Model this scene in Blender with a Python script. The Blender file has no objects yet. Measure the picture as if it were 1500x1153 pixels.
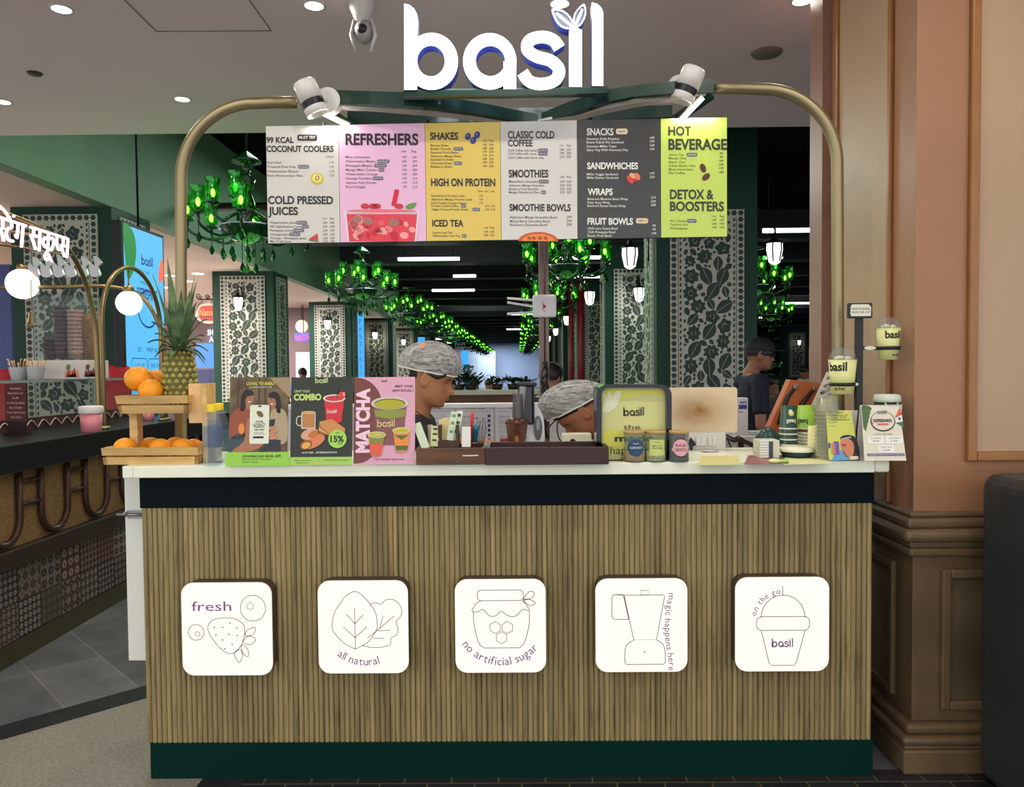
import bpy, bmesh, math, random
from mathutils import Matrix, Vector, Euler
R = math.radians
random.seed(7)
C = bpy.context.scene.collection

# ------------------------------------------------------------------ camera, world, lights, exposure
FPX, CX, CY = 1127.0, 750.0, 576.5
cam_data = bpy.data.cameras.new('camera')
cam = bpy.data.objects.new('camera', cam_data); C.objects.link(cam)
cam_data.sensor_fit = 'HORIZONTAL'; cam_data.sensor_width = 36.0
cam_data.lens = FPX / 1500.0 * 36.0
cam_data.clip_start = 0.05; cam_data.clip_end = 200
CAM = Vector((0, 0, 1.402))
ROT = (Euler((0, 0, R(0.5))).to_matrix() @ Euler((R(90 - 1.83), 0, 0)).to_matrix() @ Euler((0, 0, R(-0.5))).to_matrix())
cam.matrix_world = Matrix.Translation(CAM) @ ROT.to_4x4()
bpy.context.scene.camera = cam
vs = bpy.context.scene.view_settings
vs.view_transform = 'Standard'; vs.look = 'None'; vs.gamma = 1.0; vs.use_curve_mapping = False
vs.exposure = 0.22
world = bpy.data.worlds.new('world'); bpy.context.scene.world = world
world.use_nodes = True
bg = world.node_tree.nodes['Background']
bg.inputs[0].default_value = (0.95, 0.97, 1.0, 1); bg.inputs[1].default_value = 1.5

def area_light(name, loc, size, power, color=(1, .95, .88), rot=(0, 0, 0), sizey=None, spread=180):
    l = bpy.data.lights.new(name, 'AREA'); l.energy = power; l.color = color
    l.shape = 'RECTANGLE' if sizey else 'DISK'; l.size = size
    if sizey: l.size_y = sizey
    l.spread = R(spread)
    o = bpy.data.objects.new(name, l); C.objects.link(o); o.location = loc; o.rotation_euler = rot
    return o
def point_light(name, loc, power, color, r=.05):
    l = bpy.data.lights.new(name, 'POINT'); l.energy = power; l.color = color; l.shadow_soft_size = r
    o = bpy.data.objects.new(name, l); C.objects.link(o); o.location = loc
    return o
ZC = 3.12      # height of the front ceiling
# unseen fill lights added above the camera for frontal light on the counter
for _x in (-2.4, 0.0, 2.4):
    area_light('concourse_fill', (_x, 0.2, ZC - .03), .8, 9, sizey=.4)
# recessed lamps over and behind the stall
for _x, _y, _p in ((-2.17, 3.65, 7), (-.97, 3.65, 9), (.2, 3.65, 9), (1.35, 3.65, 7), (-3.3, 4.9, 7), (-2.14, 4.9, 7),
               (-1.6, 1.7, 9), (.0, 1.7, 9), (1.5, 1.7, 9)):
    area_light('downlight_lamp', (_x, _y, ZC - .03), .11, _p, (1, .94, .85))
# left mall area under its low ceiling
for _x, _y in ((-9, 8.5), (-6.6, 10.5), (-8, 14), (-6.3, 17.5), (-12, 14), (-5.8, 27)):
    area_light('mall_lamp', (_x, _y, 3.0), 1.0, 260, (1, .9, .84))
# added fill lights for the hall end, columns, soffit and right aisle
area_light('hall_fill', (-1.5, 56.5, 3.28), 3, 320, (.62, .78, 1.0))
area_light('hall_fill', (8, 24, 4.1), 3, 250, (.9, .95, 1))
area_light('hall_fill', (-1.2, 11, 4.2), 2.2, 150, (.85, 1, .9))
area_light('hall_fill', (-1.6, 7.0, 4.3), 1.6, 34, (.9, 1, .92))
area_light('hall_fill', (-1.2, 24, 4.2), 2.2, 130, (.85, 1, .9))

# ------------------------------------------------------------------ pixel rays -> places in the room (real metres)
def ray(px, py):
    return ROT @ Vector(((px - CX) / FPX, (CY - py) / FPX, -1.0))
def atY(px, py, Y):
    d = ray(px, py); return CAM + d * ((Y - CAM.y) / d.y)
def atZ(px, py, Z):
    d = ray(px, py); return CAM + d * ((Z - CAM.z) / d.z)
def atX(px, py, X):
    d = ray(px, py); return CAM + d * ((X - CAM.x) / d.x)
ZT = 1.088     # counter top height
def top(px, py): return atZ(px, py, ZT)

# ------------------------------------------------------------------ materials
def lin(c):
    o = []
    for v in c[:3]:
        v /= 255.0
        o.append(v / 12.92 if v <= .04045 else ((v + .055) / 1.055) ** 2.4)
    return (o[0], o[1], o[2], 1.0)
_M = {}
def mat(name, col=(200, 200, 200), rough=.5, metal=0.0, emit=None, es=0.0, alpha=1.0, var=0.0, vscale=8.0, stretch=(1, 1, 1), bump=0.0, bscale=60.0, trans=0.0, ior=1.45, spec=.5, col2=None, coat=0.0):
    if name in _M: return _M[name]
    m = bpy.data.materials.new(name); m.use_nodes = True
    nt = m.node_tree; b = nt.nodes['Principled BSDF']
    b.inputs['Base Color'].default_value = lin(col); b.inputs['Roughness'].default_value = rough
    b.inputs['Metallic'].default_value = metal; b.inputs['IOR'].default_value = ior
    b.inputs['Alpha'].default_value = alpha; b.inputs['Specular IOR Level'].default_value = spec
    b.inputs['Transmission Weight'].default_value = trans
    b.inputs['Coat Weight'].default_value = coat
    if emit: b.inputs['Emission Color'].default_value = lin(emit); b.inputs['Emission Strength'].default_value = es
    if var or bump or col2:
        tc = nt.nodes.new('ShaderNodeTexCoord'); mp = nt.nodes.new('ShaderNodeMapping')
        mp.inputs['Scale'].default_value = stretch
        nt.links.new(tc.outputs['Object'], mp.inputs['Vector'])
        if var or col2:
            n = nt.nodes.new('ShaderNodeTexNoise'); n.inputs['Scale'].default_value = vscale; n.inputs['Detail'].default_value = 5
            nt.links.new(mp.outputs[0], n.inputs['Vector'])
            r = nt.nodes.new('ShaderNodeValToRGB')
            a = lin(col); c2 = lin(col2) if col2 else tuple(max(0, x * (1 - var)) for x in a[:3]) + (1,)
            r.color_ramp.elements[0].position = .35; r.color_ramp.elements[1].position = .65
            r.color_ramp.elements[0].color = c2
            r.color_ramp.elements[1].color = a if col2 else tuple(min(1, x * (1 + var)) for x in a[:3]) + (1,)
            nt.links.new(n.outputs['Fac'], r.inputs[0]); nt.links.new(r.outputs[0], b.inputs['Base Color'])
        if bump:
            n2 = nt.nodes.new('ShaderNodeTexNoise'); n2.inputs['Scale'].default_value = bscale
            nt.links.new(mp.outputs[0], n2.inputs['Vector'])
            bp = nt.nodes.new('ShaderNodeBump'); bp.inputs['Strength'].default_value = bump; bp.inputs['Distance'].default_value = .01
            nt.links.new(n2.outputs['Fac'], bp.inputs['Height']); nt.links.new(bp.outputs[0], b.inputs['Normal'])
    _M[name] = m
    return m
def ink(r, g, b, rough=.45):                 # a printing ink / plain paint of one colour
    return mat('ink_%02x%02x%02x' % (r, g, b), (r, g, b), rough)
def glow(name, col, s):
    return mat(name, (20, 20, 20), .5, emit=col, es=s)
def see_through(name, tint=(230, 240, 240), a=.12, rough=.05, col=(235, 240, 240)):
    """thin clear plastic or glass: mostly passes light, some gloss"""
    if name in _M: return _M[name]
    m = bpy.data.materials.new(name); m.use_nodes = True; nt = m.node_tree
    b = nt.nodes['Principled BSDF']; b.inputs['Base Color'].default_value = lin(col); b.inputs['Roughness'].default_value = rough
    t = nt.nodes.new('ShaderNodeBsdfTransparent'); t.inputs[0].default_value = lin(tint)
    mx = nt.nodes.new('ShaderNodeMixShader'); mx.inputs[0].default_value = a
    nt.links.new(t.outputs[0], mx.inputs[1]); nt.links.new(b.outputs[0], mx.inputs[2])
    nt.links.new(mx.outputs[0], nt.nodes['Material Output'].inputs[0])
    _M[name] = m
    return m

# ------------------------------------------------------------------ mesh building
def frame(o, u, v):
    u = Vector(u).normalized(); v = Vector(v); v = (v - u * v.dot(u)).normalized(); d = u.cross(v)
    m = Matrix.Identity(4)
    for i, c in enumerate((u, v, d, Vector(o))):
        for j in range(3): m[j][i] = c[j]
    return m
def front_frame(x, y, z):                    # u right, v up, d towards the viewer
    return frame((x, y, z), (1, 0, 0), (0, 0, 1))
class MB:
    def __init__(s): s.v = []; s.f = []; s.m = []; s.s = []; s.mats = []
    def mi(s, m):
        if m not in s.mats: s.mats.append(m)
        return s.mats.index(m)
    def add(s, vs, fs, m, smooth=False, M=None):
        k = len(s.v); i = s.mi(m)
        s.v += [tuple(M @ Vector(v)) for v in vs] if M is not None else [tuple(v) for v in vs]
        for f in fs: s.f.append(tuple(k + q for q in f)); s.m.append(i); s.s.append(smooth)
    def box(s, x0, x1, y0, y1, z0, z1, m, bev=0.0, M=None, seg=2):
        if x0 > x1: x0, x1 = x1, x0
        if y0 > y1: y0, y1 = y1, y0
        if z0 > z1: z0, z1 = z1, z0
        if bev <= 0:
            vs_ = [(x0, y0, z0), (x1, y0, z0), (x1, y1, z0), (x0, y1, z0), (x0, y0, z1), (x1, y0, z1), (x1, y1, z1), (x0, y1, z1)]
            s.add(vs_, [(0, 3, 2, 1), (4, 5, 6, 7), (0, 1, 5, 4), (1, 2, 6, 5), (2, 3, 7, 6), (3, 0, 4, 7)], m, False, M); return
        bm = bmesh.new(); bmesh.ops.create_cube(bm, size=1)
        for v in bm.verts: v.co = Vector(((x0 + x1) / 2 + v.co.x * (x1 - x0), (y0 + y1) / 2 + v.co.y * (y1 - y0), (z0 + z1) / 2 + v.co.z * (z1 - z0)))
        bmesh.ops.bevel(bm, geom=bm.edges[:], offset=min(bev, .49 * min(x1 - x0, y1 - y0, z1 - z0)), segments=seg, affect='EDGES', profile=.5)
        bm.verts.index_update()
        s.add([v.co[:] for v in bm.verts], [[v.index for v in f.verts] for f in bm.faces], m, False, M); bm.free()
    def lathe(s, prof, c, m, seg=24, M=None, smooth=True, closed=False):
        n = len(prof); vs_ = []; fs = []
        for r, z in prof:
            for k in range(seg):
                a = 2 * math.pi * k / seg; vs_.append((c[0] + r * math.cos(a), c[1] + r * math.sin(a), c[2] + z))
        for i in range(n - 1):
            for k in range(seg):
                k2 = (k + 1) % seg; fs.append((i * seg + k, i * seg + k2, (i + 1) * seg + k2, (i + 1) * seg + k))
        if prof[0][0] > 1e-5 and closed: fs.append(tuple(range(seg - 1, -1, -1)))
        if prof[-1][0] > 1e-5 and closed: fs.append(tuple((n - 1) * seg + k for k in range(seg)))
        s.add(vs_, fs, m, smooth, M)
    def cyl(s, p, q, r, m, r2=None, seg=16, smooth=True):
        s.tube([p, q], [r, r if r2 is None else r2], m, seg, smooth=smooth)
    def tube(s, pts, r, m, seg=10, closed=False, smooth=True, M=None, flat=1.0):
        pts = [Vector(p) for p in pts]; n = len(pts)
        rs = r if isinstance(r, (list, tuple)) else [r] * n
        vs_ = []; fs = []; nrm = None
        for i, p in enumerate(pts):
            if closed: t = pts[(i + 1) % n] - pts[i - 1]
            else: t = pts[min(i + 1, n - 1)] - pts[max(i - 1, 0)]
            t.normalize()
            if nrm is None:
                nrm = t.cross(Vector((0, 0, 1)) if abs(t.z) < .9 else Vector((1, 0, 0))).normalized()
            nrm = (nrm - t * nrm.dot(t)).normalized(); b = t.cross(nrm)
            for k in range(seg):
                a = 2 * math.pi * k / seg
                vs_.append(p + nrm * (rs[i] * math.cos(a)) + b * (rs[i] * flat * math.sin(a)))
        for i in range(n if closed else n - 1):
            j = (i + 1) % n
            for k in range(seg):
                k2 = (k + 1) % seg; fs.append((i * seg + k, i * seg + k2, j * seg + k2, j * seg + k))
        if not closed: fs.append(tuple(range(seg - 1, -1, -1))); fs.append(tuple((n - 1) * seg + k for k in range(seg)))
        s.add(vs_, fs, m, smooth, M)
    def ball(s, c, r, m, seg=20, rings=12, M=None):
        rr = r if isinstance(r, (list, tuple)) else (r, r, r)
        vs_ = []; fs = []
        for i in range(rings + 1):
            t = math.pi * i / rings
            for k in range(seg):
                a = 2 * math.pi * k / seg
                vs_.append((c[0] + rr[0] * math.sin(t) * math.cos(a), c[1] + rr[1] * math.sin(t) * math.sin(a), c[2] + rr[2] * math.cos(t)))
        for i in range(rings):
            for k in range(seg):
                k2 = (k + 1) % seg; fs.append((i * seg + k, (i + 1) * seg + k, (i + 1) * seg + k2, i * seg + k2))
        s.add(vs_, fs, m, True, M)
    def prism(s, pts, d0, d1, m, M=None, side=None):       # 2D outline (u,v), from depth d0 to d1
        n = len(pts)
        if sum(pts[i][0] * pts[(i + 1) % n][1] - pts[(i + 1) % n][0] * pts[i][1] for i in range(n)) < 0: pts = pts[::-1]
        s.add([(p[0], p[1], d1) for p in pts], [tuple(range(n))], m, False, M)
        if abs(d1 - d0) > 1e-6:
            vs_ = [(p[0], p[1], d0) for p in pts] + [(p[0], p[1], d1) for p in pts]
            s.add(vs_, [(i, (i + 1) % n, n + (i + 1) % n, n + i) for i in range(n)] + [tuple(range(n - 1, -1, -1))], side or m, False, M)
    def ring(s, out, inn, d0, d1, m, M=None, side=None):   # closed band between two outlines of equal count
        n = len(out)
        vs_ = [(p[0], p[1], d1) for p in out] + [(p[0], p[1], d1) for p in inn]
        s.add(vs_, [(i, (i + 1) % n, n + (i + 1) % n, n + i) for i in range(n)], m, False, M)
        if abs(d1 - d0) > 1e-6:
            for pl in (out, inn):
                v2 = [(p[0], p[1], d0) for p in pl] + [(p[0], p[1], d1) for p in pl]
                s.add(v2, [(i, (i + 1) % n, n + (i + 1) % n, n + i) for i in range(n)], side or m, False, M)
            v3 = [(p[0], p[1], d0) for p in out] + [(p[0], p[1], d0) for p in inn]
            s.add(v3, [(i, n + i, n + (i + 1) % n, (i + 1) % n) for i in range(n)], side or m, False, M)
    def stroke(s, pts, w, d0, d1, m, M=None, side=None, closed=False):
        n = len(pts); L = []; Rr = []
        for i in range(n):
            a = pts[i - 1] if (closed or i) else pts[0]; b = pts[(i + 1) % n] if (closed or i < n - 1) else pts[-1]
            dx, dy = b[0] - a[0], b[1] - a[1]; l = math.hypot(dx, dy) or 1
            nx, ny = -dy / l * w / 2, dx / l * w / 2
            L.append((pts[i][0] + nx, pts[i][1] + ny)); Rr.append((pts[i][0] - nx, pts[i][1] - ny))
        if closed: s.ring(Rr, L, d0, d1, m, M, side)
        else:
            vs_ = [(p[0], p[1], d1) for p in L] + [(p[0], p[1], d1) for p in Rr]
            s.add(vs_, [(n + i, n + i + 1, i + 1, i) for i in range(n - 1)], m, False, M)
            if abs(d1 - d0) > 1e-6:
                loop = L + Rr[::-1]; k = len(loop)
                v2 = [(p[0], p[1], d0) for p in loop] + [(p[0], p[1], d1) for p in loop]
                s.add(v2, [(i, (i + 1) % k, k + (i + 1) % k, k + i) for i in range(k)], side or m, False, M)
    def raw(s, me, m, smooth=False, M=None):
        s.add([v.co[:] for v in me.vertices], [tuple(p.vertices) for p in me.polygons], m, smooth, M)
    def build(s, name, parent=None, loc=None):
        me = bpy.data.meshes.new(name); me.from_pydata(s.v, [], s.f)
        for m in s.mats: me.materials.append(m)
        me.polygons.foreach_set('material_index', s.m); me.polygons.foreach_set('use_smooth', s.s)
        me.update()
        o = bpy.data.objects.new(name, me); C.objects.link(o)
        if parent is not None:
            o.parent = parent
            if parent.type == 'EMPTY': o.location = -Vector(parent.location)
        elif loc is not None: pass
        return o
# text as flat outlines
_T = {}
def text_mesh(t, bold=0.0, res=2):
    if bold >= .03: res = 5
    k = (t, bold, res)
    if k not in _T:
        cu = bpy.data.curves.new('lettering', 'FONT'); cu.body = t; cu.size = 1; cu.resolution_u = res; cu.offset = bold
        cu.fill_mode = 'FRONT'
        o = bpy.data.objects.new('lettering', cu); C.objects.link(o)
        dg = bpy.context.evaluated_depsgraph_get(); dg.update()
        me = bpy.data.meshes.new_from_object(o.evaluated_get(dg))
        vv = [v.co[:2] for v in me.vertices]; ff = [tuple(p.vertices) for p in me.polygons]
        bpy.data.objects.remove(o); bpy.data.curves.remove(cu); bpy.data.meshes.remove(me)
        xs = [v[0] for v in vv] or [0, 1]
        # faces must look at +d
        out = []
        for f in ff:
            a = sum(vv[f[i]][0] * vv[f[(i + 1) % len(f)]][1] - vv[f[(i + 1) % len(f)]][0] * vv[f[i]][1] for i in range(len(f)))
            out.append(f if a > 0 else f[::-1])
        _T[k] = (vv, out, min(xs), max(xs))
    return _T[k]
CAP = .69
class Art:
    """artwork on a flat panel: points are given in the panel's own grid (x right, y down), mapped onto w x h metres"""
    def __init__(s, mb, M, win, w, h, crop=None, tilt=0.0):
        s.mb, s.M, s.win, s.w, s.h, s.tilt = mb, M, win, w, h, tilt; s.c = crop or (0, 0, 1); s.lay = 1
    def crop(s, x0, y0, k): s.c = (x0, y0, k); return s
    def p(s, x, y):
        x = s.c[0] + x / s.c[2]; y = s.c[1] + y / s.c[2]
        x0, y0, x1, y1 = s.win; y += (x - x0) * s.tilt
        return ((x - x0) / (x1 - x0) * s.w - s.w / 2, s.h / 2 - (y - y0) / (y1 - y0) * s.h)
    def k(s): return s.w / (s.win[2] - s.win[0]) / s.c[2]
    def d(s, up=None):
        return (s.lay if up is None else up) * .0006
    def poly(s, pts, m, lay=None):
        s.mb.prism([s.p(*q) for q in pts], s.d(lay), s.d(lay), m, s.M)
    def rect(s, x0, y0, x1, y1, m, lay=None, r=0):
        if r: s.poly(rounded(x0, y0, x1, y1, r), m, lay)
        else: s.poly([(x0, y0), (x1, y0), (x1, y1), (x0, y1)], m, lay)
    def oval(s, cx, cy, rx, ry, m, lay=None, rot=0, n=28):
        s.poly(oval(cx, cy, rx, ry, rot, n), m, lay)
    def line(s, pts, w, m, lay=None, closed=False):
        s.mb.stroke([s.p(*q) for q in pts], w * s.k(), s.d(lay), s.d(lay), m, s.M, closed=closed)
    def text(s, x, y, cap, t, m, w=None, bold=0.0, lay=None, align='l', rot=0, maxw=None):
        vv, ff, a, b = text_mesh(t, bold)
        sy = cap / CAP; sx = sy
        if w: sx = w / max(1e-4, b - a)
        elif maxw and (b - a) * sx > maxw: sx = maxw / (b - a)
        ox = {'l': -a, 'c': -(a + b) / 2, 'r': -b}[align]
        cr, sr = math.cos(R(rot)), math.sin(R(rot)); pts = []
        for q in vv:
            u, v = (q[0] + ox) * sx, q[1] * sy
            pts.append(s.p(x + u * cr - v * sr * -1 * -1, y - (u * sr + v * cr)))
        dd = s.d(lay)
        s.mb.add([(q[0], q[1], dd) for q in pts], ff, m, False, s.M)
    def arc_text(s, cx, cy, r, a0, t, cap, m, inside=False, gap=1.0, bold=0.0):
        """letters along a circle; a0 in degrees (0 = right, 90 = up). outside: clockwise from a0; inside: anticlockwise along the bottom"""
        a = a0
        for ch in t:
            if ch == ' ':
                wch = .3 * cap / CAP
            else:
                vv, ff, lo, hi = text_mesh(ch, bold); wch = (hi - lo + .09) * cap / CAP * gap
            da = math.degrees(wch / r)
            am = a + da / 2 if inside else a - da / 2
            if ch != ' ':
                x = cx + r * math.cos(R(am)); y = cy - r * math.sin(R(am))
                s.text(x, y, cap, ch, m, align='c', rot=(am + 90) if inside else (am - 90), bold=bold)
            a = a + da if inside else a - da
def oval(cx, cy, rx, ry, rot=0, n=28, a0=0, a1=360):
    c, s_ = math.cos(R(rot)), math.sin(R(rot)); o = []
    full = abs(a1 - a0) >= 359.9
    for i in range(n if full else n + 1):
        t = R(a0 + (a1 - a0) * i / n); u, v = rx * math.cos(t), ry * math.sin(t)
        o.append((cx + u * c - v * s_, cy + u * s_ + v * c))
    return o
def rounded(x0, y0, x1, y1, r, n=6):
    o = []
    for cx, cy, a in ((x1 - r, y1 - r, 0), (x0 + r, y1 - r, 90), (x0 + r, y0 + r, 180), (x1 - r, y0 + r, 270)):
        for i in range(n + 1):
            t = R(a + 90 * i / n); o.append((cx + r * math.cos(t), cy + r * math.sin(t)))
    return o
def spline(pts, n=6, closed=False):
    P = list(pts); out = []; m = len(P)
    for i in range(m if closed else m - 1):
        g = lambda j: P[j % m] if closed else P[max(0, min(m - 1, j))]
        p0, p1, p2, p3 = g(i - 1), g(i), g(i + 1), g(i + 2)
        for k in range(n):
            t = k / n
            out.append(tuple(.5 * (2 * b + (c - a) * t + (2 * a - 5 * b + 4 * c - d) * t * t + (3 * b - a - 3 * c + d) * t ** 3) for a, b, c, d in zip(p0, p1, p2, p3)))
    if not closed: out.append(tuple(P[-1]))
    return out
# ------------------------------------------------------------------ things
def tag(o, label, cat, group=None, kind=None):
    o['label'] = label; o['category'] = cat
    if group: o['group'] = group
    if kind: o['kind'] = kind
    return o
def thing(name, label, cat, loc=(0, 0, 0), group=None):
    o = bpy.data.objects.new(name, None); C.objects.link(o); o.location = Vector(loc); o.empty_display_size = .05
    return tag(o, label, cat, group)
def struct(o, label=None, cat=None):
    o['kind'] = 'structure'
    if label: o['label'] = label
    if cat: o['category'] = cat
    return o
KIDS = {}
def kids(o): return [c for c in o.children]
def dup(root, loc, label, rz=0.0, group=None, scale=None):
    r = root.copy(); C.objects.link(r); r.location = loc; r.rotation_euler = (0, 0, rz); r['label'] = label
    if group: r['group'] = group
    if scale: r.scale = (scale,) * 3
    for ch in root.children:
        c = ch.copy(); C.objects.link(c); c.parent = r
        for g in ch.children:
            d = g.copy(); C.objects.link(d); d.parent = c
    return r
# the stall's word mark, drawn in its own grid: x 415..1035, y 15..290 (y down)
def wordmark(mb, fn, sc, d0, d1, m, M, side=None, leaf=None, letters=None):
    def ov(cx, cy, rx, ry): return [fn(*q) for q in oval(cx, cy, rx, ry, 0, 40)]
    out = []
    def part(n):
        if letters is None: return mb
        b = MB(); out.append((n, b)); return b
    b = part('letter')
    b.prism([fn(*q) for q in [(415, 22), (432, 26), (446, 38), (455, 56), (455, 290), (415, 290)]], d0, d1, m, M, side)
    b.ring(ov(500, 201, 82, 89), ov(498, 200, 43, 48), d0, d1 - .0004, m, M, side)
    b = part('letter')
    b.ring(ov(681, 200, 83, 88), ov(683, 199, 46, 47), d0, d1 - .0004, m, M, side)
    b.prism([fn(*q) for q in [(724, 200), (763, 200), (763, 286), (724, 286)]], d0, d1, m, M, side)
    b = part('letter')
    b.stroke([fn(*q) for q in spline([(898, 158), (880, 134), (845, 123), (806, 134), (798, 162), (826, 184), (872, 198), (897, 226), (884, 258), (843, 270), (805, 262), (783, 234)])], 37 * sc, d0, d1, m, M, side)
    b = part('letter')
    b.prism([fn(*q) for q in [(928, 104), (945, 92), (968, 100), (968, 278), (928, 278)]], d0, d1, m, M, side)
    b2 = part('leaf')
    for lf in ([(945, 96), (912, 96), (888, 76), (874, 36), (908, 40), (934, 62)], [(946, 94), (942, 60), (956, 34), (976, 20), (981, 50), (968, 82)]):
        pts = [fn(*q) for q in spline(lf, 5, True)]
        cx = sum(p[0] for p in pts) / len(pts); cy = sum(p[1] for p in pts) / len(pts)
        inn = [(cx + (p[0] - cx) * .8, cy + (p[1] - cy) * .8) for p in pts]
        b2.ring(pts, inn, d0, d1, m, M, side)
        if leaf: b2.prism(inn, d0, d1 - .004 if d1 - d0 > .01 else d1, leaf, M)
        b2.stroke([fn(945, 95), fn((945 + lf[3][0]) / 2, (95 + lf[3][1]) / 2), fn(945 + (lf[3][0] - 945) * .8, 95 + (lf[3][1] - 95) * .8)], 7 * sc, d0, d1 + .0003, m, M)
    b = part('letter')
    b.prism([fn(*q) for q in [(1000, 15), (1016, 19), (1028, 30), (1035, 46), (1035, 275), (1000, 275)]], d0, d1, m, M, side)
    return out
def art_mark(art, x, y, h, m, lay=None):      # word mark with baseline y, height h, left edge x
    k = h / 270.0
    fn = lambda a, b: art.p(x + (a - 415) * k, y + (b - 288) * k)
    wordmark(art.mb, fn, k * art.k(), art.d(lay), art.d(lay), m, art.M)
def front_art(px0, py0, px1, py1, Y, mb, face=None, d=0.0):
    """a flat panel facing the viewer whose grid is px0..px1, py0..py1 at distance Y"""
    a, b = atY(px0, py0, Y), atY(px1, py1, Y)
    w, h = abs(b.x - a.x), abs(a.z - b.z)
    return Art(mb, front_frame((a.x + b.x) / 2, Y, (a.z + b.z) / 2), (px0, py0, px1, py1), w, h), w, h
# ================================================================== the setting
slate = mat('slate_tile', (62, 62, 64), .45, var=.25, vscale=3, bump=.08, bscale=30)
def tile_floor_mat():
    m = mat('dark_stone_tiles', (66, 66, 68), .42)
    nt = m.node_tree; b = nt.nodes['Principled BSDF']
    tc = nt.nodes.new('ShaderNodeTexCoord'); mp = nt.nodes.new('ShaderNodeMapping'); mp.inputs['Rotation'].default_value = (0, 0, R(45))
    br = nt.nodes.new('ShaderNodeTexBrick'); br.offset = 0; br.inputs['Scale'].default_value = 1.7
    br.inputs['Color1'].default_value = lin((104, 103, 104)); br.inputs['Color2'].default_value = lin((86, 86, 88)); br.inputs['Mortar'].default_value = lin((126, 120, 114))
    br.inputs['Mortar Size'].default_value = .006; br.inputs['Brick Width'].default_value = 1.0; br.inputs['Row Height'].default_value = .5
    no = nt.nodes.new('ShaderNodeTexNoise'); no.inputs['Scale'].default_value = 5; no.inputs['Detail'].default_value = 8
    mx = nt.nodes.new('ShaderNodeMixRGB'); mx.blend_type = 'OVERLAY'; mx.inputs[0].default_value = .7
    nt.links.new(tc.outputs['Object'], mp.inputs[0]); nt.links.new(mp.outputs[0], br.inputs[0]); nt.links.new(mp.outputs[0], no.inputs[0])
    nt.links.new(br.outputs[0], mx.inputs[1]); nt.links.new(no.outputs[0], mx.inputs[2]); nt.links.new(mx.outputs[0], b.inputs['Base Color'])
    return m
f = MB()
tiles = tile_floor_mat()
f.add([(-22, -6, 0), (22, -6, 0), (22, 64, 0), (-22, 64, 0)], [(0, 1, 2, 3)], tiles)
speck = mat('speckled_grey_tile', (134, 128, 116), .5, var=.22, vscale=90, bump=.03)
band = mat('black_stone_band', (40, 40, 41), .35, var=.2, vscale=20)
# light speckled paving in front, cut on the diagonal by a black border
f.add([(-6, -1.05, .001), (-6, -6, .001), (-1.1, -6, .001), (-1.1, 3.75, .001)], [(0, 1, 2, 3)], speck)
f.add([(-6, -1.05, .0015), (-1.1, 3.75, .0015), (-1.1, 3.95, .0015), (-6, -.85, .0015)], [(0, 1, 2, 3)], band)
f.add([(-1.1, -6, .0012), (-.95, -6, .0012), (-.95, 3.9, .0012), (-1.1, 3.75, .0012)], [(0, 1, 2, 3)], band)
def brick_mat():
    m = mat('dark_brick_paving', (34, 34, 35), .5); nt = m.node_tree; b = nt.nodes['Principled BSDF']
    tc = nt.nodes.new('ShaderNodeTexCoord'); br = nt.nodes.new('ShaderNodeTexBrick'); br.inputs['Scale'].default_value = 1; br.inputs['Brick Width'].default_value = .16; br.inputs['Row Height'].default_value = .08
    br.inputs['Mortar Size'].default_value = .003; br.inputs['Color1'].default_value = lin((40, 40, 41)); br.inputs['Color2'].default_value = lin((30, 30, 31)); br.inputs['Mortar'].default_value = lin((86, 80, 66))
    nt.links.new(tc.outputs['Object'], br.inputs[0]); nt.links.new(br.outputs[0], b.inputs['Base Color']); return m
f.add([(-.95, -6, .001), (6, -6, .001), (6, 2.64, .001), (-.95, 2.64, .001)], [(0, 1, 2, 3)], brick_mat())
struct(f.build('floor'))
f = MB(); f.box(-20, -5.02, 6, 40, .001, .004, mat('mall_floor', (186, 176, 166), .25, var=.06)); struct(f.build('trim_9'))

ceil_m = mat('ceiling_paint', (232, 214, 216), .75, var=.02, vscale=1.5)
c = MB(); c.box(-9, 9, -1.0, 5.59, ZC, 4.5, ceil_m); struct(c.build('ceiling'))
c = MB(); c.box(-22, 22, 5.59, 64, 4.5, 4.6, mat('hall_black_ceiling', (5, 6, 6), .9, spec=.1)); struct(c.build('ceiling_hall'))
c = MB(); c.box(-22, -4.162, 5.60, 40, 3.04, 3.10, mat('mall_ceiling_paint', (200, 184, 174), .8)); struct(c.build('ceiling_mall'))
# ceiling access hatch outline above the stall's front corner: four thin shadow gaps
g = MB(); dk = mat('gap_dark', (104, 95, 90), .8)
hq = [atZ(178, -4, ZC - .001), atZ(229, 46, ZC - .001), atZ(397, 45, ZC - .001), atZ(362, -4, ZC - .001)]
for a, b in ((0, 1), (1, 2), (2, 3)):
    g.cyl(hq[a], hq[b], .0025, dk, seg=6)
struct(g.build('trim_1'))
# green soffit along the hall, with a seam and a dark service pipe
g = MB(); sof = mat('soffit_green_paint', (106, 136, 112), .6, var=.04, vscale=2)
g.box(-4.16, -4.0, 5.60, 60, 3.036, 3.045, sof)
g.box(-4.16, -4.0, 5.60, 60, 3.045, 4.5, sof)
struct(g.build('wall_soffit'))
p_ = MB(); pm_ = mat('service_pipe', (26, 14, 13), .5)
p_.tube([(-3.94, 9.2, 3.36), (-2.75, 9.2, 3.36), (-2.6, 9.2, 3.44), (-2.58, 9.2, 4.5)], .05, pm_, 10)
tag(p_.build('service_pipe'), 'dark service pipe bending upward under the hall ceiling by the green soffit', 'pipe')
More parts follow.
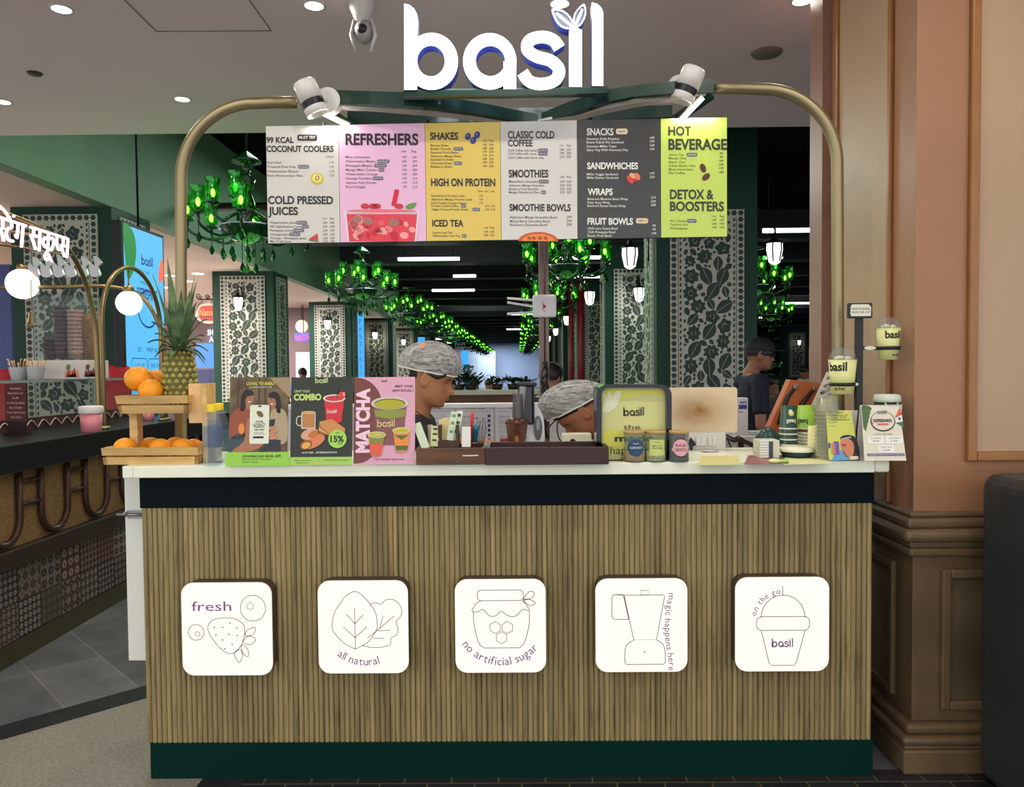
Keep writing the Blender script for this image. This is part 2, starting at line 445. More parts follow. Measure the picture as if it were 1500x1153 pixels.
# black beams across the hall
for i, y in enumerate([11.6 + 2.3 * k for k in range(21)]):
    b_ = MB(); b_.box(-3.2, 18, y, y + .35, 3.32, 3.75, mat('beam_black', (7, 9, 10), .6, spec=.25))
    struct(b_.build('trim_%d' % (20 + i)))
# far hall wall: bluish white under an added blue fill light, doors in it
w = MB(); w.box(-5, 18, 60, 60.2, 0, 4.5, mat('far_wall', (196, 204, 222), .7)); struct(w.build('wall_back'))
w = MB(); w.box(18, 18.2, 5.6, 60, 0, 4.5, mat('aisle_wall', (70, 72, 76), .7)); struct(w.build('wall_hall_right'))
w = MB(); w.box(3.6, 18, 44, 44.2, 0, 4.5, mat('aisle_back_wall', (58, 60, 62), .7)); struct(w.build('wall_aisle'))
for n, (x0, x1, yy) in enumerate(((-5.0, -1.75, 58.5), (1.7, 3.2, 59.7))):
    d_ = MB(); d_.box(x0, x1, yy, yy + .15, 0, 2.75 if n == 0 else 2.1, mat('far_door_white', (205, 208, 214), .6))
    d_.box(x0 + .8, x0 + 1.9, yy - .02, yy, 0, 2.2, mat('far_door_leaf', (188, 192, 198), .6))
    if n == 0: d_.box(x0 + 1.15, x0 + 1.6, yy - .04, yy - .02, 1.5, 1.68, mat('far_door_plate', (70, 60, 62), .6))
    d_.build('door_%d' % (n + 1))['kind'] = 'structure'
d_ = MB(); a, b = atY(1179, 510, 40), atY(1197, 560, 40)
d_.box(a.x, b.x + 1.2, 39.9, 40, 0, a.z, mat('aisle_door', (170, 176, 182), .5)); d_.build('door_3')['kind'] = 'structure'

# ---------------------------------------------------------------- carved panel pattern shared by the columns
pan_light = mat('carved_panel_ivory', (184, 183, 172), .55)
pan_dark = mat('carved_panel_ground', (44, 62, 54), .6)
col_green = mat('column_green_paint', (20, 60, 46), .5, var=.06, vscale=3, spec=.35)
def floral(w, h, seed):
    """ivory fretwork plate over dark ground: rosette border and flowers, local u,v centred, depth out of the column"""
    rnd = random.Random(seed); mb = MB(); M = front_frame(0, 0, 0)
    mb.box(-w / 2, w / 2, -.02, 0, -h / 2, h / 2, pan_light)
    d = .0208
    def blot(cx, cy, r, k, dep, rot=0, sq=1.0):
        pts = []
        for i in range(k * 4):
            t = 2 * math.pi * i / (k * 4); q = r * (1 + .16 * math.cos(k * t))
            x, y = q * math.cos(t), q * math.sin(t) * sq
            pts.append((cx + x * math.cos(rot) - y * math.sin(rot), cy + x * math.sin(rot) + y * math.cos(rot)))
        mb.prism(pts, d, d, pan_dark, M)
    n = int((h - .03) / .062)
    for i in range(n):
        v = -h / 2 + .035 + i * (h - .07) / (n - 1)
        for sx in (-1, 1): blot(sx * (w / 2 - .034), v, .0255, 6, d)
    n = int((w - .1) / .062)
    for i in range(1, n):
        u = -w / 2 + .034 + i * (w - .068) / n
        for sy in (-1, 1): blot(u, sy * (h / 2 - .035), .0255, 6, d)
    for sx in (-1, 1):
        mb.prism([(sx * (w / 2 - .078) - .003, -h / 2 + .08), (sx * (w / 2 - .078) + .003, -h / 2 + .08), (sx * (w / 2 - .078) + .003, h / 2 - .08), (sx * (w / 2 - .078) - .003, h / 2 - .08)], d, d, pan_dark, M)
        m_ = int((h - .2) / .055)
        for i in range(m_):
            v = -h / 2 + .1 + i * (h - .2) / (m_ - 1); x = sx * (w / 2 - .1)
            mb.prism([(x - .012, v - .012), (x + .006, v - .02), (x + .012, v + .012), (x - .004, v + .02)], d, d, pan_dark, M)
    placed = []
    iw, ih = w / 2 - .125, h / 2 - .09
    for r0, cnt in ((.086, 2500), (.066, 1500), (.052, 2500), (.039, 3000), (.028, 3000), (.018, 3500)):
        for _ in range(cnt):
            x, y = rnd.uniform(-iw + r0 * .75, iw - r0 * .75), rnd.uniform(-ih + r0, ih - r0)
            if all((x - a) ** 2 + (y - b) ** 2 > ((r0 + c_) * .86 + .002) ** 2 for a, b, c_ in placed):
                placed.append((x, y, r0)); kind = rnd.random()
                if (r0 > .06 and kind < .7) or kind < .25:
                    blot(x, y, r0 * .86, rnd.choice((5, 7, 8)), d, rnd.uniform(0, 6), rnd.uniform(.8, .95))
                    if r0 > .06:
                        for q in range(3):
                            a0 = rnd.uniform(0, 6.3); rr = r0 * .5
                            mb.stroke([(x + rr * .5 * math.cos(a0 + t_), y + rr * (.5 + .2 * t_) * math.sin(a0 + t_)) for t_ in (0, .5, 1.0, 1.5)], .0045, d + .0006, d + .0006, pan_light, M)
                else:
                    a0 = rnd.uniform(.5, 2.6); c_, s_ = math.cos(a0), math.sin(a0); L = r0 * 1.12; W = r0 * .66
                    pts = [(L, 0), (L * .4, W), (-L * .3, W * .95), (-L, 0), (-L * .3, -W * .95), (L * .4, -W)]
                    mb.prism([(x + a * c_ - b * s_, y + a * s_ + b * c_) for a, b in spline(pts, 3, True)], d, d, pan_dark, M)
                    if r0 > .04: mb.stroke([(x + L * .8 * c_, y + L * .8 * s_), (x, y), (x - L * c_, y - L * s_)], .004, d + .0006, d + .0006, pan_light, M)
    return mb
panel_front = floral(.73, 2.06, 3).build('carved_panel'); panel_side = floral(.5, 2.06, 5).build('carved_panel')
PF, PS = panel_front.data, panel_side.data
bpy.data.objects.remove(panel_front); bpy.data.objects.remove(panel_side)
iron = mat('black_iron', (18, 18, 18), .45, .6)
lamp_glass = glow('lantern_glass', (255, 248, 236), 2.6)
def lantern(loc, side, label, group):
    """wall lantern: curved bracket from the wall on its +y (back) or side, hanging six-sided glass"""
    t = thing('wall_lantern', label, 'lamp', loc, group)
    x, y, z = loc; dx, dy = side
    b = MB(); b.tube(spline([(x + dx * .2, y + dy * .2, z + .02), (x + dx * .19, y + dy * .19, z + .2), (x + dx * .1, y + dy * .1, z + .27), (x, y, z + .24), (x, y, z + .17)], 5), .011, iron, 8)
    b.cyl((x + dx * .2, y + dy * .2, z - .05), (x + dx * .2, y + dy * .2, z + .1), .018, iron, seg=8)
    b.build('bracket', t)
    c_ = MB(); c_.lathe([(0, .19), (.02, .17), (.03, .13), (.09, .1), (.1, .085), (0, .085)], loc, iron, 8, smooth=False); c_.build('cap', t)
    g_ = MB(); g_.lathe([(.082, .085), (.085, .02), (.06, -.1), (.03, -.12), (0, -.13)], loc, lamp_glass, 6, smooth=False); g_.build('glass', t)
    k_ = MB()
    for i in range(6):
        a = math.pi / 3 * i; k_.tube([(x + .085 * math.cos(a), y + .085 * math.sin(a), z + .085), (x + .089 * math.cos(a), y + .089 * math.sin(a), z + .02), (x + .063 * math.cos(a), y + .063 * math.sin(a), z - .1)], .008, iron, 5)
    k_.build('cage', t)
    return t
def column(x0, x1, y0, y1, zt, inner, label, group=None, side_p=True):
    t = thing('hall_column', label, 'column', ((x0 + x1) / 2, y0, 0), group)
    b = MB(); b.box(x0, x1, y0, y1, 0, zt, col_green); b.build('shaft', t)
    o = bpy.data.objects.new('carved_panel', PF); C.objects.link(o); o.parent = t; o.location = (0, -.001, 1.93)
    if side_p:
        o = bpy.data.objects.new('carved_panel', PS); C.objects.link(o); o.parent = t
        o.rotation_euler = (0, 0, R(90 if inner > 0 else -90)); o.location = (inner * (x1 - x0) / 2 + inner * .001, (y1 - y0) / 2, 1.93)
    return t
ordw = ['nearest', 'second', 'third', 'fourth', 'fifth', 'sixth', 'seventh', 'eighth', 'ninth']
LY = [7.6, 12.6, 18.4, 24.4, 30.4, 36.4, 42.4, 48.4]
lab_l = ['wide green column with carved ivory panel behind the ice cream counter',
         'green column with carved ivory panel and lantern above the loyalty poster',
         'green column with carved panel and lantern seen above the matcha poster, beside a blue strip screen',
         'green column with carved panel just behind the standing hair-netted worker',
         'fifth green column along the soffit side of the hall', 'sixth green column along the soffit side of the hall',
         'seventh green column along the soffit side of the hall', 'last green column along the soffit side of the hall']
for i, y in enumerate(LY):
    column(-5.0, -4.0, y, y + .8, 3.04, 1, lab_l[i], 'carved columns along the soffit')
    if 0 < i < 7:
        lantern((-4.5, y - .23, 2.5), (0, 1), ['', 'wall lantern on the carved column above the loyalty poster', 'wall lantern on the third carved column, above the matcha poster', 'wall lantern on the column behind the standing worker',
            'small wall lantern on the fifth column of the soffit row', 'small wall lantern on the sixth column of the soffit row', 'small wall lantern on the seventh column of the soffit row'][i], 'lanterns on the soffit row of columns')
        if i < 4: point_light('lantern_light', (-4.5, y - .3, 2.42), 9, (1, .93, .78), .06)
RY = [7.7, 12.2, 18.0, 23.6, 29.2, 34.8, 40.4]
lab_r = ['large green column with tall carved panel behind the lime menu panel', 'green column with carved panel and lantern left of the tall carved column, under the dark menu panel',
         'third green column on the aisle side, beside the red pipes', 'fourth green column on the aisle side beyond the red pipes', 'fifth green column on the aisle side of the hall',
         'sixth green column on the aisle side of the hall', 'seventh green column on the aisle side of the hall']
lab_r[1] = 'green column with carved panel and lantern, half hidden by the large carved column'
for i, y in enumerate(RY):
    column(1.38, 2.38, y, y + .75, 4.5, -1, lab_r[i], 'carved columns along the aisle')
    lantern((1.16, y + .3, 2.55), (1, 0), ['bright lantern hanging just under the dark menu panel, on the large column', 'lantern on the hall side of the half-hidden column, beside the red pipes',
        'third lantern of the row on the aisle columns', 'fourth lantern of the row on the aisle columns', 'fifth lantern of the row on the aisle columns', 'sixth lantern of the row on the aisle columns', 'seventh lantern of the row on the aisle columns'][i], 'lanterns on the hall side of the aisle columns')
lantern((2.6, 7.85, 2.56), (-1, 0), 'bright lantern on the aisle face of the large carved column, near the pink pillar', 'lanterns on aisle column faces')
lantern((1.88, 12.2 - .22, 2.55), (0, 1), 'lantern fixed on the carved panel of the half-hidden column', 'lanterns on aisle column faces')
point_light('lantern_light', (1.88, 11.85, 2.5), 9, (1, .97, .92), .06)
point_light('lantern_light', (1.1, 8.0, 2.5), 6, (1, .97, .92), .06)
column(12.3, 13.3, 35.5, 36.3, 4.5, -1, 'small distant column with carved panel beyond the man in the black cap', None, False)
lantern((12.8, 35.2, 2.5), (0, 1), 'small distant lantern on the far carved column beyond the capped man', None)
lantern((10.6, 35.2, 2.45), (1, 0), 'small distant lantern in front of the capped man, beside the far carved column', None)
# red pipes
for i, (px0, px1) in enumerate(((833, 840), (846, 856))):
    a = atY((px0 + px1) / 2, 500, 16.2); r = (px1 - px0) / 2 / FPX * 16.2
    b = MB(); b.cyl((a.x, 16.2, 0), (a.x, 16.2, 3.3 if i == 0 else 3.35), r, mat('red_pipe_paint', (128, 24, 34), .4), seg=16)
    tag(b.build('standpipe'), ['thinner dark red vertical pipe beside the aisle columns', 'thicker dark red vertical pipe beside the aisle columns'][i], 'pipe', 'red standpipes')
# tube lamps under the hall ceiling
tube_m = glow('tube_lamp_white', (248, 250, 255), 5)
tl = [(583, 673, 379), (633, 695, 425), (664, 697, 404), (742, 782, 482), (820, 880, 377), (815, 880, 405), (1118, 1203, 337), (1118, 1146, 377), (1118, 1135, 420), (1150, 1203, 444), (1112, 1135, 465), (744, 780, 460)]
tlab = ['longest white tube lamp, hung below the pink menu panel', 'white tube lamp in the second row, above the standing worker', 'short white tube lamp between two longer ones in the hall', 'small white tube lamp beside the router on the post',
        'white tube lamp seen through the middle chandelier, just under the menu', 'white tube lamp below the middle chandelier', 'big white tube lamp next to the pink pillar, top of the aisle', 'short tube lamp peeping out from the large column, beside the lantern',
        'shortest tube lamp at the edge of the large column', 'white tube lamp beside the pillar above the far green chandelier', 'tube lamp stub above the black cap', 'faint distant tube lamp just above the router antennas']
for (x0, x1, y), lb in zip(tl, tlab):
    z = 3.22; p = atZ((x0 + x1) / 2, y, z); L = (x1 - x0) / FPX * p.y
    t = thing('tube_lamp', lb, 'lamp', (p.x, p.y, z), 'white tube lamps under the hall ceiling')
    b = MB(); b.box(p.x - L / 2, p.x + L / 2, p.y - .03, p.y + .03, z - .03, z + .02, tube_m, .01); b.build('tube', t)
    b = MB(); b.box(p.x - L / 2 - .02, p.x + L / 2 + .02, p.y - .04, p.y + .04, z + .021, z + .05, iron)
    for sx in (-.4, .4): b.cyl((p.x + L * sx, p.y, z + .05), (p.x + L * sx, p.y, 4.5), .006, iron, seg=6)
    b.build('housing', t)

# ---------------------------------------------------------------- green glass chandeliers
green_glass = mat('green_glass', (2, 52, 18), .1, coat=.3)
def shade_mat():
    m = bpy.data.materials.new('lit_green_shade'); m.use_nodes = True; nt = m.node_tree
    t = nt.nodes.new('ShaderNodeBsdfTransparent'); t.inputs[0].default_value = (.14, .62, .10, 1)
    tr = nt.nodes.new('ShaderNodeBsdfTranslucent'); tr.inputs[0].default_value = (.02, .30, .02, 1)
    g = nt.nodes.new('ShaderNodeBsdfGlossy'); g.inputs[0].default_value = (.2, .8, .25, 1); g.inputs[1].default_value = .1
    a = nt.nodes.new('ShaderNodeMixShader'); a.inputs[0].default_value = .13
    b = nt.nodes.new('ShaderNodeMixShader'); b.inputs[0].default_value = .15
    nt.links.new(t.outputs[0], a.inputs[1]); nt.links.new(tr.outputs[0], a.inputs[2])
    nt.links.new(a.outputs[0], b.inputs[1]); nt.links.new(g.outputs[0], b.inputs[2])
    nt.links.new(b.outputs[0], nt.nodes['Material Output'].inputs[0]); return m
shade_m = shade_mat(); bulb_m = glow('chandelier_bulb', (205, 255, 120), 15)
arms_at = [(2 * math.pi * (i + .3) / 8, .46, 0.0) for i in range(8)] + [(2 * math.pi * (i + .75) / 5, .26, .14) for i in range(5)]
def arm_shape(b, a, r, z, seg=8):
    c_, s_ = math.cos(a), math.sin(a)
    b.tube([(c_ * q, s_ * q, zz) for q, zz in spline([(.04, -.1 + z * .8), (.16, -.2 + z), (.3 * r / .46, -.23 + z), (r * .96, -.17 + z), (r, -.09 + z)], 4)], .013, green_glass, seg)
    b.lathe([(.0, -.1), (.05, -.085), (.055, -.07), (.018, -.065), (.018, -.04), (0, -.04)], (c_ * r, s_ * r, z), green_glass, 12)
def shade_shape(b, a, r, z, seg=14):
    b.lathe([(.026, -.06), (.05, -.04), (.055, .02), (.05, .07), (.062, .12)], (math.cos(a) * r, math.sin(a) * r, z), shade_m, seg)
def bulb_shape(b, a, r, z, seg=10):
    b.ball((math.cos(a) * r, math.sin(a) * r, z), (.017, .017, .034), bulb_m, seg, 8)
def body_shape(b, ztop, seg=18):
    b.cyl((0, 0, .45), (0, 0, ztop), .008, iron, seg=6)
    b.lathe([(0, .5), (.03, .48), (.11, .42), (.12, .4), (.03, .38), (.03, .3), (.07, .26), (.05, .2), (.03, .16), (.06, .08), (.07, 0), (.035, -.06), (.05, -.1), (0, -.12)], (0, 0, 0), green_glass, seg)
def bowl_shape(b, seg=20):
    b.lathe([(.225, -.12), (.215, -.16), (.15, -.22), (.06, -.26), (0, -.27)], (0, 0, 0), green_glass, seg)
    b.lathe([(.226, -.115), (.234, -.12), (.226, -.13)], (0, 0, 0), mat('silver_rim', (170, 180, 200), .15, 1), seg)
def drop_shape(b, x, y, z0, L):
    b.cyl((x, y, z0), (x, y, z0 - L), .004, green_glass, seg=5)
    b.lathe([(0, 0), (.012, -.02), (.024, -.05), (.016, -.075), (0, -.09)], (x, y, z0 - L), green_glass, 6, smooth=False)
drops = [(.2 * math.cos(t), .2 * math.sin(t), -.16, .14) for t in [k * math.pi / 5 for k in range(10)]] + [(.06 * math.cos(t), .06 * math.sin(t), -.25, .16) for t in [k * 2.1 for k in range(3)]] + \
        [(.46 * math.cos(a), .46 * math.sin(a), -.12, .1) for a, r, z in arms_at[:8]]
def chandelier(loc, label, group, first):
    ztop = 4.5 - loc[2]
    if first:
        t = thing('green_chandelier', label, 'chandelier', (0, 0, 0), group)
        b = MB(); body_shape(b, ztop); b.build('stem', t)
        b = MB(); bowl_shape(b); b.build('bowl', t)
        for a, r, z in arms_at:
            b = MB(); arm_shape(b, a, r, z); ar = b.build('arm', t)
            b = MB(); shade_shape(b, a, r, z); b.build('lamp_shade', ar)
            b = MB(); bulb_shape(b, a, r, z); b.build('bulb', ar)
        for q in drops:
            b = MB(); drop_shape(b, *q); b.build('pendant', t)
        t.location = loc
        return t
near = chandelier((-2.2, 6.3, 2.70), 'biggest green glass chandelier, between the brass arch and the menu board', 'green glass chandeliers', True)
mid = [((-2.2, 10.9, 2.66), 'green chandelier below the pink menu panel, second of its row'), ((-2.2, 15.6, 2.66), 'third green chandelier of the row by the soffit'),
       ((.55, 8.6, 2.66), 'green chandelier half hidden under the middle of the menu, behind the post'), ((.55, 13.3, 2.66), 'green chandelier behind the router on the post'),
       ((3.35, 10.9, 2.66), 'green chandelier at the edge of the large column, under its lantern'), ((5.75, 17.6, 2.70), 'whole green chandelier in the aisle above the capped man')]
for loc, lb in mid: dup(near, loc, lb)
far = MB(); body_shape(far, 1.85, 8); bowl_shape(far, 10)
for a, r, z in arms_at: arm_shape(far, a, r, z, 5); shade_shape(far, a, r, z, 8); bulb_shape(far, a, r, z, 6)
for q in drops[:10]: drop_shape(far, *q)
fo = far.build('green_chandelier')
rows = [(-2.2, 20.3 + 4.7 * k) for k in range(8)] + [(.55, 18 + 4.7 * k) for k in range(8)]
for i, (x, y) in enumerate(rows):
    o = fo if i == 0 else fo.copy()
    if i: C.objects.link(o)
    o.location = (x, y, 2.66)
    k = i % 8
    tag(o, ('tiny distant green chandelier, %s in the long row by the soffit' if i < 8 else 'tiny distant green chandelier, %s in the row behind the post') % ['fourth', 'fifth', 'sixth', 'seventh', 'eighth', 'ninth', 'tenth', 'last'][k], 'chandelier', 'green glass chandeliers')
for loc, p in (((-2.2, 6.3, 2.2), 7), ((-2.2, 10.9, 2.15), 6), ((-2.2, 15.6, 2.15), 6), ((.55, 8.6, 2.1), 4), ((3.35, 10.9, 2.1), 4), ((5.75, 17.6, 2.1), 4), ((-2.2, 25, 2.1), 12), ((.55, 20, 2.1), 8), ((-3.4, 6.6, 2.75), 2.2)):
    point_light('chandelier_light', loc, p, (.2, 1, .15), .3)

# ---------------------------------------------------------------- mall wing on the far left
w = MB(); w.box(-20, -5.05, 20, 20.2, 0, 3.04, mat('shop_wall', (118, 100, 102), .7)); struct(w.build('wall_mall'))
w = MB(); w.box(-20.2, -20, 6, 40, 0, 3.04, mat('mall_side_wall', (160, 145, 135), .7)); struct(w.build('wall_left'))
def sign_art(px0, py0, px1, py1, Y, thick=.05, base=None):
    mb = MB(); art, w_, h_ = front_art(px0, py0, px1, py1, Y, mb); return mb, art, w_, h_
# blue booth and its bright strip behind the ice cream stall
b = MB(); a, q = atY(-60, 388, 9), atY(19.5, 570, 9); b.box(a.x, q.x, 9, 9.4, 0, a.z, mat('booth_blue', (38, 58, 116), .5)); tag(b.build('shop_booth'), 'plain dark blue booth wall at the picture edge beyond the globe lamp', 'booth')
b = MB(); a, q = atY(20, 455, 9.2), atY(28, 600, 9.2); b.box(a.x, q.x, 9.2, 9.25, 0.5, a.z, glow('strip_blue', (110, 190, 250), 1.0)); tag(b.build('light_strip'), 'narrow pale blue lit strip between the blue booth and the green column', 'screen')
b = MB(); a, q = atY(-40, 315, 9.6), atY(21, 392, 9.6); b.box(a.x, q.x, 9.6, 9.7, q.z, a.z, mat('shop_tan', (196, 170, 140), .7)); tag(b.build('shop_fascia'), 'tan tiled shop fascia behind the neon ice cream sign', 'fascia')
# oval red shop sign on its scroll bracket
t = thing('hanging_sign', 'red oval hanging sign with white rim and yellow script on an iron scroll bracket', 'sign', atY(306, 475, 13.0))
b = MB(); art, w_, h_ = front_art(285, 443, 328, 475, 13.0, b)
cen = atY(306, 459, 13.0); b.prism([(cen.x + .24 * math.cos(k * .2244), cen.z + .175 * math.sin(k * .2244)) for k in range(28)], -.03, 0, mat('sign_cream', (226, 214, 196), .5), front_frame(0, 13.0, 0))
art.poly(rounded(290, 448, 323, 470, 9), ink(206, 46, 38), 1); art.text(306.5, 462, 9, 'Nanny\'s', ink(240, 180, 60), w=29, align='c', lay=2, bold=.01)
art.rect(292, 463.5, 309, 464.8, ink(90, 30, 28), 2); art.rect(314, 463, 320, 464.2, ink(240, 200, 160), 2)
b.build('sign_plate', t)
b = MB()
def pz(x, y): v = atY(x, y, 13.0); return (v.x, v.y, v.z)
b.tube([pz(290, 438.6), pz(326, 438.6)], .012, iron, 6)
for cx_, cy_, r_ in ((291, 434, 4.5), (304, 434, 3.6), (315.5, 430, 6)):
    b.tube([pz(cx_ + r_ * (1 - k / 30) * math.cos(.4 * k), cy_ + r_ * (1 - k / 30) * math.sin(.4 * k)) for k in range(24)], .008, iron, 5)
for x in (296, 310): b.tube([pz(x, 438.6), pz(x, 445)], .006, iron, 5)
b.tube([pz(325, 438.6), (-4.99, 13.0, pz(326, 438.6)[2])], .012, iron, 6)
b.build('scroll_bracket', t)
def flat_thing(name, label, cat, px0, py0, px1, py1, Y, m, depth=.06, group=None):
    a, q = atY(px0, py0, Y), atY(px1, py1, Y); b = MB(); b.box(a.x, q.x, Y, Y + depth, q.z, a.z, m, .004); art, w_, h_ = front_art(px0, py0, px1, py1, Y - .002, b)
    return b, art
b, art = flat_thing('', '', '', 238, 477, 256, 493, 14, mat('neon_red_box', (40, 10, 16), .5, emit=(240, 30, 70), es=1.1)); art.line(spline([(243, 481), (241, 487), (245, 489), (247, 482), (250, 480), (247, 488), (252, 487)], 4), 1.6, ink(60, 8, 20), 2)
v = atY(247, 479, 14); b.cyl((v.x, 14.03, v.z), (v.x, 14.03, 3.04), .01, iron, seg=6); tag(b.build('lit_sign'), 'small glowing pinkish red sign box between screen and pineapple', 'sign')

b = MB(); art, w_, h_ = front_art(303, 483, 330, 502, 16, b)
art.text(304, 491, 8, 'SHAKES', glow('white_neon', (255, 255, 255), 3), w=25); art.text(306, 501, 8, 'AND', glow('white_neon', (255, 255, 255), 3), w=22)
for i in range(1): b.box(atY(303, 483, 16.02).x, atY(330, 483, 16.02).x, 16.02, 16.1, atY(303, 502, 16).z, atY(303, 482, 16).z, ink(70, 66, 96))
tag(b.build('lit_sign'), 'bright white glowing letter sign above the blue screen, next to the pineapple leaves', 'sign')
b, art = flat_thing('', '', '', 286, 503, 329, 539, 16, glow('blue_screen', (70, 150, 235), 1.0)); tag(b.build('wall_screen'), 'blank blue wall screen behind the pineapple leaves', 'screen')
b, art = flat_thing('', '', '', 286, 541, 332, 640, 16, mat('navy_cabinet', (40, 50, 86), .4), .5); art.line([(309, 541), (309, 640)], .8, ink(18, 24, 44), 1)
tag(b.build('shop_cabinet'), 'navy shop cabinet below the blue wall screen', 'cabinet')
b, art = flat_thing('', '', '', 433, 516, 458, 640, 19.5, mat('white_shop_door', (190, 200, 222), .5)); tag(b.build('shop_door'), 'pale bluish shop door between two carved columns', 'door')
b, art = flat_thing('', '', '', 431, 488, 456, 500, 19, mat('pizza_sign', (40, 40, 110), .5, emit=(90, 90, 230), es=.7)); art.text(444, 498, 7, 'PIZZA', ink(220, 40, 70), w=20, align='c', rot=14); v = atY(444, 490, 19); b.cyl((v.x, 19.03, v.z), (v.x, 19.03, 3.04), .01, iron, seg=6); tag(b.build('lit_sign'), 'small tilted blue and red lit sign between two carved columns', 'sign')
b = MB(); cen = atY(442, 478, 19.2); b.prism([(cen.x + .16 * math.cos(k * .314), cen.z + .16 * math.sin(k * .314)) for k in range(20)], -.04, 0, ink(222, 196, 170), front_frame(0, 19.2, 0)); b.cyl((cen.x, 19.22, cen.z + .1), (cen.x, 19.22, 3.04), .01, iron, seg=6); tag(b.build('round_sign'), 'small round beige sign between two carved columns', 'sign')
for i, (x0, y0, x1, y1, Y, lb) in enumerate(((523.5, 458, 534, 612, 17.6, 'tall narrow lit blue screen standing beside the third carved column'), (612, 494, 622, 514, 24, 'small blue lit strip above the hair net'), (676, 514, 686, 534, 30, 'small bright blue screen low beside the far white door'))):
    b, art = flat_thing('', '', '', x0, y0, x1, y1, Y, glow('hall_blue_screen', (60, 160, 250), 1.1), .1)
    if i == 0:
        for k in range(8): art.text(528.7, 474 + k * 11, 6, 'PASTIES!'[k], ink(20, 90, 190), align='c', lay=3)
    
    aa, qq = atY(x0, y0, Y), atY(x1, y1, Y); b.cyl(((aa.x + qq.x) / 2, Y + .05, 0), ((aa.x + qq.x) / 2, Y + .05, qq.z + .02), .03, iron, seg=8)
    o = b.build('hall_screen'); tag(o, lb, 'screen')
b, art = flat_thing('', '', '', 679, 534, 688, 592, 30, mat('teal_post', (20, 120, 150), .5), .3); tag(b.build('display_post'), 'teal post under the small bright blue screen', 'post')
# tiny recessed lamps in the mall ceiling
for x, y, lb in ((250, 404, 'beside the brass post'), (274.5, 412, 'above the scroll bracket'), (241, 421, 'beside the standing screen'), (290, 401, 'between brass post and carved column'), (324, 411, 'at the edge of the carved column')):
    p = atZ(x, y, 3.038); b = MB(); b.lathe([(0, -.006), (.09, -.006), (.1, 0)], p, lamp_glass, 14); tag(b.build('recessed_lamp'), 'tiny recessed ceiling lamp of the far mall wing, ' + lb, 'lamp', 'recessed lamps in the mall wing')
# ceiling fixtures in front
for x, y, lb in ((90, 13, 'nearest the picture corner, before the hatch'), (460, 8, 'beside the ceiling camera'), (820, 5, 'above the last letters of the sign'), (1175, 1, 'beside the pink pillar'), (4, 149, 'at the picture edge above the green soffit'), (267, 145, 'above the bend of the brass arch')):
    p = atZ(x, y, ZC)
    t = thing('downlight', 'round recessed ceiling downlight ' + lb, 'lamp', p, 'recessed downlights over the stall')
    b = MB(); b.lathe([(.043, -.004), (.052, -.006), (.056, 0)], p, mat('downlight_rim', (205, 200, 194), .5), 24); b.build('rim', t)
    b = MB(); b.lathe([(0, -.003), (.043, -.003)], p, glow('downlight_face', (255, 246, 230), 12), 24); b.build('lens', t)
p = atZ(1123, 77, ZC); b = MB(); b.lathe([(0, -.012), (.075, -.012), (.085, 0)], p, mat('speaker_grille', (118, 108, 104), .7, var=.3, vscale=200), 28); tag(b.build('ceiling_speaker'), 'round grey ceiling speaker grille near the pillar', 'speaker')
p = atZ(51, 107, ZC); b = MB(); b.lathe([(0, -.010), (.034, -.010), (.042, 0)], p, mat('detector_dark', (60, 52, 48), .6), 20); tag(b.build('smoke_detector'), 'small dark detector disc on the ceiling above the soffit', 'detector')
p = atZ(530, 2, ZC)
t = thing('ceiling_camera', 'white dome security camera hanging from the ceiling beside the sign', 'camera', p)
b = MB(); b.lathe([(.06, 0), (.06, -.03), (.045, -.06), (.03, -.1), (0, -.1)], p, ink(206, 200, 196), 20); b.build('mount', t)
b = MB(); q = p + Vector((.01, -.02, -.15)); b.ball(q, (.045, .045, .055), ink(150, 146, 144)); b.ball(q + Vector((0, -.03, 0)), .025, ink(24, 24, 26)); b.build('lens', t)
b = MB()
for s_ in (-1, 1): b.tube([q + Vector((s_ * .04, 0, .05)), q + Vector((s_ * .055, -.01, -.02)), q + Vector((s_ * .035, -.02, -.1))], [.02, .018, .006], ink(196, 192, 190), 8, flat=.5)
b.build('shroud', t)
# standing portrait screen by the first column
t = thing('portrait_screen', 'tall bright blue portrait screen hanging beside the wide green column', 'screen', (-3.6, 7.3, 1.3))
x = -3.55; a, q = atX(180, 328, x), atX(237.5, 347, x); zt, zb = a.z, a.z - 1.75; y0, y1 = a.y, q.y
b = MB(); b.box(x - .09, x, y0 - .03, y1 + .03, zb - .03, zt + .03, ink(14, 14, 18), .006); b.cyl((x - .05, (y0 + y1) / 2, zt), (x - .05, (y0 + y1) / 2, 4.5), .01, iron, seg=6); b.build('housing', t)
b = MB(); M = frame((x + .002, (y0 + y1) / 2, (zt + zb) / 2), (0, 1, 0), (0, 0, 1)); W_, H_ = y1 - y0, zt - zb
art = Art(b, M, (0, 0, 100, 100 * H_ / W_), W_, H_); art.rect(0, 0, 100, 100 * H_ / W_, glow('screen_blue', (92, 190, 250), .9), 0)
H100 = 100 * H_ / W_
dkb = glow('screen_ink', (20, 70, 150), .6); gr = glow('screen_green', (30, 150, 60), .7); og = glow('screen_orange', (250, 110, 80), .9)
art.poly(spline([(0, 0), (22, 4), (30, 25), (22, 52), (8, 64), (3, 40)], 4, True), gr, 1); art.poly(spline([(100, 30), (92, 32), (86, 58), (100, 52)], 4, True), og, 1)
art_mark(art, 42, 42, 13, dkb, 2); art.text(50, 52, 3, 'FRESH  PURE', dkb, w=24, align='c'); art.text(52, 66, 4, 'WORLD OF', dkb, w=28, align='c')
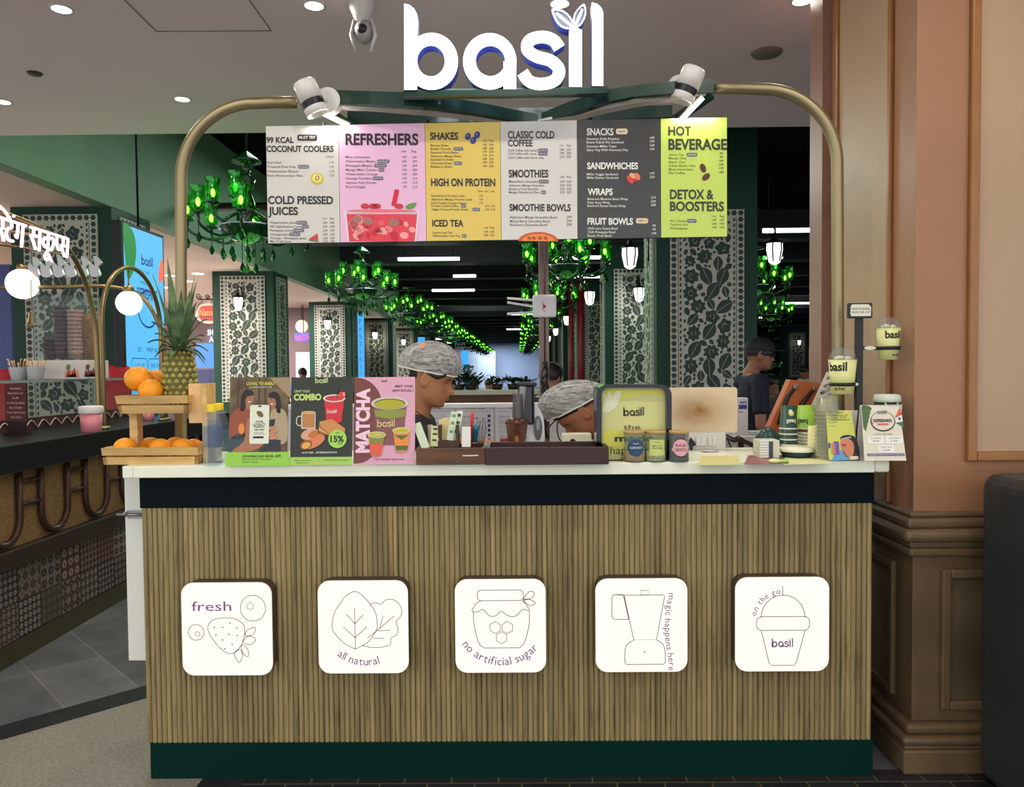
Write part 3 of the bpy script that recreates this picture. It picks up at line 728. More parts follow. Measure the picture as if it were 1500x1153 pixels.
art.text(56, 84, 13, 'REFRESHING', dkb, w=52, align='c', bold=.02); art.mb.ring([art.p(*k) for k in oval(56, 96, 27, 24)], [art.p(*k) for k in oval(56, 96, 24.5, 21.5)], .001, .001, dkb, M)
art.text(56, 150, 6, '20  -  MRP ALL', dkb, w=58, align='c')
for x0, y0_, x1, y1_, s1, s2 in ((12, 158, 50, 196, 'COOL SIP', '200'), (54, 158, 92, 196, 'BIG SIP', '250'), (34, 202, 74, 240, 'TREAT BOX', '300')):
    art.line(rounded(x0, y0_, x1, y1_, 4), 1, dkb, 2, True); art.text((x0 + x1) / 2, y0_ + 11, 5, s1, dkb, w=24, align='c'); art.text((x0 + x1) / 2, y0_ + 27, 8, s2, og if x0 == 12 else dkb, w=16, align='c', bold=.02); art.text((x0 + x1) / 2, y0_ + 35, 3, 'ALL SIZES', dkb, w=28, align='c')
b.build('display', t)

# ---------------------------------------------------------------- ornate pillar and wainscot on the near right
peach = mat('pillar_peach_paint', (158, 112, 80), .38, var=.05, vscale=2.5)
peach2 = mat('pillar_panel_paint', (178, 148, 116), .4, var=.04, vscale=2.5)
gilt = mat('pillar_gilt_moulding', (152, 102, 56), .32, var=.1, vscale=8)
wood = mat('wainscot_wood', (100, 80, 56), .45, var=.3, vscale=3, bump=.12, bscale=14)
wood2 = mat('wainscot_panel', (92, 78, 56), .5, var=.25, vscale=4)
X0 = 1.357; YF = 2.65
w = MB(); w.box(X0, 2.0, YF, 3.36, .85, ZC, peach); struct(w.build('wall_right'))
w = MB(); w.box(X0 - .04, X0 + .5, 3.36, 3.50, .0, ZC, mat('pillar_return_paint', (150, 112, 96), .4)); struct(w.build('trim_2'))
def yx(px): return X0 * 1 / ((px - 760) / FPX)
def moulding_rect_front(x0, x1, z0, z1, y, t, d, m, skip=''):
    b = MB()
    b.box(x0, x0 + t, y - d, y, z0, z1, m, .006)
    if 'r' not in skip: b.box(x1 - t, x1, y - d, y, z0, z1, m, .006)
    if 't' not in skip: b.box(x0 + t, x1 - t, y - d, y, z1 - t, z1, m, .006)
    b.box(x0 + t, x1 - t, y - d, y, z0, z0 + t, m, .006)
    return b
# front face: frame of the big beige field
xa = atY(1414, 600, YF).x; za = atY(1450, 675, YF).z
b = moulding_rect_front(xa, 1.99, za, ZC - .02, YF, .032, .022, gilt); struct(b.build('trim_3'))
b = MB(); b.box(xa + .033, 1.96, YF - .004, YF, za + .033, ZC - .05, peach2); struct(b.build('trim_4'))
# side face: framed field and gilt arrises
b = MB(); y0, y1 = 2.83, 3.27
b.box(X0 - .016, X0, y0 - .022, y0, .9, ZC, gilt, .005); b.box(X0 - .016, X0, y1, y1 + .022, .9, ZC, gilt, .005); struct(b.build('trim_5'))
b = MB(); b.box(X0 - .004, X0, y0, y1, .9, ZC, peach2); struct(b.build('trim_6'))
# wainscot: rail, body, sunk panel, base
b = MB(); zr = .895
def course(z0, z1, out, bev): b.box(X0 - out, 2.0, YF - out, 3.50, z0, z1, wood, bev)
course(0.0, .085, .05, .008); course(.085, .10, .045, .006); course(.10, .13, .052, .012); course(.13, .165, .03, .012)
course(.165, .745, .0, .004); course(.745, .775, .022, .01); course(.775, .80, .018, .006); course(.80, .845, .05, .018); course(.845, .88, .035, .012); course(.88, .90, .02, .008)
struct(b.build('wall_wainscot'))
xa = atY(1376, 900, YF).x; za, zb = atY(1420, 1037, YF).z, atY(1420, 833, YF).z
b = moulding_rect_front(xa, 1.99, za, zb, YF, .03, .022, wood); struct(b.build('trim_7'))
b = MB(); b.box(xa + .03, 1.96, YF - .003, YF, za + .03, zb - .03, wood2); struct(b.build('trim_8'))
b = MB()
for (ya, yb, z0, z1) in ((2.76, 2.79, za, zb), (3.2, 3.23, za, zb), (2.79, 3.2, zb - .03, zb), (2.79, 3.2, za, za + .03)): b.box(X0 - .02, X0, ya, yb, z0, z1, wood, .006)
struct(b.build('trim_10'))
# dark bin at the picture edge
a = atY(1488, 760, 2.35); b = MB()
b.box(a.x, a.x + .5, 2.2, 2.55, .03, atY(1500, 703, 2.35).z, mat('bin_dark_grey', (44, 48, 48), .4), .05, seg=4); b.box(a.x + .02, a.x + .48, 2.23, 2.52, 0, .03, ink(20, 20, 20))
tag(b.build('waste_bin'), 'tall dark grey rounded bin cut off by the picture edge before the wainscot', 'bin')
# ================================================================== ice cream stall on the far left
brass = mat('aged_brass', (146, 124, 84), .36, .85, var=.12, vscale=6)
XK = -2.46
t = thing('ice_cream_counter', 'long dark topped counter with cane arches and patchwork tiles, beside the juice stall', 'counter', (-2.8, 4.6, 0))
def rattan_mat():
    m = mat('woven_cane', (172, 138, 88), .6); nt = m.node_tree; b = nt.nodes['Principled BSDF']
    tc = nt.nodes.new('ShaderNodeTexCoord'); sp = nt.nodes.new('ShaderNodeSeparateXYZ'); nt.links.new(tc.outputs['Object'], sp.inputs[0])
    cb = nt.nodes.new('ShaderNodeCombineXYZ'); nt.links.new(sp.outputs[1], cb.inputs[0]); nt.links.new(sp.outputs[2], cb.inputs[1])
    br = nt.nodes.new('ShaderNodeTexBrick'); br.inputs['Scale'].default_value = 1; br.inputs['Brick Width'].default_value = .018; br.inputs['Row Height'].default_value = .009
    br.inputs['Mortar Size'].default_value = .0012; br.inputs['Color1'].default_value = lin((180, 146, 94)); br.inputs['Color2'].default_value = lin((156, 122, 76)); br.inputs['Mortar'].default_value = lin((66, 46, 28))
    nt.links.new(cb.outputs[0], br.inputs[0]); nt.links.new(br.outputs[0], b.inputs['Base Color']); return m
b = MB(); b.box(-3.3, XK - .02, 3.0, 6.3, .05, .93, mat('counter_dark_core', (24, 20, 18), .5)); b.build('core', t)
b = MB(); b.box(-3.32, XK + .08, 2.98, 6.35, .93, 1.066, mat('counter_black_stone', (26, 26, 26), .3), .006); b.build('counter_top', t)
b = MB(); b.box(XK - .02, XK, 3.0, 6.3, .56, .93, rattan_mat()); b.build('cane_panel', t)
dw = mat('dark_cane_wood', (66, 38, 28), .4)
for k in range(8):
    y = 3.2 + k * .40
    b = MB(); r_ = .115
    pts = [(XK + .02, y - r_, .93)] + [(XK + .02, y + r_ * math.sin(a), .70 - .115 * math.cos(a)) for a in [R(-90 + 18 * i) for i in range(11)]] + [(XK + .02, y + r_, .93)]
    b.tube(pts, .017, dw, 8)
    for z in (.87, .76): b.cyl((XK + .02, y + r_, z), (XK + .02, y + .4 - r_, z), .012, dw, seg=8)
    b.build('cane_arch', t)
b = MB(); b.box(XK - .02, XK + .05, 2.98, 6.32, .47, .56, mat('ledge_dark_wood', (52, 34, 28), .45), .006); b.build('ledge', t)
# patchwork tiles: each tile has its own little motif
b = MB(); rnd = random.Random(11); Mt = frame((XK + .006, 0, 0), (0, 1, 0), (0, 0, 1)); ts = .178
b.box(XK - .02, XK + .004, 3.0, 6.3, .10, .47, ink(40, 34, 32))
pal = [(60, 50, 48), (142, 128, 112), (84, 46, 48), (52, 52, 62), (124, 108, 92), (74, 66, 60)]
for i in range(18):
    for j in range(2):
        u, v = 3.08 + i * ts, .195 + j * ts; bgc = rnd.choice(pal); fg = rnd.choice([q for q in pal if abs(q[0] - bgc[0]) > 40])
        h_ = ts / 2 - .002; b.prism([(u - h_, v - h_), (u + h_, v - h_), (u + h_, v + h_), (u - h_, v + h_)], 0, 0, ink(*bgc), Mt)
        mo = rnd.randrange(4); n = rnd.choice((3, 4, 5, 5))
        for a in range(n):
            for c_ in range(n):
                x, y = u - h_ + (a + .5) * 2 * h_ / n, v - h_ + (c_ + .5) * 2 * h_ / n; r_ = .8 * h_ / n
                if mo == 0: p_ = oval(x, y, r_, r_, 0, 8)
                elif mo == 1: p_ = [(x + r_, y), (x, y + r_), (x - r_, y), (x, y - r_)]
                elif mo == 2: p_ = [(x + r_ * (1 if k % 2 == 0 else .4) * math.cos(k * math.pi / 6), y + r_ * (1 if k % 2 == 0 else .4) * math.sin(k * math.pi / 6)) for k in range(12)]
                else: p_ = [(x + r_ * math.cos(k * math.pi / 8) * (1 + .3 * math.cos(4 * k * math.pi / 8)), y + r_ * math.sin(k * math.pi / 8) * (1 + .3 * math.cos(4 * k * math.pi / 8))) for k in range(16)]
                b.prism(p_, .001, .001, ink(*fg), Mt)
                b.prism(oval(x, y, r_ * .3, r_ * .3, 0, 6), .002, .002, ink(*bgc), Mt)
b.build('tile_panel', t)
b = MB(); b.box(XK - .02, XK + .012, 2.98, 6.32, 0, .10, mat('olive_baseboard', (66, 62, 38), .5)); b.build('plinth', t)
# glass guard and lattice strip on the counter
t = thing('glass_guard', 'low clear glass guard with wavy lattice strip on the ice cream counter', 'glass', (-2.9, 4.2, 1.066))
gl = see_through('guard_glass', (232, 242, 238), .035)
b = MB(); b.box(-2.94, -2.93, 3.2, 6.2, 1.066, 1.346, gl); b.build('pane', t)
b = MB(); b.box(-3.32, -2.86, 3.2, 6.2, 1.346, 1.361, see_through('shelf_glass', (150, 190, 180), .35)); b.build('shelf', t)
b = MB(); wl = mat('lattice_white', (196, 190, 184), .5)
b.box(-2.925, -2.915, 3.2, 6.2, 1.066, 1.136, mat('lattice_maroon', (78, 36, 36), .5))
for k in range(24):
    for s_ in (-1, 1): b.tube(spline([(-2.91, 3.24 + k * .12 + s_ * q, zz) for q, zz in ((-.06, 1.076), (0, 1.12), (.06, 1.076))], 3), .004, wl, 5)
b.build('lattice', t)
# brass arches
def bow(pts, r, label, grp='brass arch tubes of the ice cream stall'):
    b = MB(); b.tube(spline(pts, 6), r, brass, 10)
    for e in (pts[0], pts[-1]):
        if e[2] < 1.2: b.lathe([(0, 0), (.035, 0), (.035, .012), (.02, .02)], (e[0], e[1], 1.066), brass, 16)
    tag(b.build('brass_arch'), label, 'arch', grp)
ya, yb, zt = atX(151, 560, XK).y, atX(236, 520, XK).y, 2.066
ym, rr = (ya + yb) / 2, (yb - ya) / 2
bow([(XK, ya, 1.066), (XK, ya, 1.4), (XK, ya, zt - rr)] + [(XK, ym - rr * math.cos(R(a)), zt - rr + rr * math.sin(R(a))) for a in range(20, 170, 20)] + [(XK, yb, zt - rr), (XK, yb, 1.4), (XK, yb, 1.066)], .014, 'narrow brass hoop standing on the dark counter around the smaller globe lamp')
bow([(-4.2, yb + .07, 2.0), (-3.2, yb + .07, 2.0), (-2.85, yb + .07, 2.0), (-2.62, yb + .06, 1.93), (XK - .03, yb + .05, 1.72), (XK, yb + .05, 1.5), (XK, yb + .05, 1.066)], .014, 'brass rail running level from the globe lamp and curving down to the counter')
yc = atX(143, 560, XK).y
bow([(XK, yc, 1.066), (XK, yc, 1.5), (XK, yc - .03, 1.75), (XK, yc - .14, 1.97), (XK, yc - .36, 2.12), (XK, yc - .8, 2.17), (XK, yc - 1.3, 2.15)], .014, 'large dark brass arch rising from the counter behind the neon lettering')
# globes
for (px, py, Y, r_), lb in zip(((33, 416, 5.33, 22), (189, 444, 4.88, 18)), ('larger white globe lamp under the neon lettering', 'smaller white globe lamp inside the brass hoop')):
    p = atY(px, py, Y); r = r_ / FPX * Y
    t = thing('globe_lamp', lb, 'lamp', p, 'white globe lamps of the ice cream stall')
    b = MB(); b.ball(p, r, glow('globe_glass', (255, 244, 232), 2.2), 28, 16); b.build('globe', t)
    b = MB(); b.lathe([(0, r + .03), (.03, r + .03), (.035, r - .012), (0, r - .012)], p, brass, 16); b.cyl(p + Vector((0, 0, r)), p + Vector((0, 0, max(.05, (2.0 if px < 100 else 2.055) - p.z))), .005, brass, seg=6); b.build('fitting', t)
    point_light('globe_light', p, 4, (1, .93, .85), r * 1.02)
# neon lettering, traced as tubes on the arch plane
neon = glow('neon_white', (255, 214, 232), 1.9)
def tube_sign(strokes, r):
    out = []
    for s_ in strokes: out.append([atX(x / 8.87, 290 + y / 8.87, XK + .05) for x, y in s_])
    return out
words_ = [('letters', [[(-420, 120), (340, 362)], [(175, 232), (183, 240)], spline([(-60, 70), (20, 130), (70, 185), (132, 275)], 4), [(35, 280), (38, 400), (-10, 405)], spline([(0, 405), (30, 480), (48, 565)], 3),
        spline([(150, 320), (150, 385), (100, 400), (82, 470), (112, 545), (172, 562)], 4), spline([(232, 330), (232, 420), (218, 520), (200, 470)], 3), [(302, 350), (278, 640)],
        [(-260, 180), (-260, 430)], spline([(-150, 205), (-155, 300), (-210, 330), (-200, 420), (-140, 440)], 4)]),
    ('letters', [[(395, 378), (880, 530)], [(520, 425), (506, 690)], [(440, 395), (432, 495), (395, 488)], [(432, 495), (515, 500)], spline([(405, 495), (440, 590), (462, 672)], 3),
        [(630, 460), (620, 690)], spline([(625, 545), (580, 520), (558, 580), (590, 640), (622, 600)], 4), spline([(625, 545), (680, 520), (695, 600), (660, 680)], 4),
        spline([(620, 690), (585, 745), (600, 800), (640, 780), (632, 725)], 4), [(630, 740), (672, 822)],
        spline([(740, 490), (738, 590), (760, 668), (805, 672)], 4), [(822, 515), (818, 620), (790, 615)], [(818, 622), (876, 630)], spline([(795, 625), (815, 690), (836, 765)], 3), [(884, 530), (868, 778)]])]
t = thing('neon_sign', 'glowing white Hindi lettering on the brass arch of the ice cream stall', 'sign', atX(50, 380, XK))
for nm, st in words_:
    b = MB()
    for pts in tube_sign(st, .01): b.tube(pts, .0072, neon, 8)
    b.build(nm, t)
b = MB(); b.tube([atX(-40, 352, XK + .02), atX(105, 374, XK + .02)], .007, brass, 6); b.tube([atX(-40, 330, XK + .02), atX(100, 352, XK + .02)], .007, brass, 6); b.build('rail', t)
# silver cut-out letters standing on the rail behind
t = thing('metal_letters', 'row of silver cut-out shapes standing along the brass rail', 'sign', atY(90, 400, yb + .07)); rnd = random.Random(2)
for k in range(6):
    b = MB(); art, w_, h_ = front_art(40, 365, 160, 405, yb + .05, b); x = 44 + k * 18
    pts = spline([(x, 404), (x - 2, 385), (x + 6, 390), (x + 4, 372 + rnd.random() * 6), (x + 11, 378), (x + 16, 386), (x + 11, 392), (x + 13, 404)], 4, True)
    b.prism([art.p(*q) for q in pts], -.01, .01, mat('brushed_silver', (170, 168, 168), .3, .8), art.M); b.build('letter', t)
# brass bell
p = atY(47, 474, 4.9); t = thing('brass_bell', 'small brass bell hanging below the larger globe lamp', 'bell', p)
b = MB(); b.lathe([(.0, .085), (.012, .08), (.018, .06), (.022, .02), (.034, -.01), (.04, -.018), (.0, -.012)], p, brass, 20); b.build('bell_body', t)
b = MB(); b.cyl(p + Vector((0, 0, .08)), p + Vector((0, 0, 2.0 - p.z)), .003, brass, seg=6); b.ball(p + Vector((0, 0, -.022)), .008, brass, 8, 6); b.build('chain', t)
# acrylic cone display with cones inside, on the glass shelf
zs = 1.361
p0 = atZ(60, 560, zs)
t = thing('cone_display_case', 'clear acrylic case for ice cream cones on the counter shelf', 'display case', (-3.1, 4.9, zs))
a, q = atY(62, 436, 4.95), atY(142, 558, 4.95); zc1 = a.z; xl, xr = a.x, q.x
ac = see_through('acrylic', (244, 248, 248), .03, .05)
b = MB()
for x in (xl, (xl * .35 + xr * .65), xr): b.box(x - .003, x + .003, 4.84, 5.06, zs + .12, zc1, ac)
b.box(xl, xr, 4.838, 4.842, zs + .12, zc1, ac); b.box(xl, xr, 5.058, 5.062, zs + .12, zc1, ac); b.box(xl, xr, 4.84, 5.06, zc1, zc1 + .006, ac); b.build('panes', t)
b = MB(); wb = mat('box_white', (216, 208, 200), .5); b.box(xl - .03, xr + .01, 4.82, 5.08, zs, zs + .12, wb, .004)
art, w_, h_ = front_art(55, 529, 143, 558, 4.815, b)
for cx_, c1, c2 in ((103, (196, 60, 50), (226, 150, 120)), (132, (130, 50, 44), (80, 44, 40))):
    for k in range(5): art.poly([(cx_ - 9 + k * 3, 552), (cx_ - 6 + k * 4, 541 - (k % 2) * 3), (cx_ - 3 + k * 4, 552)], ink(*(c1 if k % 2 else c2)), 1)
    art.oval(cx_ - 3, 538, 3, 4, ink(90, 130, 60) if cx_ == 103 else ink(120, 60, 50), 2, 20)
b.build('base_box', t)
cone_m = [mat('wafer_chocolate', (58, 38, 38), .7, var=.2, vscale=60), mat('wafer_plum', (84, 62, 70), .7, var=.2, vscale=60), mat('wafer_pink', (178, 138, 124), .7, var=.2, vscale=60)]
for i, (px, n, m_) in enumerate(((75, 4, 0), (92, 12, 1), (111, 11, 2))):
    for k in range(n):
        x = atY(px, 500, 4.95).x; z = zs + .13 + k * .026; b = MB()
        b.lathe([(.0, 0), (.03, 0), (.034, .03), (.045, .034), (.05, .055), (.044, .055), (.03, .012), (0, .01)], (x, 4.95, z), cone_m[m_], 14)
        o = b.build('wafer_cup'); tag(o, 'wafer cup in the %s stack inside the acrylic case' % ['short dark brown', 'tall plum brown', 'tall pink'][i], 'wafer cup', 'wafer cups in the acrylic case')
p = atY(134, 500, 5.0); t = thing('waffle_cone_bag', 'brown woven waffle cone pile at the end of the acrylic case', 'waffle cones', (p.x, 5, zs + .12))
b = MB(); b.lathe([(0, 0), (.05, .0), (.058, .1), (.062, .24), (.05, .3), (0, .31)], (p.x, 5.0, zs + .12), mat('waffle_weave', (132, 92, 52), .7, var=.35, vscale=50), 16); b.build('cone_pile', t)
# paper tubs of wooden spoons
for px, lb in ((27, 'paper tub of wooden spoons at the outer end of the shelf'), (53, 'paper tub of wooden spoons beside the white cone boxes')):
    p = atY(px, 560, 4.7); p.z = zs
    t = thing('spoon_tub', lb, 'tub', p, 'spoon tubs on the glass shelf'); b = MB(); b.lathe([(0, 0), (.038, 0), (.05, .075), (.053, .077), (.047, .075), (.035, .004), (0, .004)], p, mat('tub_white', (210, 206, 212), .5), 20); b.build('tub', t)
    for k in range(9):
        a = k * .7; b = MB(); b.tube([p + Vector((.02 * math.cos(a), .02 * math.sin(a), .01)), p + Vector((.045 * math.cos(a), .045 * math.sin(a), .085 + .012 * (k % 3))), p + Vector((.055 * math.cos(a), .055 * math.sin(a), .105 + .012 * (k % 3)))], [.004, .005, .009], mat('birch_spoon', (206, 168, 122), .6), 6, flat=.4)
        tag(b.build('wooden_spoon'), 'flat wooden spoon standing in %s' % lb.replace('paper tub of wooden spoons', 'the paper tub'), 'spoon', 'wooden spoons in the paper tubs')
# maroon notice card, red chairs, pink cups
p = atY(23, 590, 4.15); t = thing('notice_card', 'maroon upright notice card with pale writing on the ice cream counter', 'card', (p.x, 4.15, 1.1))
b = MB(); art, w_, h_ = front_art(7, 563, 39, 617, 4.15, b); art.lay = 0; art.rect(7, 563, 39, 617, mat('maroon_card', (88, 26, 30), .5))
b.box(atY(7, 563, 4.153).x, atY(39, 563, 4.153).x, 4.1515, 4.157, atY(7, 617, 4.15).z, atY(7, 563, 4.15).z, ink(60, 20, 24)); art.lay = 1
for i, s_ in enumerate(('Attention', 'Rate Pure ice', 'Rs 80', 'no refunds please', 'Buy Classy', 'Your Next Scoop', 'The Farm')): art.text(23, 570.5 + i * 7.0, 3, s_, ink(226, 190, 190), align='c', maxw=28)
b.build('card', t)
b = MB(); b.box(p.x - .05, p.x + .05, 4.12, 4.2, 1.066, 1.076, ink(40, 20, 20)); b.box(p.x - .05, p.x + .05, 4.157, 4.163, 1.066, 1.16, ink(40, 20, 20)); b.build('foot', t)
red_m = mat('red_upholstery', (186, 22, 34), .55)
for px0, px1, py, Y, lb in ((148, 187, 535, 6.9, 'red seat back rising behind the brass hoop, by the tall screen'), (-30, 11, 541, 6.9, 'red seat back cut by the picture edge behind the spoon tubs')):
    a, q = atY(px0, py, Y), atY(px1, py, Y); t = thing('red_chair', lb, 'chair', ((a.x + q.x) / 2, Y, 0), 'red chairs behind the ice cream counter')
    b = MB(); b.box(a.x, q.x, Y, Y + .1, .75, a.z, red_m, .05, seg=4); b.build('backrest', t)
    b = MB(); b.box(a.x, q.x, Y - .42, Y + .06, .68, .78, red_m, .04); b.build('seat', t)
    for sx in (a.x + .03, q.x - .03):
        for sy in (Y - .38, Y + .02): b = MB(); b.cyl((sx, sy, 0), (sx, sy, .69), .014, iron, seg=8); b.build('leg', t)
def pink_cup(px, py, Yh, h_px, lb):
    p = atY(px, py, Yh); p.z = 1.05; h = h_px / FPX * Yh; r = h * .37
    t = thing('pink_cup', lb, 'cup', p, 'pink lidded cups on the ice cream counter')
    b = MB(); b.lathe([(0, 0), (r * .86, 0), (r * .98, h * .78), (0, h * .78)], p, mat('cup_pink', (232, 142, 150), .4), 28); b.build('cup_body', t)
    b = MB(); b.lathe([(r * 1.06, h * .74), (r * 1.1, h * .78), (r * 1.08, h * .95), (r * .98, h), (r * .9, h), (r * .86, h * .93), (0, h * .93)], p, mat('cup_lid_white', (226, 216, 212), .4), 28); b.build('lid', t)
pink_cup(134, 627, 4.36, 42, 'pink cup with white lid on the dark counter before the brass hoop')
pink_cup(218, 618, 5.35, 22, 'small pink cup seen under the upper fruit tray')

# ================================================================== the juice stall
YC = 2.60
xl, xr = atY(207, 743, YC).x, atY(1278.5, 740, YC).x
t = thing('serving_counter', 'long juice stall counter with fluted bamboo front, navy top band and dark green plinth', 'counter', ((xl + xr) / 2, 2.9, 0))
b = MB(); cream = mat('cabinet_white', (226, 226, 214), .45)
b.box(xl + .01, xr - .01, YC + .03, 2.98, 0.0, 1.048, cream); b.build('body', t)
zb0, zb1 = atY(700, 1086, YC).z, atY(700, 741, YC).z
def bamboo():
    m = mat('fluted_bamboo', (150, 124, 86), .5); nt = m.node_tree; b = nt.nodes['Principled BSDF']
    tc = nt.nodes.new('ShaderNodeTexCoord'); mp = nt.nodes.new('ShaderNodeMapping'); mp.inputs['Scale'].default_value = (1, 1, .012); nt.links.new(tc.outputs['Object'], mp.inputs[0])
    n1 = nt.nodes.new('ShaderNodeTexNoise'); n1.inputs['Scale'].default_value = 42; n1.inputs['Detail'].default_value = 2
    mp2 = nt.nodes.new('ShaderNodeMapping'); mp2.inputs['Scale'].default_value = (1, 1, .06); nt.links.new(tc.outputs['Object'], mp2.inputs[0])
    n2 = nt.nodes.new('ShaderNodeTexNoise'); n2.inputs['Scale'].default_value = 60; n2.inputs['Detail'].default_value = 6; n2.inputs['Roughness'].default_value = .7
    nt.links.new(mp.outputs[0], n1.inputs[0]); nt.links.new(mp2.outputs[0], n2.inputs[0])
    r1 = nt.nodes.new('ShaderNodeValToRGB'); e = r1.color_ramp.elements; e[0].position = .3; e[0].color = lin((124, 108, 72)); e[1].position = .7; e[1].color = lin((168, 147, 100))
    r2 = nt.nodes.new('ShaderNodeValToRGB'); e = r2.color_ramp.elements; e[0].position = .3; e[0].color = lin((150, 140, 126)); e[1].position = .5; e[1].color = (1, 1, 1, 1)
    nt.links.new(n1.outputs['Fac'], r1.inputs[0]); nt.links.new(n2.outputs['Fac'], r2.inputs[0])
    mx = nt.nodes.new('ShaderNodeMixRGB'); mx.blend_type = 'MULTIPLY'; mx.inputs[0].default_value = .85
    nt.links.new(r1.outputs[0], mx.inputs[1]); nt.links.new(r2.outputs[0], mx.inputs[2]); nt.links.new(mx.outputs[0], b.inputs['Base Color']); return m
bam = bamboo(); b = MB(); N = 142; pw = (xr - xl) / N; vs_ = []; fs = []; prof = []
for i in range(N):
    for k in range(7):
        a = math.pi * k / 7; prof.append((xl + (i + .5) * pw - pw / 2 * math.cos(a), YC + .007 - .0085 * math.sin(a)))
prof.append((xr, YC + .007)); n = len(prof)
vs_ = [(x, y, zb0) for x, y in prof] + [(x, y, zb1) for x, y in prof]; b.add(vs_, [(i, i + 1, n + i + 1, n + i) for i in range(n - 1)], bam, False)
b.box(xl, xr, YC + .007, YC + .03, zb0, zb1, bam); b.build('bamboo_front', t)
b = MB(); b.box(xl - .004, xr + .004, YC - .004, YC + .03, zb1, 1.048, mat('navy_band', (2, 15, 22), .6, spec=.12), .003); b.build('top_band', t)
b = MB(); b.box(xl + .012, xr + .004, YC - .004, YC + .03, .0, zb0, mat('plinth_green', (0, 40, 33), .6, spec=.12), .002); b.build('plinth', t)
b = MB(); b.box(xr - .012, xr + .003, YC + .03, 2.98, 0.0, 1.048, ink(20, 26, 26)); b.build('side_panel', t)
# worktop
a, q = atY(179, 690, 2.55), atY(1304, 686, 2.55)
t = thing('countertop', 'cream white worktop slab along the top of the juice counter', 'worktop', (0, 2.9, 1.048))
b = MB(); ctm = mat('worktop_cream', (236, 238, 214), .35, var=.02)
b.box(a.x + .035, q.x - .05, 2.55, 3.0, 1.048, ZT, ctm, .003); b.build('slab', t)
b = MB(); b.box(a.x, a.x + .034, 2.55, 3.0, 1.048, ZT, ctm, .003); b.build('edge_strip', t)
b = MB(); b.box(q.x - .049, q.x, 2.55, 3.0, 1.048, ZT, ctm, .008); b.build('edge_strip', t)
# white flap panel with bolt, beside the counter
a, q = atY(184, 800, 2.72), atY(206, 968, 2.72)
t = thing('flap_door', 'narrow white side door standing against the bamboo counter', 'door', (a.x, 2.8, .3))
b = MB(); b.box(a.x, q.x + .02, 2.72, 2.98, q.z, 1.048, cream, .003); b.build('door_panel', t)
p = atY(192, 754, 2.71); b = MB(); steel = mat('steel', (150, 150, 150), .28, .9); b.cyl((p.x - .05, 2.71, p.z), (p.x + .04, 2.71, p.z), .006, steel, seg=10); b.box(p.x - .015, p.x + .04, 2.712, 2.72, p.z - .014, p.z + .014, steel); b.ball((p.x - .02, 2.705, p.z + .004), .008, steel, 8, 6); b.build('bolt_latch', t)
# back work table, rear low wall and printed sheets
b = MB(); rwm = mat('rear_wall_white', (214, 212, 214), .5); b.box(-1.25, 1.02, 3.95, 4.02, 0, 1.205, rwm); b.box(-1.27, 1.03, 3.93, 4.05, 1.205, 1.225, ink(226, 226, 224)); b.box(1.03, 1.28, 3.95, 4.02, 0, 1.07, rwm); struct(b.build('wall_rear_stall'))
ink_v = ink(96, 92, 108); ink_d = ink(56, 50, 90)
for i, (x0, x1, lb) in enumerate(((668, 724, 'white printed chart sheet taped behind the wooden caddy'), (725, 790, 'white printed list sheet taped behind the juicer'), (612, 667, 'white printed sheet taped behind the poster edge'))):
    b = MB(); art, w_, h_ = front_art(x0, 594, x1, 700, 3.946, b); art.rect(x0 + .5, 594, x1 - .5, 700, ink(222, 220, 222), 1)
    art.text((x0 + x1) / 2, 600, 3, 'PORTION CHART' if i == 0 else 'PREP LIST', ink_v, align='c', lay=2); art.line([(x0 + 4, 603), (x1 - 4, 603)], .5, ink_v, 2)
    for k in range(12):
        y = 609 + k * 7; art.line([(x0 + 4, y + 4), (x1 - 4, y + 4)], .35, ink_v, 2)
        art.text(x0 + 6, y + 2, 2.4, ['Mango pulp', 'Milk 200 ml', 'Ice 6 cubes', 'Banana 1 pc', 'Protein 1 scoop', 'Mint 5 leaf'][k % 6], ink_v, lay=2)
        if i == 0: art.rect(x1 - 9, y - 1.5, x1 - 5, y + 2.5, ink_d, 2)
        else: art.text(x0 + 36, y + 2, 2.4, ['60 g', '90 ml', '120 g'][k % 3], ink_v, lay=2)
    tag(b.build('printed_sheet'), lb, 'sheet', 'printed sheets on the rear stall wall')
# rear post
t = thing('rear_post', 'mauve brown wooden post with loose dark cable behind the menu board', 'post', (atY(797, 500, 3.5).x, 3.5, 0))
x = atY(797, 500, 3.5).x; b = MB(); b.box(x - .022, x + .022, 3.48, 3.525, 0, atY(797, 340, 3.5).z, mat('post_mauve_wood', (142, 118, 112), .6, var=.12, vscale=5, stretch=(6, 6, .6)), .003); b.build('post_body', t)
b = MB(); rnd = random.Random(5)
for k in range(4):
    b.tube(spline([(x + rnd.uniform(-.018, .018), 3.472 - .004 * k, atY(797, 530 + 14 * j, 3.47).z) for j in range(9)], 4), .0035, ink(30, 24, 26), 5)
b.tube([(x + .004, 3.475, atY(797, 360, 3.47).z), (x + .002, 3.475, atY(797, 540, 3.47).z)], .003, ink(60, 46, 44), 5)
b.build('cable', t)
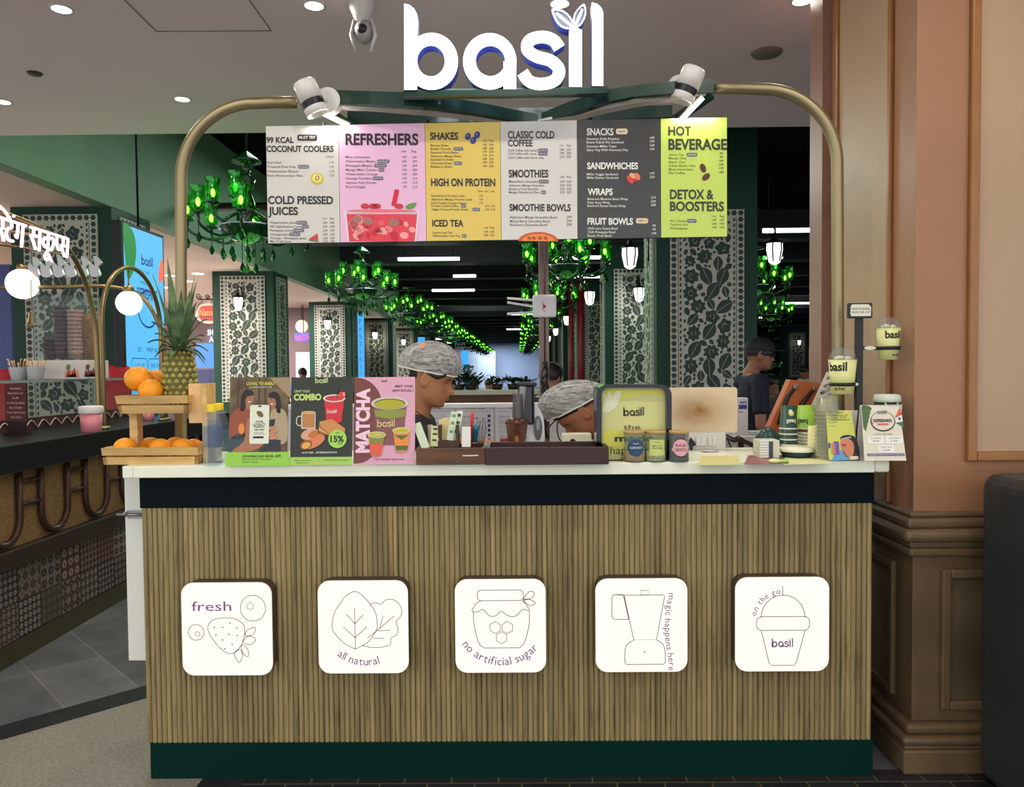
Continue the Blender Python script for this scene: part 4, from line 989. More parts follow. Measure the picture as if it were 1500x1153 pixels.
# wireless router fixed on the post
t = thing('router', 'white square router with three antennas and a red mark, on the rear post', 'router', atY(797, 449, 3.46))
b = MB(); a, q = atY(780, 432, 3.46), atY(815, 465, 3.46); b.box(a.x, q.x, 3.445, 3.475, q.z, a.z, mat('router_white', (226, 222, 224), .4), .01)
art, w_, h_ = front_art(780, 432, 815, 465, 3.444, b); art.line(spline([(797, 441), (794, 445), (800, 449), (794, 453), (799, 456)], 4), 1, ink(196, 40, 60), 1); art.oval(797, 449, 2, 2.4, ink(196, 40, 60), 1); b.build('case', t)
for y0, y1 in ((437, 440), (443, 449), (460, 457.5)):
    b = MB(); b.cyl(atY(781, y1, 3.455), atY(743, y0, 3.455), .0055, ink(232, 230, 232), seg=8); b.build('antenna', t)

# ---------------------------------------------------------------- brass arch, green canopy frame, lights, sign
def YA(px): return 2.84 - (px - 740) / 1000 * .05     # the whole hanging frame is turned slightly: its near end is on the pillar side
t = thing('kiosk_arch', 'big brushed brass tube arch standing over the juice counter', 'arch', (0, 2.85, ZT))
for side in (0, 1):
    r = .021
    if side == 0: pts = [(435, 150), (400, 150), (375, 151.5)] + [(375 - 110 * math.sin(R(a)), 261 - 110 * math.cos(R(a))) for a in range(5, 90, 5)] + [(265, 262), (265, 420), (265, 560), (265, 672)]
    else: pts = [(1040, 129), (1080, 129), (1118, 130.5)] + [(1118 + 108.5 * math.sin(R(a)), 239 - 108.5 * math.cos(R(a))) for a in range(5, 90, 5)] + [(1226.5, 240), (1227, 420), (1228, 560), (1229, 668)]
    P = [atY(x, y, YA(x)) for x, y in pts]; P[-1].z = ZT + .001
    b = MB(); b.tube(P, r, mat('brushed_brass', (156, 142, 108), .45, .8, var=.06, vscale=3), 20); b.build('arch_tube', t)
    b = MB(); b.lathe([(0, .0), (.045, 0), (.045, .008), (.022, .012)], (P[-1].x, P[-1].y, ZT), mat('brushed_brass'), 20); b.build('floor_flange', t)
# green frame: front bow, rear bow, V braces, all one thing
grn = mat('frame_green_lacquer', (24, 58, 46), .25, coat=.4)
def band_pts(y_top, y_bot, path):
    pass
t = thing('canopy_frame', 'dark green lacquered frame with V braces between the brass arch tubes, below the lit sign', 'frame', atY(740, 145, 2.83))
def flat_bar(b, pts, zt, zb, w, m):
    """bar of rectangular section following plan points (x,y) with top/bottom heights per point"""
    n = len(pts); L = []; Rr = []
    for i in range(n):
        a = Vector(pts[max(0, i - 1)]); c_ = Vector(pts[min(n - 1, i + 1)]); d = (c_ - a).normalized(); nn = Vector((-d.y, d.x)) * w / 2
        L.append(Vector(pts[i]) + nn); Rr.append(Vector(pts[i]) - nn)
    vs_ = []
    for i in range(n): vs_ += [(L[i].x, L[i].y, zb[i]), (L[i].x, L[i].y, zt[i]), (Rr[i].x, Rr[i].y, zt[i]), (Rr[i].x, Rr[i].y, zb[i])]
    fs = [(0, 1, 2, 3), (4 * n - 1, 4 * n - 2, 4 * n - 3, 4 * n - 4)]
    for i in range(n - 1):
        for k in range(4): fs.append((4 * i + k, 4 * i + 4 + k, 4 * i + 4 + (k + 1) % 4, 4 * i + (k + 1) % 4))
    b.add(vs_, fs, m)
def bar_px(name, pp, w, m=grn, par=None):
    """pp: list of (px, ytop, ybot, Y)"""
    pts = []; zt = []; zb = []
    for px, a_, c_, Y in pp:
        p = atY(px, a_, Y); q = atY(px, c_, Y); pts.append((p.x, p.y)); zt.append(p.z); zb.append(q.z)
    b = MB(); flat_bar(b, pts, zt, zb, w, m); return b.build(name, par or t)
bar_px('front_rail', [(592, 135, 144, 2.665), (745, 133, 142, 2.655), (889, 129.5, 138.5, 2.655)], .03)
bar_px('wing', [(462, 133.5, 154, 2.86), (500, 134, 154, 2.80), (545, 135.5, 154.5, 2.74), (592, 137, 157, 2.72), (643, 142.5, 161, 2.76), (700, 152, 169, 2.84), (755, 163, 178, 2.92), (786, 169, 180, 2.95)], .03)
bar_px('wing', [(1043, 118, 138, 2.80), (1010, 119.5, 137.5, 2.78), (985, 121, 138.5, 2.74), (930, 127, 143, 2.71), (886, 134, 152, 2.74), (838, 150, 169, 2.84), (797, 167, 180, 2.94)], .03)
bar_px('rear_rail', [(510, 163, 184, 2.98), (640, 163, 181, 2.98), (745, 160, 179, 2.98), (870, 158, 177, 2.97), (984, 156, 173, 2.96)], .03)
bowm = mat('bow_painted_glow', (226, 212, 206), .35)  # pale colour painted in place of a lit, reflecting strip face
bar_px('inner_bow', [(470, 153.5, 158, 2.84), (540, 154, 160, 2.80), (592, 156.5, 164, 2.79), (643, 161, 168, 2.82), (700, 168.5, 174, 2.88), (756, 177.5, 180, 2.94)], .05, bowm)
bar_px('inner_bow', [(792, 178, 180, 2.94), (838, 168.5, 175, 2.88), (886, 152, 163, 2.81), (930, 143, 154, 2.79), (985, 138, 147, 2.80), (1030, 138, 143, 2.82)], .05, bowm)
bar_px('end_plate', [(462, 150, 157, 2.86), (512, 181, 186, 2.96)], .05); bar_px('end_plate', [(1040, 138, 143, 2.82), (990, 172, 178, 2.94)], .05)
led = glow('led_strip', (255, 250, 240), 9)
for i, (p0, p1, lb) in enumerate((((466, 163, 2.80), (511, 185, 2.84), 'bright linear lamp slanting down to the pink menu panel'), ((1030, 143, 2.77), (998, 176, 2.81), 'bright linear lamp slanting down to the lime menu panel'))):
    a, q = atY(*p0), atY(*p1); t2 = thing('linear_lamp', lb, 'lamp', a, 'linear lamps over the menu')
    b = MB(); b.tube([a, q], .011, led, 8, flat=.6); b.build('diffuser', t2)
    b = MB(); off = Vector((0, .012, .008)); b.tube([a + off, q + off], .014, ink(196, 190, 176), 8, flat=.6); b.build('channel', t2)
    m_ = (a + q) / 2; l = area_light('linear_lamp_light', (m_.x, m_.y - .03, m_.z - .03), .16, 1.2, (1, .97, .92), (R(-40), 0, 0), .03)
for i, (p0, lean, lb) in enumerate((((455, 143), -.35, 'white cylinder spotlight with black band above the coconut cooler panel'), ((1008, 124), .35, 'white cylinder spotlight with black band on the canopy end nearest the pillar'))):
    Y = 2.74; p = atY(p0[0], p0[1], Y); t2 = thing('spotlight', lb, 'lamp', p, 'cylinder spotlights on the canopy')
    ax = Vector((-.42 if i == 0 else .42, -.10, 1)).normalized() if i == 0 else Vector((.42, -.10, 1)).normalized()
    M = Matrix.Translation(p) @ Vector((0, 0, 1)).rotation_difference(ax).to_matrix().to_4x4()
    wh = mat('spot_white', (226, 222, 214), .35)
    b = MB(); b.lathe([(0, .058), (.036, .058), (.041, .052), (.041, -.012), (.041, -.012)], (0, 0, 0), wh, 24, M); b.build('body', t2)
    b = MB(); b.lathe([(.0405, -.012), (.0405, -.036)], (0, 0, 0), ink(20, 20, 26), 24, M); b.build('band', t2)
    b = MB(); b.lathe([(.041, -.036), (.041, -.06), (.036, -.062), (.03, -.05), (0, -.05)], (0, 0, 0), wh, 24, M); b.build('nose_ring', t2)
    c_ = p + Vector((.05 if i == 0 else -.02, .05, .005)); b = MB(); b.cyl(c_ + Vector((0, -.012, 0)), c_ + Vector((0, .03, 0)), .045, wh, seg=28, smooth=False); b.cyl(p, c_, .012, wh, seg=8); b.build('mounting_plate', t2)
# lit sign: letters in one plane, seated on the front rail
YS = 2.66
t = thing('lit_letter_sign', 'big glowing white letters reading basil with leaf sprout, above the menu board', 'sign', atY(740, 135, YS))
fn3 = lambda a, b_: (lambda v: (v.x, v.z))(atY(400 + a / 2.143, b_ / 2.143, YS - (a - 725) / 2.143 / 1000 * .03))
sc3 = 1 / 2.143 / FPX * YS
sgn = glow('sign_white', (250, 252, 255), 3.4); sgn_side = mat('sign_side_blue', (34, 44, 120), .35)
Msg = front_frame(0, YS, 0)
for nm, bb in wordmark(None, fn3, sc3, -.03, .02, sgn, Msg, sgn_side, mat('sign_leaf_dark', (44, 52, 62), .4), letters=True): bb.build(nm, t)
b = MB(); a, q = atY(596, 134, YS + .02), atY(888, 140, YS + .02); b.box(a.x, q.x, YS + .0, YS + .035, q.z, a.z, grn); b.build('base_rail', t)
area_light('sign_light', (atY(740, 75, YS).x, YS - .03, atY(740, 75, YS).z), .6, 2.5, (.9, .95, 1), (R(90), 0, 0), .25)

# ---------------------------------------------------------------- menu board: six panels
YB = [2.80, 2.766]
TLc, TRc, BLc = atY(390, 185, YB[0]), atY(1066, 172, YB[1]), atY(390, 357, YB[0])
BRc = atY(1066, 346, YB[1])
Wb = (TRc - TLc).length; Hb = ((TLc - BLc).length + (TRc - BRc).length) / 2
Mb = frame((TLc + TRc + BLc + BRc) / 4, TRc - TLc, TLc - BLc)
t = thing('menu_board', 'wide hanging menu board of six coloured panels under the green canopy', 'menu board', Mb.to_translation())
xs_ = [390, 498, 626, 736.5, 848.5, 970, 1066]
pcol = [(214, 210, 200), (236, 186, 216), (226, 196, 92), (214, 210, 202), (62, 62, 60), (196, 218, 96)]
K = ink(44, 40, 40, .3); KL = ink(98, 92, 92, .3); WH = ink(232, 230, 224, .3); PILL = ink(96, 90, 108, .3); TG = ink(226, 222, 226, .3)
TILT = 13.0 / 676
hd = {'b': .022}
def head(art, x, y, cap, s_, m, w): art.text(x, y, cap, s_, m, w=w, bold=.032, lay=2)
def item(art, x, y, s_, m, w, pill=None, h=14):
    art.text(x, y, h, s_, m, w=w, bold=.006, lay=2)
    if pill:
        art.rect(pill[0], y - h - 4, pill[1], y + 4, PILL, 2, r=8); art.text((pill[0] + pill[1]) / 2, y - 1, h * .75, pill[2], TG, w=(pill[1] - pill[0]) * .8, align='c', lay=3)
def prices(art, xs, ys, tab, m, h=14):
    for j, y in enumerate(ys):
        for i, x in enumerate(xs): art.text(x, y, h, tab[j][i], m, align='c', lay=2, bold=.004)
for i in range(6):
    b = MB(); art = Art(b, Mb, (390, 185, 1066, 357), Wb, Hb, tilt=TILT)
    art.lay = 0
    x0, x1 = xs_[i], xs_[i + 1]
    pa = [art.p(x, y - (x - 390) * TILT) for x, y in ((x0 + .3, 185), (x1 - .3, 185), (x1 - .3, 357), (x0 + .3, 357))]
    b.prism(pa, -.018, 0, mat('menu_panel_%d' % i, pcol[i], .28), Mb, ink(30, 30, 30)); art.lay = 2
    if i < 3: art.crop(380, 160, 4.1667)
    else: art.crop(720, 160, 4.1667)
    # artwork points are read in the tilted photograph grid: undo the tilt before use
    if i == 0:
        head(art, 45, 205, 34, '99 KCAL', K, 170); art.rect(238, 155, 360, 192, K, 2, r=10); art.text(299, 182, 18, 'MUST TRY', WH, w=100, align='c', lay=3, bold=.01)
        head(art, 45, 260, 36, 'COCONUT COOLERS', K, 415); art.text(462, 296, 12, '200ml', KL, w=50, align='r', lay=2)
        ys = (332, 358, 386, 412)
        for y, s_, w in zip(ys, ('Kiwi Cheri', 'Tropical Kiwi Pina', 'Watermelon Bloom', 'Kiwi Watermelon Pina'), (88, 175, 190, 218)): item(art, 48, y, s_, KL, w, (238, 306, 'BESTSELLER') if y == 358 else None)
        prices(art, (447,), ys, [['119']] * 4, KL)
        art.oval(355, 424, 40, 36, ink(214, 190, 40), 2); art.oval(356, 422, 32, 27, ink(238, 226, 120), 3); art.oval(357, 420, 12, 16, ink(150, 120, 40), 4, 30); art.oval(357, 420, 6, 10, ink(240, 232, 180), 5, 30)
        head(art, 48, 578, 46, 'COLD PRESSED', K, 404); head(art, 48, 645, 46, 'JUICES', K, 185)
        prices(art, (398, 442), (672,), [['Lite', 'Reg']], KL, 12); ys = (700, 724, 748, 772, 795, 815)
        for y, s_, w, pl in zip(ys, ('Watermelon Juice', 'ABC Apple Beetroot Carrot', 'Pineapple Juice', 'Orange Juice', 'Orange - Pineapple Juice', 'Mix Fruit Juice'), (165, 200, 140, 122, 226, 130), ((222, 288, 'BESTSELLER'), (256, 300, 'MUST'), (200, 268, 'NEW'), (178, 244, 'BESTSELLER'), None, None)): item(art, 56, y, s_, KL, w, pl)
        prices(art, (400, 444), ys, [['149', '189'], ['159', '199'], ['159', '199'], ['159', '199'], ['159', '199'], ['159', '199']], KL)
        art.poly([(352, 758), (356, 800), (300, 800), (302, 790)], ink(220, 60, 60), 3); art.line([(298, 800), (357, 806)], 9, ink(110, 130, 60), 3)
    if i == 1:
        head(art, 535, 216, 66, 'REFRESHERS', K, 448); prices(art, (893, 955), (262,), [['Lite', 'Reg']], KL, 14)
        ys = (298, 324, 350, 376, 402, 428, 454, 480)
        for y, s_, w, pl in zip(ys, ('Mint Lemonade', 'Watermelon Mojito', 'Pineapple Mojito', 'Mango Mint Cooler', 'Watermelon Orange', 'Orange Paradise', 'Aamun Kala Khatta', 'Kool Delight'), (152, 186, 166, 194, 198, 162, 186, 122), (None, (728, 804, 'BESTSELLER'), (710, 786, 'BESTSELLER'), (735, 772, 'NEW'), None, (700, 764, 'MUST TRY'), None, None)): item(art, 533, y, s_, KL, w, pl)
        prices(art, (896, 959), ys, [['149', '169'], ['169', '209'], ['169', '209'], ['169', '209'], ['169', '209'], ['179', '219'], ['179', '219'], ['179', '219']], KL)
        rd = ink(226, 62, 74, .3)
        art.poly([(532, 640), (975, 640), (955, 806), (546, 806)], rd, 2); art.oval(752, 622, 240, 16, ink(226, 214, 222), 3); art.oval(752, 620, 218, 11, ink(236, 120, 132), 4); art.poly([(512, 622), (520, 640), (534, 806), (548, 806), (534, 630)], ink(236, 214, 226), 3); art.poly([(992, 622), (984, 640), (962, 806), (952, 806), (972, 630)], ink(236, 214, 226), 3)
        rnd = random.Random(4)
        for k in range(26): art.poly(spline([(lambda a: (cx_ + rr * math.cos(a) * 1.3, cy_ + rr * math.sin(a)))(q * 1.26) for q in range(5)], 3, True) if False else oval(*(lambda cx_, cy_, rr: (cx_, cy_, rr * 1.3, rr))(rnd.uniform(570, 940), rnd.uniform(665, 785), rnd.uniform(10, 28)), rot=rnd.uniform(0, 90), n=7), ink(*rnd.choice([(240, 120, 126), (250, 160, 160), (206, 36, 52), (238, 96, 104)])), 3)
        for cx_, cy_, rr in ((600, 672, 30), (668, 684, 34), (826, 690, 36)): art.oval(cx_, cy_, rr, rr * .72, ink(172, 112, 104), 4)
        for cx_ in (700, 722, 860, 650): art.oval(cx_, 592, 26, 17, ink(206, 50, 70), 5)
        art.poly([(834, 488), (862, 490), (840, 592), (812, 586)], ink(220, 34, 60), 5); art.poly(spline([(900, 592), (930, 574), (966, 570), (950, 598), (915, 608)], 4, True), ink(96, 156, 70), 6)
    if i == 2:
        head(art, 1056, 184, 42, 'SHAKES', K, 172)
        for cx_, cy_ in ((1288, 166), (1320, 190), (1344, 156)): art.oval(cx_, cy_, 18, 22, ink(54, 60, 130), 2, 20); art.oval(cx_ - 3, cy_ - 4, 6, 7, ink(120, 126, 190), 3)
        prices(art, (1392, 1430), (196,), [['Lite', 'Reg']], KL, 12); ys = (226, 247, 269, 291, 312, 334, 355)
        for y, s_, w, pl in zip(ys, ('Banana Shake', 'Badam Thandai', 'Seasonal Fruit Shake', 'Alphonso Mango Shake', 'Strawberry Shake', 'Chocolate Shake', 'Blueberry Shake'), (110, 124, 168, 188, 140, 130, 130), (None, (1198, 1258, 'MUST TRY'), None, None, None, (1200, 1250, 'NEW'), None)): item(art, 1058, y, s_, ink(92, 76, 40), w, pl, 13)
        prices(art, (1390, 1430), (222, 244, 265, 287, 308, 329, 352), [['169', '209'], ['189', '229'], ['179', '219'], ['179', '219'], ['189', '229'], ['189', '229'], ['199', '239']], ink(92, 76, 40), 13)
        head(art, 1058, 466, 44, 'HIGH ON PROTEIN', K, 394); prices(art, (1360, 1398, 1436), (502,), [['200ml', 'Lite', 'Reg']], ink(92, 76, 40), 10); ys = (532, 554, 576, 594, 615)
        for y, s_, w, pl in zip(ys, ('Strawberry Protein Lassi', 'Alphonso Mango Protein Lassi', 'Kiwi Protein Frozen Yogurt', 'Protein Cold Coffee', 'Vegan Cocoa Protein Shake'), (205, 250, 220, 168, 226), (None, None, None, (1240, 1272, 'NEW'), (1310, 1356, 'MUST'))): item(art, 1058, y, s_, ink(92, 76, 40), w, pl, 13)
        prices(art, (1364, 1400, 1436), ys, [['179', '-', '-'], ['179', '-', '-'], ['179', '-', '-'], ['', '279', '319'], ['', '279', '319']], ink(92, 76, 40), 12)
        head(art, 1062, 712, 38, 'ICED TEA', K, 192); prices(art, (1392, 1430), (724,), [['Lite', 'Reg']], ink(92, 76, 40), 12)
        for y, s_, w, pl in ((757, 'Lemon Iced Tea', 125, None), (776, 'Watermelon Iced Tea', 170, (1242, 1272, 'NEW'))): item(art, 1062, y, s_, ink(92, 76, 40), w, pl, 13)
        prices(art, (1392, 1430), (750, 772), [['139', '169'], ['149', '179']], ink(92, 76, 40), 13)
    if i == 3:
        head(art, 115, 176, 42, 'CLASSIC COLD', K, 284); head(art, 115, 224, 38, 'COFFEE', K, 150); prices(art, (442, 484), (224,), [['Lite', 'Reg']], KL, 11)
        for y, s_, w, pl in ((256, 'Cold Coffee with honey', 178, (298, 358, 'BESTSELLER')), (276, 'Cold Coffee with cocoa', 172, (298, 356, 'MUST TRY')), (300, 'Cold Coffee with choco chip', 216, None)): item(art, 116, y, s_, KL, w, pl)
        prices(art, (444, 484), (252, 273, 295), [['189', '229'], ['189', '229'], ['219', '259']], KL)
        head(art, 118, 412, 44, 'SMOOTHIES', K, 242); prices(art, (444, 484), (414,), [['Lite', 'Reg']], KL, 12); ys = (445, 468, 490, 510)
        for y, s_, w, pl in zip(ys, ('Mixed Berry Smoothie', 'Alphonso Mango Smoothie', 'Blueberry Fruit Smoothie', 'Mango Strawberry Flow'), (178, 216, 180, 190), ((300, 362, 'BESTSELLER'), None, None, (314, 344, 'NEW'))): item(art, 118, y, s_, KL, w, pl)
        prices(art, (444, 485), ys, [['279', '329'], ['279', '329'], ['279', '329'], ['279', '329']], KL)
        head(art, 120, 616, 40, 'SMOOTHIE BOWLS', K, 374); ys = (662, 686, 708)
        for y, s_, w in zip(ys, ('Alphonso Mango Smoothie Bowl', 'Mixed Berry Smoothie Bowl', 'Blueberry Smoothie Bowl'), (288, 244, 228)): item(art, 122, y, s_, KL, w, None, 15)
        prices(art, (484,), (660, 684, 706), [['299'], ['299'], ['299']], KL, 15)
        art.poly(oval(295, 800, 122, 56, 0, 20, 180, 360), ink(206, 84, 46), 2); art.poly(oval(295, 800, 100, 44, 0, 20, 180, 360), ink(232, 140, 62), 3)
        for cx_ in (240, 268, 305, 340): art.oval(cx_, 782, 13, 9, ink(190, 60, 40), 4, 20)
    if i == 4:
        head(art, 595, 157, 40, 'SNACKS', WH, 162); art.rect(772, 118, 842, 152, ink(226, 206, 176), 2, r=12); art.text(807, 142, 13, 'NEW!', K, w=44, align='c', lay=3)
        for y, s_, w in ((186, 'Hummus Delis Khakhra', 198), (207, 'Boom Kabab Pita Sandwich', 226), (231, 'Hummus Millet Toast', 180), (253, 'Spicy Veg With Hummus Pita', 250)): item(art, 594, y, s_, WH, w)
        prices(art, (990,), (180, 202, 225, 248), [['149'], ['179'], ['169'], ['199']], WH)
        head(art, 596, 361, 38, 'SANDWHICHES', WH, 308)
        for y, s_, w in ((400, 'Millet Veggie Sandwich', 190), (421, 'Millet Paneer Sandwich', 192)): item(art, 594, y, s_, WH, w)
        prices(art, (990,), (394, 416), [['199'], ['229']], WH)
        for k, (cx_, cy_, c_) in enumerate(((860, 412, (206, 96, 60)), (886, 420, (196, 60, 48)), (874, 402, (232, 170, 120)), (858, 430, (214, 70, 60)), (900, 406, (226, 120, 90)))): art.oval(cx_, cy_, 24, 14, ink(*c_), 2 + k * .4, 15 * k)
        head(art, 598, 518, 38, 'WRAPS', WH, 152)
        for y, s_, w in ((549, 'Beetroot Mexican Bean Wrap', 244), (571, 'Pizza Soya Wrap', 136), (591, 'Beetroot Paneer Kiosk Wrap', 230)): item(art, 597, y, s_, WH, w)
        prices(art, (996,), (540, 563, 585), [['219'], ['229'], ['249']], WH)
        head(art, 596, 697, 38, 'FRUIT BOWLS', WH, 276); art.rect(890, 658, 964, 690, ink(226, 206, 176), 2, r=12); art.text(922, 681, 13, 'NEW', K, w=34, align='c', lay=3); art.oval(950, 674, 7, 8, ink(232, 190, 40), 3)
        for y, s_, w in ((728, 'Chilli Lime Guava Bowl', 182), (750, 'Chilli Pineapple Bowl', 168), (772, 'Exotic Fruit Bowl', 146)): item(art, 596, y, s_, WH, w)
        prices(art, (1000,), (710, 733, 756), [['99'], ['99'], ['149']], WH)
    if i == 5:
        KG = ink(58, 56, 44, .3); KH = ink(96, 104, 56, .3)
        head(art, 1088, 157, 52, 'HOT', KG, 138); head(art, 1088, 243, 62, 'BEVERAGE', KG, 352); ys = (281, 302, 325, 347, 369, 391)
        for y, s_, w, pl in zip(ys, ('Adrak Chai', 'Masala Chai', 'Elaichi Chai', 'Adrak Elaichi Chai', 'Black Americano', 'Hot Coffee'), (92, 104, 98, 160, 146, 96), ((1196, 1262, 'BESTSELLER'), None, None, None, None, None)): item(art, 1090, y, s_, KH, w, pl)
        prices(art, (1406,), (273, 295, 318, 340, 362, 386), [['99'], ['99'], ['109'], ['109'], ['129'], ['149']], KG)
        for cx_, cy_, ro in ((1296, 355, 70), (1314, 408, -40)):
            art.oval(cx_, cy_, 28, 18, ink(104, 52, 40), 2, ro); c_, s_ = math.cos(R(ro)), math.sin(R(ro)); art.line([(cx_ - 22 * c_, cy_ - 22 * s_), (cx_, cy_ + 3), (cx_ + 22 * c_, cy_ + 22 * s_)], 4, ink(60, 26, 22), 3)
        head(art, 1096, 540, 54, 'DETOX &', KG, 264); head(art, 1096, 612, 54, 'BOOSTERS', KG, 326); prices(art, (1362, 1410), (650,), [['Lite', 'Reg']], KH, 13)
        for y, s_, w, pl in ((680, 'Vit C Detox', 100, (1198, 1256, 'MUST')), (702, 'Turmeric Shot', 112, None), (725, 'Wheatgrass', 108, None)): item(art, 1095, y, s_, KH, w, pl)
        prices(art, (1364, 1410), (674, 697, 719), [['149', '199'], ['149', '199'], ['149', '199']], KH)
    b.build('menu_panel', t)
b = MB()
for px in (460, 620, 870, 1000):
    a = atY(px, 183 - (px - 390) * TILT, 2.80); b.cyl((a.x, 2.83, a.z - .05), (a.x, 2.95, a.z + .05), .006, iron, seg=8)
b.build('hanger', t)
# ---------------------------------------------------------------- five light boxes on the counter front
lb_face = glow('lightbox_face', (255, 249, 230), 1.0)
lb_side = mat('lightbox_brown_side', (70, 58, 46), .5)
LN = ink(140, 116, 126); LP = ink(136, 92, 148)
boxes = [(265, 854, 400, 989, 'square light box reading fresh, with strawberry and berries'), (465, 851, 599, 986, 'square light box reading all natural, with two basil leaves'), (666, 849, 800, 985, 'square light box reading no artificial sugar, with honey jar'),
         (872, 848, 1007, 984, 'square light box with a blender and lettering up its side'), (1077, 846, 1214, 983, 'square light box reading on the go, with a lidded cup')]
for i, (x0, y0, x1, y1, lb) in enumerate(boxes):
    YL = 2.54; a, q = atY(x0, y0, YL), atY(x1, y1, YL); W_, H_ = q.x - a.x, a.z - q.z
    t = thing('light_box', lb, 'light box', ((a.x + q.x) / 2, YL, q.z), 'light boxes on the bamboo front')
    M = front_frame((a.x + q.x) / 2, YL, (a.z + q.z) / 2)
    b = MB(); b.prism(rounded(-W_ / 2 + .002, -H_ / 2 + .002, W_ / 2 - .002, H_ / 2 - .002, .038), -.058, -.006, lb_side, M); b.build('housing', t)
    b = MB(); art = Art(b, M, (x0, y0, x1, y1), W_, H_, tilt=0)
    b.prism(rounded(-W_ / 2, -H_ / 2, W_ / 2, H_ / 2, .04), -.006, 0, lb_face, M, ink(220, 214, 200)); art.lay = 1
    if i < 2: art.crop(180, 660, 3.294)
    else: art.crop(640, 820, 2.5)
    L = lambda pts, closed=False, w=None: art.line(pts, w or (3.7 if i < 2 else 3.0), LN, None, closed)
    if i == 0:
        art.text(330, 774, 46, 'fresh', LP, w=196, bold=.004)
        L(oval(632, 762, 62, 62), True); L([(618 + (22 if k % 2 else 13) * math.cos(R(30 * k)), 752 + (22 if k % 2 else 13) * math.sin(R(30 * k))) for k in range(12)], True)
        L(oval(350, 876, 38, 38), True); L([(357 + (14 if k % 2 else 9) * math.cos(R(36 * k)), 884 + (14 if k % 2 else 9) * math.sin(R(36 * k))) for k in range(10)], True)
        L(spline([(408, 850), (440, 815), (520, 808), (575, 830), (590, 870), (570, 940), (520, 980), (470, 955), (425, 900)], 6, True), True)
        for x, y in ((440, 853), (480, 853), (518, 833), (550, 855), (447, 890), (512, 886), (552, 892), (480, 913), (526, 934), (490, 956)): art.oval(x, y, 4, 4, LN)
        for lf in ([(594, 895), (602, 866), (642, 856), (632, 886)], [(580, 925), (606, 896), (644, 910), (616, 936)], [(574, 938), (602, 958), (604, 994), (578, 978)], [(538, 976), (566, 960), (576, 990), (560, 1022), (544, 1000)]): L(spline(lf, 5, True), True)
    if i == 1:
        def leaf(cx_, cy_, rx, ry, n, a0, a1):
            pts = []
            for k in range(61):
                t_ = R(a0 + (a1 - a0) * k / 60); q_ = 1 + .035 * abs(math.sin(n * t_))
                pts.append((cx_ + rx * q_ * math.cos(t_), cy_ + ry * q_ * math.sin(t_)))
            return pts
        L(spline([(1119, 957), (1060, 925), (1012, 870), (1008, 830), (1022, 775), (1048, 740), (1066, 712), (1095, 690), (1119, 680), (1142, 688), (1170, 712), (1194, 740), (1220, 780), (1228, 830), (1222, 870), (1180, 925), (1119, 957)], 3))
        L([(1119, 957), (1119, 762)]); L([(1119, 835), (1078, 790)]); L([(1119, 835), (1160, 792)]); L([(1119, 902), (1062, 850)]); L([(1119, 902), (1178, 850)])
        L(spline([(1196, 745), (1215, 735), (1250, 742), (1272, 722), (1310, 722), (1336, 742), (1350, 776), (1340, 806), (1320, 826), (1330, 860), (1322, 890), (1296, 905), (1290, 935), (1250, 948), (1200, 950), (1155, 940)], 4))
        L([(1180, 905), (1250, 850), (1310, 800)]); L([(1228, 870), (1290, 868)]); L([(1240, 860), (1258, 800)]); L([(1205, 905), (1262, 906)])
        art.arc_text(1172, 800, 236, 232, 'all natural', 38, LP, inside=True, bold=.004)
    if i == 2:
        L(rounded(148, 112, 318, 150, 14), True); L(spline([(160, 150), (140, 165), (128, 188), (150, 190), (168, 182), (192, 205), (215, 205), (236, 190), (262, 206), (290, 206), (316, 182), (340, 188), (328, 165), (312, 150)], 4))
        L(spline([(133, 190), (134, 230), (150, 300), (170, 322)], 4) + [(302, 322)] + spline([(302, 322), (322, 300), (338, 240), (340, 190)], 4))
        for x, y in ((213, 248), (258, 248), (236, 285)): L([(x + 22 * math.cos(R(60 * k + 30)), y + 22 * math.sin(R(60 * k + 30))) for k in range(6)], True)
        L(spline([(318, 148), (340, 118), (358, 122), (350, 140)], 4, True), True); L(spline([(318, 148), (340, 146), (362, 158), (350, 168), (335, 165)], 4, True), True)
        art.arc_text(236, 208, 178, 214, 'no artificial sugar', 30, LP, inside=True, bold=.004, gap=1.02)
    if i == 3:
        L([(688, 130), (828, 130), (834, 136), (804, 292), (720, 292), (686, 132)]); L([(746, 130), (746, 113), (775, 113), (775, 130)], True); L(rounded(640, 128, 690, 218, 14)[8:24] + [(702, 218)]); L([(656, 128), (688, 130)]); L([(652, 218), (702, 218)])
        L(rounded(687, 293, 836, 382, 30)[:0] + spline([(720, 293), (694, 312), (687, 340)], 3) + [(687, 376), (694, 382), (830, 382), (836, 376), (836, 340)] + spline([(836, 340), (828, 310), (804, 293)], 3))
        art.oval(760, 337, 3, 3, LN)
        art.arc_text(1010, 250, 168, 0, '', 20, LP)
        pts = [(848, 122), (848, 150), (844, 190), (836, 215), (836, 250), (842, 290), (852, 320), (852, 376)]
        y = 122.0
        for ch in 'magic happens here':
            if ch == ' ': y += 9; continue
            vv, ff, lo, hi = text_mesh(ch, .004); wch = (hi - lo + .09) * 24 / CAP
            u = (y - 122) / 254; x = 848 - 14 * math.sin(math.pi * min(1, u / .95)); art.text(x, y + wch / 2, 24, ch, LP, align='c', rot=-90, bold=.004); y += wch
    if i == 4:
        L(oval(1267, 212, 80, 82, 0, 30, 180, 360)); L(rounded(1170, 208, 1364, 258, 20), True); L([(1188, 260), (1216, 376), (1226, 386), (1308, 386), (1316, 376), (1348, 258)]); L([(1266, 130), (1265, 98)])
        art_mark(art, 1226, 320, 34, LP); art.arc_text(1267, 225, 100, 170, 'on the go', 22, LP, bold=.004)
